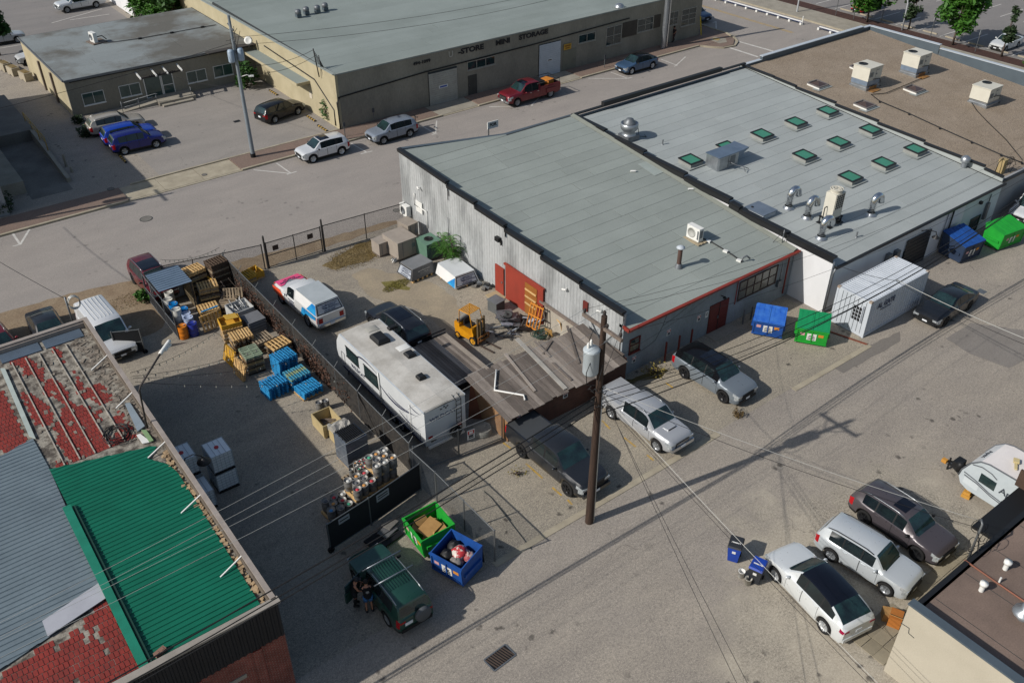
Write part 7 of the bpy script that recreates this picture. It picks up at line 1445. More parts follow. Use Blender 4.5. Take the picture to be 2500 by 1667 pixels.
lean((12.85,44.3,.52), (radians(74),0,radians(-86)), PYEL, 'yellow pallet leaning on the long stack, farther one'); lean((12.8,42.7,.5), (radians(74),0,radians(-86)), PALE, 'yellow pallet leaning on the green-topped stack, nearer one'); lean((15.6,50.3,.6), (radians(65),0,radians(-30)), PGREY, 'grey pallet leaning beside the heap of sticks')
mb = MB(); mb.box((0,0,0),(1.1,.1,.03)); obj('plank', mb, PBLUE, None, (13.7,49.5,.74), .05, 'blue board lying on the short pallet stack', 'board')
o = thing('wooden_crate', 'open yellow crate with a plywood sheet on the pallet stack', 'crate', (13.95,46.75,7*PH), radians(-8))
for a_, b_, d_ in (((-.6,0,.15),(.04,1.0,.3),0),((.6,0,.15),(.04,1.0,.3),0),((0,-.5,.15),(1.2,.04,.3),0),((0,.5,.15),(1.2,.04,.3),0),((0,0,.02),(1.2,1.0,.03),0)): obj('side_board', MB().box(a_,b_), PYEL, o)
obj('plywood_sheet', MB().box((.15,.2,.38),(.75,.6,.03),.1,0,.12), mat('yellow_ply','c8a040','b48e36',coord='O'), o)
o = thing('wooden_crate', 'broken yellow crate next to the street gate', 'crate', (17.9,52.55,.0), radians(10))
for i in range(3): obj('side_board', MB().box((-.5+i*.5,0,.3),(.09,.95,.5)), PYEL, o)
obj('side_board', MB().box((0,-.45,.35),(1.2,.03,.4),0,0,.06), PYEL, o); obj('side_board', MB().box((0,.45,.35),(1.2,.03,.4),0,0,-.08), PYEL, o); obj('base_board', MB().box((0,0,.05),(1.2,1.0,.05)), PALE, o)
# heap of sticks, white tub
rr = random.Random(8); o = thing('timber_heap', 'heap of brown sticks and offcuts beside the white tub', 'timber heap', (15.8,50.9,0))
for k in range(26):
    a_ = Vector((rr.uniform(-.6,.6),rr.uniform(-.8,.8),rr.uniform(.05,.5))); d_ = Vector((rr.uniform(-1,1),rr.uniform(-1,1),rr.uniform(.0,1.1))).normalized()*rr.uniform(.5,1.3); obj('stick', MB().bar(a_,a_+d_,.04), WOOD if k % 2 else BRW, o)
o = thing('white_bin', 'white plastic bulk bin filled with scrap steel rods', 'bin', (15.2,48.3,0), radians(2))
mb = MB(); mb.box((-.66,0,.5),(.05,1.3,1.0)); mb.box((.66,0,.5),(.05,1.3,1.0)); mb.box((0,-.64,.5),(1.3,.05,1.0)); mb.box((0,.64,.5),(1.3,.05,1.0)); mb.box((0,0,.08),(1.3,1.25,.1)); obj('tub', mb, mat('tub_white','b5b6b4','8f908e',scale=2.5,coord='O'), o)
mb = MB(); mb.box((0,0,.6),(1.2,1.2,.05)); obj('scrap_fill', mb, DULLSTEEL, o)
for k in range(16): a_ = Vector((rr.uniform(-.55,.55),rr.uniform(-.6,.5),.72)); obj('steel_rod', MB().bar(a_,a_+Vector((rr.uniform(-.3,.3),rr.uniform(.3,.7),rr.uniform(0,.45))),.03), WHITE if k % 3 else STEEL, o)
o = thing('grey_bin', 'dark grey slatted plastic bin in front of the white tub', 'bin', (15.35,46.6,0), radians(2)); mb = MB(); mb.box((0,0,.55),(1.15,1.15,.9)); obj('tub', mb, mat('tub_grey','6c6e72','55575b',coord='O'), o)
for i in range(4): obj('slat', MB().box((0,-.585,.25+i*.2),(1.05,.03,.1)), mat('tub_grey_b','7f8286','66696d',coord='O'), o)
# ================================================================== blue-roofed shed with barrels
sh = thing('metal_shed', 'small open metal lean-to with a blue-grey corrugated roof over barrels', 'shed', (12.3,52,0))
mb = MB()
for i in range(9): y = 50.85+i*.27; mb.prism([(11.3,y),(13.4,y),(13.4,y+.25),(11.3,y+.25)],2.2,2.23); mb.bx(11.3,13.4,y+.25,y+.27,2.2,2.26)
wo('roof', mb, mat('blue_grey_roof','74879a','66788a',rough=.45,metal=.3), sh)
mb = MB()
for i in range(9): y = 50.85+i*.27; mb.bx(13.36,13.4,y,y+.24,.05,2.19); mb.bx(13.38,13.43,y+.24,y+.27,.05,2.19)
wo('side_wall', mb, mat('rusty_sheet','8b7c62','5d5648',rough=.5,metal=.4,scale=1.2,amt=.9), sh); mb = MB(); mb.bx(11.35,13.36,53.2,53.25,.05,2.19); wo('rear_wall', mb, GREYWALL, sh)
for x in (11.4,13.3): wo('post', MB().bx(x-.03,x+.03,50.9,50.96,0,2.2), DKGALV, sh)
def drum(p, m, lab, h=.88, r=.29, lidm=None):
    o = thing('barrel', lab, 'barrel', p); mb = MB(); mb.lathe([(0,0),(r*.97,0),(r,.03),(r,h*.32),(r*1.03,h*.34),(r,h*.36),(r,h*.64),(r*1.03,h*.66),(r,h*.68),(r,h-.03),(r*.98,h)],20); obj('drum', mb, m, o)
    mb = MB(); mb.lathe([(r*.98,h),(r*.93,h+.005),(r*.92,h-.02),(0,h-.02)],20); obj('lid', mb, lidm or m, o); mb = MB(); mb.cyl((r*.55,0,h-.02),(r*.55,0,h+.01),.05,8); mb.cyl((-r*.5,.05,h-.02),(-r*.5,.05,h+.01),.03,8); obj('bung', mb, DULLSTEEL, o)
DRW = mat('drum_white','c3c3bd','aeaea8',rough=.5,coord='O'); DRB = mat('drum_blue','1272b8','0f62a2',rough=.35,coord='O'); DRN = mat('drum_navy','26348c','202c78',rough=.4,coord='O'); DRO = mat('drum_orange','c9761c','b56514',rough=.45,coord='O'); DRP = mat('drum_pale_blue','9fadc8','8c9ab4',rough=.5,coord='O')
R3 = lambda x, y, z: PX(340+x*.12756, 600+y*.12756, z)
for (x, y, z, m, lab) in ((560,880,.88,DRW,'white barrel deepest under the shed roof'),(545,1020,.88,DRW,'white barrel behind the bright blue ones'),(645,1105,.88,DRB,'large bright blue barrel among the white ones'),(700,1210,1.1,DRW,'tall white barrel against the screened fence'),(840,1200,.8,DRB,'small bright blue barrel in the second row'),(890,1285,.8,DRP,'pale blue barrel behind the other pale blue one'),(935,1365,.8,DRP,'pale blue barrel next to the navy one'),(1005,1480,.88,DRN,'navy blue open barrel at the front'),(810,1530,.88,DRO,'orange barrel at the front beside the fence')):
    p = R3(x,y,z); drum((p.x,p.y,0), m, lab, z)
# ================================================================== kegs
def keg_mesh(r, h, cap):
    k = (r, cap)
    if k not in _keg:
        b = MB(); b.lathe([(r*.95,0),(r*.97,.06),(r*.9,.09),(r,.16),(r,h*.48),(r*1.03,h*.5),(r,h*.52),(r,h-.14),(r*.9,h-.08),(r*.97,h-.05),(r*.97,h),(r*.9,h),(r*.87,h-.07),(0,h-.08)],18)
        c = MB(); c.lathe([(r*.42,h-.079),(r*.42,h-.06),(r*.2,h-.04),(0,h-.04)],12); _keg[k] = (b.data('keg', KEGM), c.data('keg_cap', flat('cap_'+cap, cap, .5)))
    return _keg[k]
_keg = {}; _kn = {}; KEGM = mat('keg_steel','8b8a87','625e58',rough=.5,metal=.3,scale=3,amt=.8,coord='O')
NMC = {'b5303a':'red','c08a4a':'orange','3f9a7a':'green','c9c9c4':'white','3f7fb0':'blue','55585c':'grey'}
def keg(p, cap, where, r=.215, h=.6, visible=True):
    b, c = keg_mesh(r, h, cap)
    q = (NMC[cap] if visible else '', where); _kn[q] = _kn.get(q, 0)+1; nth = ORD[_kn[q]-1]
    if visible: o = obj('keg', b, None, None, p, prn.uniform(0,6), f'{nth} {NMC[cap]}-capped steel keg from the left {where}', 'keg', f'kegs {where}'); obj('cap', c, None, o)
    else: obj('keg', b, None, None, p, 0, f'{nth} steel keg from the left, {where}', 'keg', f'kegs {where}')
K = lambda x, y, z: PX(770+x*.1276, 1070+y*.1276, z)
RD, OR, GN, WT, BL, GY = 'b5303a','c08a4a','3f9a7a','c9c9c4','3f7fb0','55585c'
def kegpal(x, y, z, lab, m=PALE): o = obj('pallet', pallet_mesh(m,7)[0], None, None, (x,y,z), radians(4), lab, 'pallet')
for x, y, c in sorted(((195,1180,GY),(352,1110,RD),(510,1045,WT),(340,1230,OR),(515,1165,RD),(635,1235,GN),(300,1360,BL),(480,1315,GY))): p = K(x,y,.74); keg((p.x,p.y,.14), c, 'in the low group at the gate end')
kegpal(12.0,29.72,0,'wooden pallet under the low keg group', PALE); kegpal(13.3,29.6,0,'bottom pallet under the middle keg group', PGREY); kegpal(13.3,29.6,.75,'upper pallet between the two layers of the middle keg group', PALE); kegpal(14.6,29.75,0,'bottom pallet under the tall keg group', PGREY); kegpal(14.6,29.75,.75,'second pallet in the tall keg group', PALE); kegpal(14.6,29.75,1.5,'top pallet in the tall keg group', PALE)
for x, y, c in sorted(((620,790,WT),(780,700,OR),(935,640,RD),(780,830,GY),(925,745,GY),(1075,790,RD),(930,870,OR),(800,955,RD))): p = K(x,y,1.5); keg((p.x,p.y,.89), c, 'on the upper layer of the middle stack')
for x, y, c in sorted(((1025,345,GN),(1160,275,OR),(1315,205,WT),(1170,390,GY),(1310,310,OR),(1470,345,OR),(1320,435,WT),(1170,505,WT))): p = K(x,y,2.25); keg((p.x,p.y,1.64), c, 'on the top layer of the tall stack')
for (cx, cy, z, nm) in ((13.3,29.6,.14,'bottom layer of the middle stack'),(14.6,29.75,.14,'bottom layer of the tall stack'),(14.6,29.75,.89,'second layer of the tall stack')):
    for i in range(3): keg((cx-.42+i*.42, cy-.3, z), GY, 'front row, '+nm, visible=False)
    for i in range(3): keg((cx-.42+i*.42, cy+.22, z), GY, 'back row, '+nm, visible=False)
for k, (x, y, c) in enumerate(sorted(((760,450,OR),(845,415,RD),(920,385,RD),(780,510,WT),(870,475,OR),(915,530,RD),(830,565,GN),(680,590,GY),(940,450,RD)))): p = K(x,y,.85); keg((p.x,p.y,.14 if k else .14), c, 'in the cluster of slim kegs behind', .125, .7)
kegpal(13.9,31.2,0,'pallet under the slim kegs', PGREY)
for x, y in ((595,610),(648,595)): p = T(2,1,x,y,.55); keg((p.x,p.y,0), GY, 'standing alone behind the cream crate', .2, .6)
# ================================================================== bins along the divider fence, totes
def openbox(nm, lab, m, p, d, rz=0, cat='bin', t=.05):
    o = thing(nm, lab, cat, p, rz); x, y, z = d; mb = MB(); mb.bx(-x/2,x/2,-y/2,-y/2+t,.1,z); mb.bx(-x/2,x/2,y/2-t,y/2,.1,z); mb.bx(-x/2,-x/2+t,-y/2+t,y/2-t,.1,z); mb.bx(x/2-t,x/2,-y/2+t,y/2-t,.1,z); mb.bx(-x/2+t,x/2-t,-y/2+t,y/2-t,.1,.18); obj('box', mb, m, o)
    mb = MB()
    for s in (-1,1): mb.bx(s*(x/2-.12)-.08,s*(x/2-.12)+.08,-y/2,y/2,0,.1)
    obj('foot', mb, m, o); return o
CRM = mat('cream_crate','b8a67c','a3926a',rough=.6,coord='O',scale=2)
o = openbox('bulk_bin', 'large cream bulk bin holding a few boards', CRM, (14.55,35.55,0), (1.1,1.35,.85)); 
for i in range(4): obj('loose_board', MB().box((-.1+i*.12,.1,.3+i*.05),(.1,.9,.03),.3*i), WOOD, o)
o = openbox('bulk_bin', 'second cream bulk bin under the grey wrapped load', CRM, (14.75,34.15,0), (1.05,1.1,.7)); 
mb = MB(); V = []; n = 7
rr = random.Random(6); vs = [(-.5+i/6*1.0, -.55+j/6*1.1, .78+.12*rr.random()+.25*(1-abs(j-3)/3)) for j in range(7) for i in range(7)]
o2 = obj('plastic_wrapped_load', (lambda mb: (mb.mesh(vs+[(x,y,.55) for x,y,z in vs], [(j*7+i,j*7+i+1,(j+1)*7+i+1,(j+1)*7+i) for j in range(6) for i in range(6)]+[(i+1,i,49+i,49+i+1) for i in range(6)]+[(42+i,43+i,92+i,91+i) for i in range(6)]+[(j*7,(j+1)*7,49+(j+1)*7,49+j*7) for j in range(6)]+[((j+1)*7+6,j*7+6,49+j*7+6,49+(j+1)*7+6) for j in range(6)],0,False), mb)[1])(MB()), mat('clear_wrap','a9a69e','87857f',rough=.35,scale=4,coord='O'), None, (14.75,34.35,0), 0, 'crumpled grey plastic-wrapped load on the second cream bin', 'wrapped load')
o = thing('wrapped_pallet', 'tall black crate stack in clear plastic wrap beside the kegs', 'wrapped load', (14.45,32.6,0), radians(3)); mb = MB(); mb.prism([(-.62,-.62),(.62,-.62),(.6,.6),(-.6,.6)],.14,1.75); obj('wrap', mb, mat('plastic_wrap','4d545e','6c747e',rough=.25,scale=2.5,amt=.7,coord='O',stretch=(1,1,3)), o); mb = MB(); mb.box((0,0,.07),(1.2,1.2,.13)); obj('base', mb, PGREY, o)
mb = MB()
for i in range(11): mb.box((-.5+i*.1,0,1.8),(.035,1.1,.09)); 
for j in range(4): mb.box((0,-.5+j*.33,1.78),(1.1,.03,.07))
obj('crate_grid', mb, BLACK, o)
def ibc(p, lab, m=None, z=0):
    o = thing('bulk_tote', lab, 'tote', p); WT_ = m or mat('tote_white','e4e8ea','d4d9dc',rough=.45,coord='O'); mb = MB(); mb.box((0,0,.66),(.98,1.16,1.0)); b_ = obj('tank', mb, WT_, o); mb = MB(); mb.cyl((0,0,1.16),(0,0,1.2),.11,14); obj('cap', mb, flat('red_cap','b02028',.4), b_)
    mb = MB()
    for x in (-.25,.0,.25): mb.box((x,0,1.165),(.015,1.14,.02))
    obj('tank_rib', mb, mat('rib_grey','9aa0a6'), b_)
    mb = MB()
    for i in range(7):
        z_ = .2+i*.16
        for a_, b2 in (((-.52,-.61),(.52,-.61)),((.52,-.61),(.52,.61)),((.52,.61),(-.52,.61)),((-.52,.61),(-.52,-.61))): mb.bar((*a_,z_),(*b2,z_),.015)
    for i in range(6): x = -.5+i*.2; mb.bar((x,-.62,.15),(x,-.62,1.17),.015); mb.bar((x,.62,.15),(x,.62,1.17),.015)
    for i in range(7): y = -.6+i*.2; mb.bar((-.53,y,.15),(-.53,y,1.17),.015); mb.bar((.53,y,.15),(.53,y,1.17),.015)
    obj('cage', mb, flat('cage_galv','aab0b4',.5,.2), o); mb = MB(); mb.box((0,0,.06),(1.05,1.22,.1)); obj('base', mb, BLACK, o)
ibc((8.5,34.95,0), 'caged white tote at the bottom of the right-hand stack'); ibc((8.5,34.95,1.2), 'caged white tote with a red cap on top of the right-hand stack')
ibc((7.0,35.6,0), 'caged white tote at the bottom of the left-hand stack'); ibc((7.0,35.6,1.2), 'caged white tote with a red cap on top of the left-hand stack'); ibc((7.05,34.2,.0), 'lower caged white tote under the black wall lamp')
# black plank + tool boxes in front of the gate
o = thing('truck_bed_liner', 'dark plastic lids and panels lying in front of the black gate', 'scrap', (12.9,26.9,0), radians(12)); obj('panel', MB().box((0,0,.12),(1.6,1.0,.08),0,0,.05), BLACK, o); obj('panel', MB().box((.35,.1,.22),(.8,.6,.08),.1), mat('grey_lid','5c5d5f'), o); obj('panel', MB().box((.7,.3,.3),(.7,.5,.05),.2,0,.1), CONC_D, o); obj('yellow_cap', MB().cyl((-.6,-.3,.17),(-.6,-.3,.2),.05,8), YEL_LINE, o)
drum((15.6,28.85,0), mat('rust_drum','6f6a5c','4f4a40',coord='O'), 'rusty grey barrel with dried plants inside the fence corner'); 
# ================================================================== plank-roofed shed, deck trailer
ps = thing('plank_shed', 'low brick and timber shed with a loose grey plank roof behind the pickups', 'shed', (25.5,30.5,0)); zp = lambda y: 1.82+.13*(y-28.5)
mb = MB(); mb.bx(21.75,30.0,28.85,29.05,0,1.75); wo('brick_wall', mb, brickmat('brown_brick','6b4638','573a2e','5c5048'), ps)
mb = MB(); mb.bx(21.6,21.75,28.85,32.2,0,1.75); wo('timber_wall', mb, mat('tan_board','9a7654','7d5f44',scale=2,amt=.7), ps); mb = MB(); mb.bx(29.85,30.0,29.05,32.2,0,1.9); wo('rear_wall', mb, WOOD, ps)
rr = random.Random(31); x = 21.25; k = 0
PLK = [mat('plank_'+c, c, d, rough=.9, scale=1.1, amt=.8, fine=.3, bs=10, stretch=(3,.5,1)) for c, d in (('958b82','746b63'),('7f756d','5f5750'),('a49a90','80766d'),('6f665f','544d47'))]
while x < 29.7:
    w = rr.uniform(.28,.62); y0 = 28.45+rr.uniform(-.1,.12); y1 = 32.3+rr.uniform(-.2,.15); e = rr.uniform(0,.03); mb = MB()
    mb.prism([(x+.012,y0),(x+w-.012,y0),(x+w-.012,y1),(x+.012,y1)],[zp(y0)+e]*2+[zp(y1)+e]*2,[zp(y0)+e+.035]*2+[zp(y1)+e+.035]*2); wo('roof_plank', mb, PLK[rr.randrange(4)], ps); x += w; k += 1
sign(ps, (22.2,28.85,1.12), (1,0,0), .32, .45, NP); sign(ps, (25.35,28.85,1.1), (1,0,0), .32, .45, NP)
for k, (q0, q1, w, lab) in enumerate((((2,2,110,250),(2,2,355,520),.16,'pale plank lying across the left part of the shed roof'),((2,2,205,140),(2,2,605,490),.26,'long white plank lying across the middle of the shed roof'),((2,2,350,150),(2,2,475,265),.16,'short broken plank on the shed roof near the vines'),((2,2,495,295),(2,2,650,425),.14,'narrow dark plank on the shed roof'),((2,2,615,25),(2,2,710,300),.14,'dark plank nearest the workshop on the shed roof'),((2,2,420,235),(2,2,490,150),.1,'short dark stick on the shed roof'))):
    a = T(*q0,2.1); a.z = zp(a.y)+.1; b = T(*q1,2.0); b.z = zp(b.y)+.1; mb = MB(); mb.bar((0,0,0), b-a, w, .04); obj('loose_plank', mb, [PLK[2],mat('white_plank','a8a49c','8a867e'),PLK[0],PLK[1],PLK[3],PLK[3]][k], None, a, 0, lab, 'plank')
a = [T(2,2,*q,2.1) for q in ((40,375),(25,522),(262,545),(272,578))]
mb = MB(); mb.tube([(p.x,p.y,zp(p.y)+.13) for p in a],.055,8); obj('drain_pipe', mb, WHITE, label='bent white plastic pipe lying on the plank shed roof', cat='pipe')
c0 = T(2,1,1600,55,.75); c1 = T(2,1,1925,315,.75); dt = thing('deck_trailer', 'weathered wooden deck trailer squeezed beside the long white trailer', 'trailer', ((20.9+c0.x)/2,(c0.y+c1.y)/2,0))
x0, x1, y0, y1 = 20.75, c0.x, c1.y-.6, c0.y; n = int((x1-x0)/.2)
for i in range(n): mb = MB(); xx = x0+i*(x1-x0)/n; mb.bx(xx,xx+.185,y0,y1+rr.uniform(-.05,.05),.68+rr.uniform(0,.015),.73); wo('deck_board', mb, PLK[rr.randrange(4)], dt)
mb = MB(); mb.bx(x1,x1+.3,y0,y1,.66,.74); wo('edge_beam', mb, mat('pale_beam','9a9084','7d746a'), dt); mb = MB(); mb.bx(x0,x1+.3,y1+.06,y1+.14,.6,.75); mb.bx(x0,x1+.3,y1+.06,y1+.12,.95,1.02)
for i in range(5): mb.bx(x0+i*.55,x0+.06+i*.55,y1+.065,y1+.115,.75,.96)
wo('headboard', mb, BLACK, dt); mb = MB(); mb.bx(x0,x1,y0,y1,.45,.64); wo('chassis', mb, BLACK, dt)
for y in (y0+1.6,y0+2.5): t_ = obj('wheel', tyremesh(.36,.2), None, dt, (x1+.15-dt.location.x,y-dt.location.y,.36), pi/2); 
o = thing('door_panel', 'rusty brown board leaning at the end of the plank shed', 'board', T(2,1,1850,720)); mb = MB(); mb.mesh([(-.3,0,0),(.2,-.5,0),(.55,.0,1.9),(.15,.4,1.9),(-.25,.05,0),(.25,-.45,0),(.6,.05,1.9),(.2,.45,1.9)],[(0,1,2,3),(7,6,5,4),(0,4,5,1),(1,5,6,2),(2,6,7,3),(3,7,4,0)]); obj('board', mb, mat('rust_board','7a4a35','5f3a2a'), o)
drum((20.95,30.25,0), mat('grey_drum','8d8d88','75756f',coord='O'), 'low grey round drum behind the trailer ladder', .4, .5)
# ================================================================== scrapped equipment along the workshop wall
TAN = mat('tan_cabinet','9a9187','857c73',rough=.6,coord='O',scale=1.5); GRC = mat('green_cabinet','5c7c6b','4d6b5b',rough=.6,coord='O',scale=1.5)
def cab(label, p, rz, d, m, fan=None, extra=None):
    o = thing('old_condenser', label, 'air conditioner', p, rz); mb = MB(); mb.box((0,0,.08),(d[0]*.95,d[1]*.95,.14)); obj('skid', mb, WOOD, o); mb = MB(); mb.box((0,0,.15+d[2]/2),d); obj('cabinet', mb, m, o)
    mb = MB(); mb.box((0,0,.17+d[2]),(d[0]+.06,d[1]+.06,.05)); obj('lid', mb, m, o)
    if fan: mb = MB(); z = .2+d[2]; mb.lathe([(fan,z),(fan,z+.04),(fan*.85,z+.04),(fan*.85,z+.006),(0,z+.006)],18); mb.bar((-fan,0,z+.04),(fan,0,z+.04),.03); mb.bar((0,-fan,z+.04),(0,fan,z+.04),.03); obj('fan', mb, BLACK, o)
    mb = MB()
    for i in range(2): mb.box((-d[0]/4+i*d[0]/2,-d[1]/2-.01,.15+d[2]/2),(.02,.02,d[2]*.9))
    mb.box((d[0]*.3,-d[1]/2-.012,.15+d[2]*.6),(.25,.02,.3)); obj('panel_joint', mb, DULLSTEEL, o); return o
cab('large tan rooftop unit dumped beside the corrugated wall', (27.6,49.4,0), radians(3), (1.6,1.9,1.25), TAN); cab('small tan box unit behind the large tan one', (26.5,50.2,0), radians(3), (.9,1.0,.9), TAN)
cab('tan sheet-metal hood against the wall above the tan unit', (28.9,50.4,0), radians(8), (.9,1.2,1.5), mat('tan_cabinet_b','8f867c','7a7269',coord='O')); cab('square green condenser with a top fan by the wall', (29.0,47.85,0), radians(2), (1.25,1.35,1.15), GRC, .32)
o = thing('scrap_parts', 'loose pale pipes and brackets lying beside the tan unit', 'scrap', (26.6,48.6,0))
for k in range(7): obj('pipe', MB().tube([(rr.uniform(-.3,.3),rr.uniform(-.3,.3),.1),(rr.uniform(-.3,.3),rr.uniform(-.4,.4),rr.uniform(.1,.4))],.04,6), WHITE if k % 2 else DULLSTEEL, o)
def loose_canopy(label, p, rz, L, m, mt, w=.85):
    o = thing('truck_canopy', label, 'truck canopy', p, rz); V = [(0,-w,0),(-L,-w,0),(-L,w,0),(0,w,0),(-.06,-w*.8,.72),(-L+.25,-w*.8,.72),(-L+.25,w*.8,.72),(-.06,w*.8,.72)]
    mb = MB(); mb.mesh(V,[(0,4,5,1),(2,6,7,3),(3,7,4,0),(1,5,6,2)]); obj('shell', mb, m, o); mb = MB(); mb.prism([(-.06,-w*.8),(-.06,w*.8),(-L+.25,w*.8),(-L+.25,-w*.8)],.72,.77); obj('top', mb, mt, o); return o
o = loose_canopy('white and blue truck canopy on the ground under the leafy sapling', (28.85,45.35,.16), radians(88), 2.5, WRAPW, mat('canopy_pale','c4c8ca','b5b9bb',rough=.4,coord='O'), .95)
tailprint(o, 0, .85, .06, .68, -2.505, -2.255, .84)
for s in (1,-1): mb = MB(); F = [(-1.5,s*.957,.01),(-2.46,s*.957,.01),(-2.26,s*.80,.66),(-2.05,s*.825,.5)]; mb.face(F[::-1] if s < 0 else F); obj('wrap_panel', mb, WRAPB, o)
mb = MB(); mb.box((-1.2,0,-.08),(2.6,.1,.14)); mb.box((-.6,0,-.08),(.1,1.8,.14)); obj('support_timber', mb, PALE, o)
o = loose_canopy('grey truck canopy on pallet blocks by the green condenser', (27.9,46.35,.2), radians(5), 2.0, mat('canopy_dark','5c5c5c','4a4a4a',rough=.4,coord='O'), mat('canopy_grey_top','77797b','66686a',rough=.4,coord='O'), .85); tailprint(o, 0, .76, .06, .68, -2.006, -1.755, .84)
for k in range(3): text(o, ['REFRIGERATION','HEATING &','AIR CONDITIONING'][k], .13, (-.9,-.79+.045*0-.0,.5-.16*k), Matrix.Rotation(radians(13),4,'X') @ Matrix.Rotation(pi/2,4,'X'), flat('pale_print','b0b0ae'), 'print', .002, 0, False)
mb = MB()
for k in range(5): mb.box((-.3-k*.38,-.7,-.1),(.12,.25,.18))
obj('support_block', mb, PALE, o)
# junk heap by the red doors
jx = T(1,1,2080,1230); o = thing('scrap_cube', 'grey sheet-metal cube standing by the red sliding door', 'metal box', T(1,1,2030,1215), radians(8)); obj('box', MB().box((.3,.2,.4),(.75,.8,.8)), mat('dark_steel_box','5c5f5f','484b4b',coord='O'), o); obj('flange', MB().box((.3,.2,.8),(.85,.9,.03)), DULLSTEEL, o)
o = thing('scrap_fan_panel', 'dismantled condenser panel with a round fan on the scrap heap', 'scrap', T(1,1,2120,1270), radians(-15)); mb = MB(); mb.box((0,0,.35),(1.1,1.1,.06),0,0,.12,.1); obj('panel', mb, DULLSTEEL, o); mb = MB(); mb.lathe([(.42,.38),(.42,.43),(.36,.43),(.36,.4),(.12,.4),(.1,.46),(0,.47)],18); obj('fan', mb, mat('fan_dark','3c3e3e'), o); mb = MB(); mb.box((0,0,.15),(1.0,1.0,.25)); obj('base', mb, mat('coil_dark','4a4c4c','2f3131',coord='O'), o)
o = thing('scrap_heap', 'heap of steel brackets, coils and pipe scrap on the yard floor', 'scrap', T(1,1,2170,1330)); rr = random.Random(17)
for k in range(34):
    a_ = Vector((rr.uniform(-1.5,1.4),rr.uniform(-.7,.7),rr.uniform(.03,.25))); d_ = Vector((rr.uniform(-1,1),rr.uniform(-1,1),rr.uniform(-.05,.25))).normalized()*rr.uniform(.3,1.1)
    obj('scrap_bar' if k % 3 else 'scrap_sheet', MB().bar(a_,a_+d_,rr.uniform(.04,.12) if k % 3 else .35,.04), (DULLSTEEL,BLACK,WHITETRIM,GALV)[k%4], o)
o = thing('orange_rack', 'orange slatted frame leaning on the red door', 'rack', T(1,2,330,1350), radians(0)); o.rotation_euler = (0,radians(16),radians(8))
for i in range(5): obj('slat', MB().box((.0,-.5+i*.25,.85),(.06,.06,1.7)), mat('orange_wood','c07a28','a8671f',coord='O'), o)
for z in (.1,.9,1.6): obj('crossbar', MB().box((.0,0,z),(.07,1.1,.08)), mat('orange_wood','c07a28'), o)
o = thing('hose_heap', 'tangled green hose heap on the yard floor', 'hose', T(1,2,400,1400)); mb = MB()
for k in range(9): R_ = rr.uniform(.2,.5); c_ = (rr.uniform(-.3,.4),rr.uniform(-.3,.3)); mb.tube([(c_[0]+R_*cos(a*.6),c_[1]+R_*sin(a*.6),.05+k*.03+.03*sin(a*2)) for a in range(12)],.025,5)
obj('hose', mb, mat('hose_green','2b4438','1f332a'), o)
for k, (q, rz, w, h, m, lab) in enumerate((((1,2,560,1370),1.3,.9,1.0,WHITE,'white framed board leaning by the plank shed'),((1,2,470,1400),1.9,.5,.6,mat('tan_ply','b08a50','96743f'),'small tan plywood piece beside the hose heap'),((1,2,445,1310),1.5,.25,1.2,WOOD,'grey timber post leaning against the pale wall'),((1,2,740,1330),1.2,.4,1.5,BRW,'dark timber frame beside the plank shed roof'))):
    o = thing('leaning_board', lab, 'board', T(*q), rz); o.rotation_euler = (radians(-14),0,rz); obj('board', MB().box((0,0,h/2),(w,.03,h)), m, o)
    if k == 0: obj('frame', MB().box((0,.0,h+.02),(w+.08,.06,.06)).box((-w/2,0,h/2),(.06,.06,h)).box((w/2,0,h/2),(.06,.06,h)), PALE, o)
for q, lab in (((1,1,1870,1000),'grey crumpled junk pile at the foot of the corrugated wall'),((1,1,1960,1010),'black rubbish beside the red door step')): o = thing('junk_pile', lab, 'junk', T(*q)); [obj('junk_piece', MB().box((rr.uniform(-.4,.4),rr.uniform(-.3,.3),.08+rr.random()*.15),(.35,.25,.12),rr.random()*3,0,rr.uniform(-.3,.3)), (BLACK,CONC_D,DULLSTEEL)[i%3], o) for i in range(7)]
mb = MB(); mb.box((0,0,.03),(.9,1.1,.06)); obj('doorstep_slab', mb, mat('tan_step','a89878','8f8063'), None, T(1,1,2055,1085)+Vector((-.1,.1,0)), 0, 'tan slab lying in front of the small red door', 'slab')
# cardboard box by the beige wall
o = thing('cardboard_box', 'orange-brown cardboard box pile against the beige building', 'box', T(3,3,1310,1090)+Vector((-.1,.15,0)), .4); obj('box', MB().box((0,0,.3),(.6,.5,.6)), mat('orange_card','a8682c','8c5524'), o); obj('box', MB().box((.1,.35,.25),(.45,.4,.5),.3), CARD, o); obj('flap', MB().box((-.2,0,.68),(.3,.5,.02),0,0,.7), CARD, o)
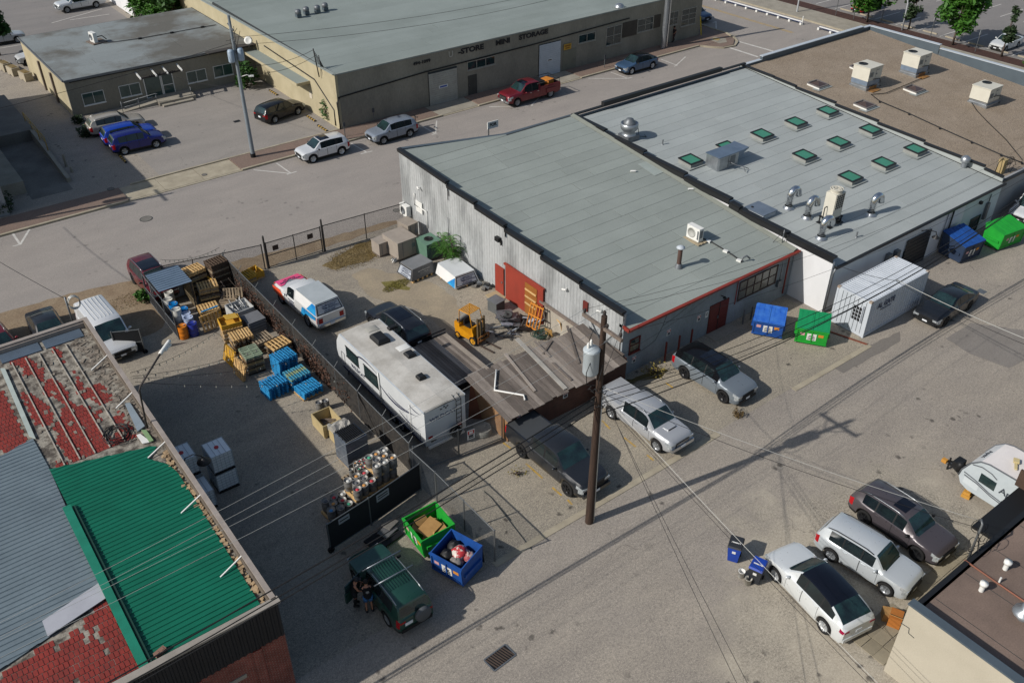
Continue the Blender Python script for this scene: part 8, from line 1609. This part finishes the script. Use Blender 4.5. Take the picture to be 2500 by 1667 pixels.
# ================================================================== people
def person(label, p, rz, h=1.74, pose='stand', top='1a1a1c', bottom='3f6fa0', hair='2a2019', bare=False, legs_bare=True, sleeve=.5, hold=True, hat=None, carry=None):
    o = thing('person', label, 'person', p, rz); s = h/1.74
    J = dict(pel=(0,0,.95),sp=(.02,0,1.15),ch=(.03,0,1.36),nk=(.02,0,1.5),hd=(.05,0,1.6),ht=(.05,0,1.74),hL=(0,.1,.92),kL=(.04,.11,.5),aL=(-.03,.12,.09),tL=(.14,.13,.04),hR=(0,-.1,.92),kR=(.03,-.11,.5),aR=(-.02,-.12,.09),tR=(.15,-.13,.04),sL=(.02,.19,1.42),eL=(.03,.26,1.16),wL=(.2,.2,1.02),gL=(.27,.17,1.0),sR=(.02,-.19,1.42),eR=(-.02,-.26,1.16),wR=(.14,-.24,.98),gR=(.2,-.22,.95))
    if pose == 'walk': J.update(kL=(.18,.1,.52),aL=(.22,.1,.1),tL=(.38,.1,.06),kR=(-.02,-.1,.5),aR=(-.25,-.1,.13),tR=(-.12,-.1,.05))
    if pose == 'reach': J.update(ch=(.1,0,1.34),nk=(.14,0,1.47),hd=(.19,0,1.57),ht=(.2,0,1.7),sL=(.1,.19,1.4),eL=(.25,.27,1.2),wL=(.48,.2,1.15),gL=(.56,.18,1.15),sR=(.1,-.19,1.4),eR=(.24,-.26,1.18),wR=(.45,-.18,1.1),gR=(.53,-.15,1.1))
    R_ = dict(pel=.13,sp=.125,ch=.145,nk=.055,hd=.09,ht=.06,hL=.085,kL=.058,aL=.042,tL=.035,hR=.085,kR=.058,aR=.042,tR=.035,sL=.06,eL=.043,wL=.03,gL=.038,sR=.06,eR=.043,wR=.03,gR=.038)
    E_ = [('pel','sp'),('sp','ch'),('ch','nk'),('nk','hd'),('hd','ht')]+[e for q in 'LR' for e in (('pel','h'+q),('h'+q,'k'+q),('k'+q,'a'+q),('a'+q,'t'+q),('ch','s'+q),('s'+q,'e'+q),('e'+q,'w'+q),('w'+q,'g'+q))]
    ks = list(J); vs = [Vector(J[k])*s for k in ks]; ed = [(ks.index(a),ks.index(b)) for a, b in E_]; rad = [R_[k]*s for k in ks]
    for q in 'LR':                                     # five short fingers per hand
        g, w_ = Vector(J['g'+q]), Vector(J['w'+q]); d_ = (g-w_).normalized(); sd_ = d_.cross(Vector((0,0,1))).normalized()
        for i in range(5):
            b0 = g+sd_*(-.03+.015*i) if i < 4 else w_+sd_*.035; tp = b0+(d_*(.07-.012*abs(i-1.5)) if i < 4 else d_*.05+sd_*.03)-Vector((0,0,.025))
            vs.append(tp*s); rad.append(.009*s); ed.append((ks.index('g'+q), len(vs)-1))
    me = bpy.data.meshes.new('body'); me.from_pydata(vs, ed, []); me.materials.append(SKIN); b = bpy.data.objects.new('body', me); COL.objects.link(b); b.parent = o
    md = b.modifiers.new('skin','SKIN'); md.use_smooth_shade = True
    for i, sv in enumerate(me.skin_vertices[0].data): sv.radius = (rad[i],rad[i]*(.8 if i > 3 else 1)); sv.use_root = i == 0
    b.modifiers.new('sub','SUBSURF').levels = 1
    V = lambda k: Vector(J[k])*s
    tm = mat('cloth_'+top, top, rough=.9, coord='O'); bm_ = mat('cloth_'+bottom, bottom, rough=.9, coord='O')
    def ring(c, a, b_, n=14): return [(c.x+a*s*cos(2*pi*i/n), c.y+b_*s*sin(2*pi*i/n), c.z) for i in range(n)]
    mb = MB(); rs = [ring(V('pel')-Vector((0,0,.03*s)),.15,.19), ring(V('sp'),.14,.175), ring(V('ch'),.155,.205), ring(V('ch')+Vector((0,0,.09*s)),.12,.17), ring(V('nk')-Vector((0,0,.02*s)),.07,.08)]; n = 14
    mb.mesh([p_ for r_ in rs for p_ in r_],[(k*n+i,k*n+(i+1)%n,(k+1)*n+(i+1)%n,(k+1)*n+i) for k in range(4) for i in range(n)],0,True); sh_ = obj('shirt', mb, tm, o)
    if not bare:
        for q in 'LR': mb = MB(); a_, b_ = V('s'+q), V('e'+q); mb.cyl(a_+(a_-b_)*.1, a_+(b_-a_)*sleeve*1.3, .085*s, 12, .07*s); obj('sleeve', mb, tm, sh_)
    sl = .55 if legs_bare else .97
    for q in 'LR': mb = MB(); hp, kn, an = V('h'+q), V('k'+q), V('a'+q); mb.tube([hp+Vector((0,0,.06*s)),hp+(kn-hp)*.6]+([] if legs_bare else [kn,kn+(an-kn)*.95]),.115*s,12,r2=(.1 if legs_bare else .065)*s); obj('trouser_leg', mb, bm_, o)
    for q in 'LR': mb = MB(); a_, t_ = V('a'+q), V('t'+q); mb.tube([a_+Vector((-.07,0,-.03))*s,a_+Vector((0,0,-.02))*s,t_+Vector((.02,0,0))],.055*s,10); obj('shoe', mb, BLACK, o)
    hc = (V('hd')+V('ht'))/2+Vector((-.01,0,.01)); mb = MB(); mb.lathe([(.0,.125),(.07,.11),(.105,.05),(.11,.0),(.1,-.06),(.09,-.07)],14,hc); obj('hair' if not hat else 'cap', mb, mat('hair_'+(hat or hair), hat or hair, rough=.8, coord='O'), o)
    if hat: obj('cap_peak', MB().box(hc+Vector((.13,0,.02)),(.12,.16,.015)), mat('hair_'+hat, hat), o)
    f = V('hd')+Vector((.085,0,.035))*s
    for y in (-.03,.03): obj('eye', MB().box(f+Vector((.005,y,.02)),(.012,.022,.012)), BLACK, o)
    obj('nose', MB().cyl(f+Vector((.0,0,.01)), f+Vector((.03,0,-.02)), .014, 6, .018), SKIN, o); obj('mouth', MB().box(f+Vector((.0,0,-.06)),(.012,.05,.01)), mat('lips','7a4038'), o)
    for y in (-.09,.09): obj('ear', MB().box(V('hd')+Vector((.0,y,.02)),(.04,.02,.06)), SKIN, o)
    return o, sh_
pa, sa = person('person in black T-shirt with pale star print and blue shorts by the green SUV', T(3,1,1015,985)+Vector((0,.05,0)), radians(70), 1.78, 'reach', '141416', '3a6a9c', '1b1512')
mb = MB(); cst = Vector((-.1,0,1.38)); pts_ = []
for i in range(16): r_ = .1 if i % 2 == 0 else .055; pts_.append((cst.x-.03, r_*sin(i*pi/8), 1.36+r_*cos(i*pi/8)))
mb.face(pts_); obj('star_print', mb, mat('pale_grey_print','9a9a98'), sa)
person('person with bare arms, black tank top and cap at the open car door', T(3,1,945,945)+Vector((-.15,.25,0)), radians(-30), 1.7, 'reach', '161618', '1c1c20', '2a2019', True, False, hat='2b2b2e')
person('person in dark clothes walking along the storage wall', T(0,2,1480,350)+Vector((0,0,.12)), radians(185), 1.72, 'walk', '241f22', '3f2c2a', '1c1614', False, False)
# ================================================================== poles and wires
up = thing('utility_pole', 'tall brown wooden utility pole with a grey transformer in the alley', 'utility pole', (21.27,21.95,0))
mb = MB(); mb.cyl((0,0,0),(.05,0,11.75),.2,14,.125); obj('pole', mb, POLEWOOD, up); ca, cb = Vector((.0,-1.15,11.2)), Vector((.03,1.25,11.2))
obj('crossarm', MB().bar(ca,cb,.12,.14), WOOD, up); mb = MB(); mb.bar((0,-.6,11.15),(.02,-.1,10.5),.05); mb.bar((0,.7,11.15),(.02,.1,10.5),.05); obj('crossarm_brace', mb, GALV, up)
ins = [(-.0,-1.05,11.32),(.0,-.25,11.32),(.02,1.15,11.32),(.05,0,11.8)]
for q in ins: mb = MB(); mb.lathe([(.03,0),(.07,.05),(.05,.1),(.08,.13),(.04,.2),(0,.21)],10,q); obj('insulator', mb, mat('insulator_dark','3a3432'), up)
mb = MB(); mb.lathe([(0,9.0),(.3,9.02),(.34,9.1),(.34,10.15),(.36,10.18),(.36,10.24),(.3,10.3),(0,10.36)],20,(-.42,.12,0)); tr_ = obj('transformer', mb, mat('transformer_grey','b0b9be','9aa3a8',rough=.45,coord='O'), up)
for q in ((-.55,.2,10.3),(-.3,.3,10.3)): mb = MB(); mb.lathe([(.04,0),(.07,.06),(.05,.1),(.07,.15),(.03,.28),(0,.3)],8,q); obj('bushing', mb, WHITE, tr_)
mb = MB(); mb.tube([(-.65,-.1,9.8),(-.9,-.15,9.4),(-.7,.0,8.6),(-.2,0,8.3)],.02,5); mb.tube([(-.3,.45,10.4),(0,.5,10.9),(0,.7,11.2)],.015,5); mb.tube([(-.2,-.35,9.6),(-.5,-.5,9.0),(-.25,-.2,8.2)],.02,5); mb.tube([(.1,.1,10.8),(.5,.3,10.2),(.25,.2,9.4),(.15,.1,8.4)],.015,5); obj('jumper_wire', mb, WIRE, up)
mb = MB(); mb.tube([(.14,-.16,.05),(.13,-.15,4),(.12,-.13,8.2)],.03,5); obj('ground_cable', mb, WIREW, up)
mb = MB(); rr = random.Random(2)
for k in range(10): c_ = Vector((rr.uniform(-.3,.4),rr.uniform(-.25,.25),rr.uniform(7.2,8.4))); mb.tube([c_+Vector((.18*cos(a*.9),.15*sin(a*.9),.1*sin(a*1.7+k))) for a in range(7)],.02,4)
obj('cable_tangle', mb, WIRE, up)
sp_ = thing('steel_utility_pole', 'slim grey steel utility pole with two transformers across the street', 'utility pole', (26.1,70.9,.12)); mb = MB(); mb.cyl((0,0,0),(0,0,11.8),.19,12,.11); obj('pole', mb, mat('steel_pole','8a949b','78828a',rough=.5,metal=.3), sp_); obj('base_collar', MB().cyl((0,0,0),(0,0,.35),.22,12), BLACK, sp_)
for s in (-1,1): mb = MB(); mb.lathe([(0,8.2),(.22,8.22),(.25,8.3),(.25,9.1),(.2,9.2),(0,9.25)],16,(s*.4,-.1,0)); obj('transformer', mb, mat('transformer_blue','9fb0c0','8c9dae',rough=.45,coord='O'), sp_)
for z, w in ((10.9,1.0),(10.0,.8)): obj('crossarm', MB().bar((-w*.2,-w,z),(w*.2,w,z),.1), GALV, sp_)
mb = MB(); mb.tube([(0,0,6.9),(.5,-.4,7.1),(.75,-.5,7.0)],.03,6); mb.box((.8,-.52,6.98),(.4,.2,.1),-.5); obj('lamp', mb, WHITE, sp_); mb = MB()
for k in range(7): mb.tube([(rr.uniform(-.6,.6),rr.uniform(-.6,.6),rr.uniform(9.3,11)),(rr.uniform(-.5,.5),rr.uniform(-.3,.3),rr.uniform(8.5,10)),(0,0,rr.uniform(7.5,9))],.02,4)
obj('jumper_wire', mb, WIRE, sp_)
sw_ = thing('utility_pole', 'wooden pole standing beyond the left edge that shades the kerb', 'utility pole', (1.5,71.6,.12)); obj('pole', MB().cyl((0,0,0),(0,0,12),.17,10,.11), POLEWOOD, sw_); obj('crossarm', MB().bar((0,-1.2,11.4),(0,1.2,11.4),.12), WOOD, sw_)
for s in (-1,1): obj('transformer', MB().lathe([(0,8.6),(.28,8.62),(.3,8.7),(.3,9.6),(.2,9.75),(0,9.8)],12,(.1,s*.5,0)), STEEL, sw_)
gp_ = thing('steel_utility_pole', 'thick galvanised pole with a conduit in front of the storage windows', 'utility pole', (75.04,70.96,.12)); mb = MB(); mb.cyl((0,0,0),(0,0,12),.28,14,.2); obj('pole', mb, STEEL, gp_); mb = MB(); mb.cyl((.42,-.12,0),(.42,-.12,12),.1,10); obj('conduit', mb, CHROME, gp_)
wm_ = thing('service_mast', 'black service mast with sagging cables on the storage corner', 'mast', (34.8,74.6,4.2)); mb = MB(); mb.tube([(0,0,0),(-.25,0,2.6)],.05,6); mb.tube([(.25,-.3,0),(.1,-.2,2.0)],.04,6); obj('post', mb, BLACK, wm_); mb = MB()
for k in range(6): mb.tube([(-.2,0,2.4-.15*k),(.15,-.2,1.6-.1*k),(.3,-.6,.9)],.02,4)
obj('cable_tangle', mb, BLACK, wm_)
bm2 = thing('service_mast', 'grey service mast with looped cables on the beige building edge', 'mast', (30.0,8.75,3.4)); mb = MB(); mb.tube([(0,0,0),(.1,.05,1.9),(.2,.2,2.0)],.05,8); obj('post', mb, GALV, bm2); mb = MB()
for k in range(7): c_ = Vector((rr.uniform(-.3,.4),rr.uniform(-.2,.3),rr.uniform(.3,1.7))); mb.tube([c_+Vector((.35*cos(a*.6+k),.2*sin(a*.6),.3*sin(a*.6+k))) for a in range(10)],.015,4)
obj('cable_tangle', mb, BLACK, bm2)
mb = MB(); p = T(1,0,470,1310)+Vector((0,-.3,0)); cp2 = thing('cable_post', 'short post with a coil of cable behind the red roof parapet', 'post', (5.6,46.2,4.9)); mb.tube([(0,0,0),(0,0,1.5)],.05,6); obj('post', mb, DULLSTEEL, cp2); mb = MB()
for k in range(5): mb.tube([(.35+.3*cos(a*.55),.05*k-.1,1.05+.38*sin(a*.55)) for a in range(13)],.022,5)
obj('cable_coil', mb, WIREW, cp2)
def wire(a, b, sag, lab, r=.012, m=None, n=14, grp=None):
    a, b = Vector(a), Vector(b); mb = MB(); mb.tube([a+(b-a)*(k/n)-Vector((0,0,4*sag*(k/n)*(1-k/n))) for k in range(n+1)], r, 4); return obj('overhead_wire', mb, m or WIRE, None, None, 0, lab, 'wire', grp)
Wp = Vector((21.27,21.95,0))
for k, (y, z, zz) in enumerate(((20.9,11.5,11.4),(21.7,11.5,11.0),(22.1,12.0,9.6),(23.1,11.5,9.2))):
    nm = ('first','second','third','fourth')[k]
    wire((21.3,y,z), (-34,y,zz+1.0), 1.6, f'{nm} thin pale power line from the crossarm towards the left, counted from the alley side', .008, WIREW)
for k, (y, z) in enumerate(((20.9,11.5),(22.0,12.0),(23.1,11.5))): wire((21.3,y,z), (72,y,11.3), 2.6, f'{("alley-side","middle","building-side")[k]} thin power line from the crossarm towards the right', .009)
for k, (z, s) in enumerate(((7.7,1.9),(7.35,2.1),(7.0,2.0))): wire((21.3,21.95,z), (-40,21.9,z+.1), s, f'{("upper","middle","lower")[k]} strand of the heavy cable bundle towards the left', .028 if k else .035)
for k, (z, s) in enumerate(((7.8,2.3),(7.5,2.6),(7.2,2.7),(6.6,2.2))): wire((21.3,21.95,z), (66,21.95+.1*k,z+.2), s, f'{("topmost","second","third","lowest")[k]} strand of the heavy cable bundle towards the right', .022 if k < 3 else .035)
def TZ(r, c, x, y, z): return T(r, c, x, y, z)
wire((21.3,21.95,8.2), (30.2,8.95,5.3), .25, 'service drop to the beige building mast, upper', .012, WIREW); wire((21.3,21.95,7.9), (30.1,8.9,5.0), .35, 'service drop to the beige building mast, lower', .014)
for k, (q, z) in enumerate((((3,2,2020,1568),3.0),((3,2,2110,1568),3.2),((3,3,1190,1568),4.0),((3,3,1170,1568),3.6),((3,3,1100,1560),3.2))):
    b = T(*q,z); a = Vector((21.3,21.95,8.3-.15*k)); wire(a, a+(b-a)*1.35, .3, ['black service line running to the bottom edge, leftmost','thin service line beside the leftmost one to the bottom edge','pale service line passing over the white car towards the bottom right','black service line beside the pale one over the white car','thin line nearest the bins towards the bottom right'][k], .011, WIREW if k == 2 else None)
wire((44.2,22.0,5.0), T(1,3,2335,1568,7)+Vector((.6,-3,.8)), .2, 'thick pale guy line from the bundle over the black sedan', .02, WIREW); wire((44.2,22.0,4.9), T(1,3,2335,1600,6.6)+Vector((.6,-3,.8)), .35, 'black line under the thick pale one over the black sedan', .014); wire((45.1,26.4,3.6), (44.6,22.0,4.75), .15, 'slack service wire from the white corner to the bundle', .014)
wire((21.3,21.95,8.3), (30.0,29.3,4.2), .2, 'short service wire from the pole to the workshop corner', .012); wire((37.5,29.0,3.5), (21.3,22,9.2), .3, 'service wire from the workshop eave to the pole', .009)
wire((26.1,70.9,8.0), (34.6,74.6,6.7), .5, 'cable from the steel pole to the storage mast, upper', .018); wire((26.1,70.9,7.4), (34.7,74.5,6.2), .6, 'cable from the steel pole to the storage mast, lower', .018); wire((26.1,70.9,10.2), (75,71,9.6), 1.2, 'long power line along the storage front, upper', .014); wire((26.1,70.9,9.6), (75,71,9.0), 1.4, 'long power line along the storage front, lower', .014); wire((26.1,70.9,9.8), (-30,70.5,9.8), 1.5, 'power line from the steel pole towards the left edge', .016); wire((26.1,70.9,6.2), (24.5,89.5,3.2), .5, 'service wire from the steel pole to the office wall', .016)
wire((5.6,46.2,6.3), (-2,70,8.5), .5, 'wire from the roof cable post across the street', .02)
# string lights over the brewery yard
for k, (a, b) in enumerate((((6.6,40.2,4.6),(12.6,44.6,2.3)),((6.6,40.0,4.5),(14.6,41.6,2.2)),((6.6,39.8,4.5),(16.2,38.8,2.3)),((6.6,39.6,4.4),(16.3,36.0,2.3)),((12.6,54.0,2.6),(16.3,53.4,2.5)))):
    o = thing('string_lights', f'string of small bulbs, {("first","second","third","fourth","fence-top")[k]} line over the yard from the pallets side', 'string lights', a); A_ = Vector(a); B_ = Vector(b)-A_; f = lambda t: B_*t-Vector((0,0,4*.35*t*(1-t)))
    mb = MB(); mb.tube([f(i/14) for i in range(15)],.012,4); obj('cable', mb, WIRE, o); bmb = MB(); bmb.lathe([(.02,0),(.02,-.05),(.04,-.09),(.03,-.13),(0,-.14)],6); bmb = bmb.data('bulb', mat('clear_bulb','a8a8a0','909088',rough=.2,coord='O'))
    for i in range(1,14): obj('bulb', bmb, None, o, f(i/14))
# ================================================================== trees and plants
LEAF = [mat('leaf_bright','3d6a1c','2a5014',rough=.6,scale=1.3,amt=.9,coord='W',fine=0), mat('leaf_dark','2b3f20','1e2e18',rough=.65,scale=1.3,amt=.9,fine=0), mat('leaf_mid','33581f','244416',rough=.6,scale=1.5,amt=.9,fine=0)]
BARK = mat('bark','5d5048','453b34',rough=.95,scale=4)
def tree(label, p, h, r, leaf, n=2600, trunk=.3, ls=.3, ell=1., name='broadleaf_tree', seed=1):
    rnd = random.Random(seed); o = thing(name, label, 'tree', p); mb = MB(); zc = h*(trunk+(1-trunk)/2); mb.tube([(0,0,0),(.05,.03,h*trunk*.6),(0,0,h*trunk),(0,.05,h*.75)],.09+.012*h,8,r2=.03)
    clumps = []
    for k in range(18):
        th = rnd.uniform(0,2*pi); ph = rnd.uniform(-.9,1); rr_ = r*rnd.uniform(.35,.85)*sqrt(max(.1,1-ph*ph*.8)); c = Vector((rr_*cos(th),rr_*sin(th),zc+ph*h*(1-trunk)*.46)); clumps.append((c, rnd.uniform(.36,.56)*r)); 
        if k < 9: mb.tube([(0,0,h*trunk*rnd.uniform(.8,1.6)),c*.6+Vector((0,0,c.z*.38)),c],.035,5,r2=.012)
    obj('trunk', mb, BARK, o); cr = MB()
    for i in range(n):
        c, q = clumps[rnd.randrange(len(clumps))]; d = Vector((rnd.gauss(0,1),rnd.gauss(0,1),rnd.gauss(0,.85))).normalized()*q*(rnd.random()**.4); p_ = c+d*Vector((1,1,ell)).length/1.732; s = ls*rnd.uniform(.5,1.1)
        u = Vector((rnd.uniform(-1,1),rnd.uniform(-1,1),rnd.uniform(-.5,.5))).normalized()*s; v = Vector((rnd.uniform(-1,1),rnd.uniform(-1,1),rnd.uniform(-.6,.6))).normalized()*s*.6; cr.face([p_-u,p_-v*.6,p_+u,p_+v])
    obj('crown', cr, leaf, o); return o
tree('round bright green tree beside the red car in the far lot', (101.95,63.3,0), 5.6, 2.3, LEAF[0], 4500, .3, .42, seed=2); tree('round bright green tree near the white sedan in the far lot', (102.1,52.1,0), 6.0, 2.4, LEAF[0], 5200, .32, .42, seed=3)
tree('thin dark columnar tree behind the curved lamp post', (103.5,58.6,0), 4.6, 1.0, LEAF[1], 1500, .25, .3, seed=4); tree('thin dark columnar tree in front of the white sedan', (102.6,46.6,0), 5.2, .8, LEAF[1], 1400, .3, .28, seed=5)
tree('leafy shrub at the right edge by the far parapet', (101.8,42.5,0), 2.4, 1.3, LEAF[0], 900, .15, .26, seed=6)
tree('tree at the top left corner in front of the silver car', (15.3,113.4,0), 7.0, 1.9, LEAF[2], 4200, .3, .4, seed=7); tree('dense tree behind the office roof, left one', (38.5-5,115.5,0), 6.0, 3.2, LEAF[0], 3000, .2, .36, seed=8); tree('dense tree behind the office roof next to the storage wall', (34.0,109.6,0), 5.2, 2.2, LEAF[2], 2200, .2, .34, seed=9); tree('dense tree behind the office roof, farthest one', (33.2,112,0), 5.6, 2.3, LEAF[0], 2200, .2, .34, seed=19)
def bush(label, p, h, r, leaf, n, name='shrub', seed=1, ls=.2): 
    o = tree(label, p, h, r, leaf, n, .1, ls, name=name, seed=seed); o['category'] = 'shrub'
bush('leafy green bush at the corner of the office and storage canopy', T(0,0,2010,735)+Vector((.3,.5,0)), 2.4, 1.3, LEAF[2], 1000, seed=10, ls=.28); bush('sparse weeds at the storage corner', T(0,1,680,990), 1.9, .7, LEAF[2], 260, seed=11); bush('bright green weed beside the screened fence', T(1,0,1190,1120), 1.0, .6, LEAF[0], 420, seed=12, ls=.16); bush('dark weeds under the deep blue car bumper', T(0,0,740,1100)+Vector((-.4,0,0)), .8, .7, LEAF[1], 350, seed=13); bush('low weeds in the corner behind the beige wagon', T(0,0,640,1010), .7, .6, LEAF[1], 260, seed=14)
bush('dark shrub at the shaded left edge of the sidewalk', T(1,0,15,400), 1.2, 1.2, LEAF[1], 500, seed=15); bush('yellowed weeds along the grey workshop wall', T(2,2,1340,390)+Vector((0,.2,0)), .5, .8, mat('leaf_dry','7d7030','665e2c',rough=.8), 150, seed=16, ls=.09); bush('dry brown tuft on the parking pad', T(2,2,2010,715), .3, .35, mat('leaf_brown','5c4a2a','4a3d24'), 120, seed=18, ls=.1); bush('dry tuft between the pickups', T(2,2,210,1195), .25, .5, mat('leaf_dry','7d7030'), 45, seed=20, ls=.08)
# ailanthus saplings with long drooping fronds
def sapling(label, p, h, seed):
    rnd = random.Random(seed); o = thing('sapling', label, 'sapling', p); st = MB(); fr = MB()
    for k in range(5):
        b = Vector((rnd.uniform(-.25,.25),rnd.uniform(-.3,.3),0)); t = b+Vector((rnd.uniform(-.6,.1),rnd.uniform(-.5,.5),h*rnd.uniform(.6,1))); st.tube([b,(b+t)/2+Vector((.05,0,.1)),t],.03,5,r2=.012)
        for j in range(11):
            q = b+(t-b)*rnd.uniform(.3,1); a = rnd.uniform(0,2*pi); L = rnd.uniform(.5,1.0); pr_ = q
            for i in range(9):
                f = (i+1)/9; c = q+Vector((cos(a)*L*f,sin(a)*L*f,.25*L*sin(f*2.2)-.45*L*f*f)); sd_ = Vector((-sin(a),cos(a),0)); w = .17*(1-.5*f)
                for s in (-1,1): fr.face([c, c+sd_*s*w*.5+Vector((cos(a)*.05,sin(a)*.05,.01)), c+sd_*s*w+Vector((0,0,-.04)), c+sd_*s*w*.5-Vector((cos(a)*.03,sin(a)*.03,.01))])
    obj('stem', st, BARK, o); obj('frond', fr, LEAF[0], o)
sapling('leafy green sapling drooping over the white canopy by the wall', (29.5,45.2,0), 2.7, 1); sapling('leafy green sapling behind the green condenser by the wall', (29.6,46.5,0), 2.4, 2)
# dried vines on the dividing fence
rr = random.Random(12); mb = MB()
for k in range(2600):
    y = rr.choice((rr.uniform(38.5,41.5),rr.uniform(44,51.5),rr.uniform(36,50))); z = rr.uniform(.05,1.9)*rr.uniform(.5,1); p_ = Vector((16.3+rr.uniform(-.09,.09),y,z)); u = Vector((rr.uniform(-.3,.3),rr.uniform(-1,1),rr.uniform(-1,1))).normalized()*rr.uniform(.05,.14); v = Vector((rr.uniform(-1,1),rr.uniform(-.5,.5),rr.uniform(-.5,.5))).normalized()*.045; mb.face([p_-u,p_-v,p_+u,p_+v])
o = thing('dried_vine', 'brown dried vines climbing the dividing fence', 'vine', (16.3,45,0)); wo('foliage', mb, mat('vine_brown','5c4034','3e3226',rough=.9,scale=3), o)
mb = MB()
for k in range(500): p_ = Vector((15.75+rr.uniform(-.2,.2),28.85+rr.uniform(-.2,.2),rr.uniform(.5,1.1))); u = Vector((rr.uniform(-1,1),rr.uniform(-1,1),rr.uniform(0,1))).normalized()*.12; v = Vector((rr.uniform(-1,1),rr.uniform(-1,1),0)).normalized()*.03; mb.face([p_-u,p_-v,p_+u,p_+v])
obj('dried_plant', mb, mat('leaf_brown','5c4a2a'), label='dried plants growing out of the rusty barrel in the fence corner', cat='plant')
# ================================================================== far side odds and ends
def post(nm, lab, p, h, head=None, r=.04, cat='sign'):
    o = thing(nm, lab, cat, p); obj('post', MB().cyl((0,0,0),(0,0,h),r,8), GALV, o)
    if head: obj('head', MB().box((0,-.03,h-head[1]/2),(head[0],.04,head[1])), head[2], o)
PM = flat('meter_grey','4a4c50')
for q, lab in (((0,1,820,1130),'parking meter between the white and silver SUVs'),((0,2,928,565),'parking meter beside the blue-grey crossover'),((0,1,1055,1010),'parking meter behind the silver SUV')): post('parking_meter', lab, T(*q)+Vector((0,.2,.1)), 1.35, (.22,.4,PM), .04, 'parking meter')
for k, q in enumerate(((1570,310),(1935,425),(800,130),(1170,190),(945,160))): post('parking_sign', ['thin sign post between the two far trees','thin sign post left of the white sedan','thin sign post near the red car, left','sign post right of the red car','sign post in front of the red car'][k], T(0,3,*q), 2.4, (.35,.5,mat('sign_back','9aa0a4')))
lp = thing('street_lamp', 'curved pale lamp post beside the far lot', 'street lamp', (102.5,58.8,0)); obj('post', MB().tube([(0,0,0),(.0,.1,3),(-.1,.6,5.5),(-.4,1.5,7.5),(-.9,2.6,8.6)],.1,8,r2=.05), mat('pale_post','a9adb0'), lp); obj('lamp_head', MB().box((-1.0,2.8,8.6),(.25,.7,.12)), WHITE, lp)
lp = thing('street_lamp', 'straight lamp post on the far sidewalk at the top', 'street lamp', (98.6,71.1,.12)); obj('post', MB().cyl((0,0,0),(0,0,8),.1,8), mat('pale_post','a9adb0'), lp); obj('lamp_head', MB().box((-.5,0,8),(.9,.25,.12)), WHITE, lp)
def rail(lab, y0, y1):
    o = thing('lane_barrier', lab, 'barrier', (94.9,y0,0)); obj('beam', MB().bx(-.08,.08,0,y1-y0,.25,.42), WHITE, o); obj('blue_band', MB().bx(-.1,.1,0,y1-y0,.26,.33), flat('barrier_blue','2a3560'), o)
    k = 0
    while k < y1-y0: obj('foot', MB().bx(-.2,.2,k,k+.25,0,.25), WHITE, o); k += 1.7
    obj('end_post', MB().cyl((0,0,0),(0,0,1.0),.06,8), WHITE, o)
rail('long blue and white lane barrier in the cross street, left section', 67.4, 84); rail('blue and white lane barrier in the cross street, right section', 58, 64.9)
mb = MB(); o = thing('yellow_brace', 'yellow guard leaning at the storage building corner', 'guard', (81.9,71.6,.12)); mb.bar((0,0,0),(-.5,0,2.2),.1,.08); obj('guard', mb, mat('guard_yellow','c9b030','b09a28'), o)
sg = thing('street_banner', 'red feather banner behind the workshop street wall', 'banner', (42.2,55.2,0)); obj('mast', MB().cyl((0,0,0),(0,0,2.6),.03,6), GALV, sg); obj('flag', MB().prism([(0,-.02),(.8,-.02),(.8,.02),(0,.02)],1.6,[2.5,2.9,2.9,2.5]), mat('banner_red','a02c34'), sg)
sg = thing('street_sign', 'white sign board showing above the workshop street parapet', 'sign', (38.2,53.3,0)); obj('post', MB().cyl((0,0,0),(0,0,5.4),.05,6), GALV, sg); obj('board', MB().box((.4,0,5.6),(1.0,.06,.55)), WHITE, sg); text(sg, 'FOR', .34, (.4,-.05,5.62), 0, INK, 'lettering', .004, .01, False)
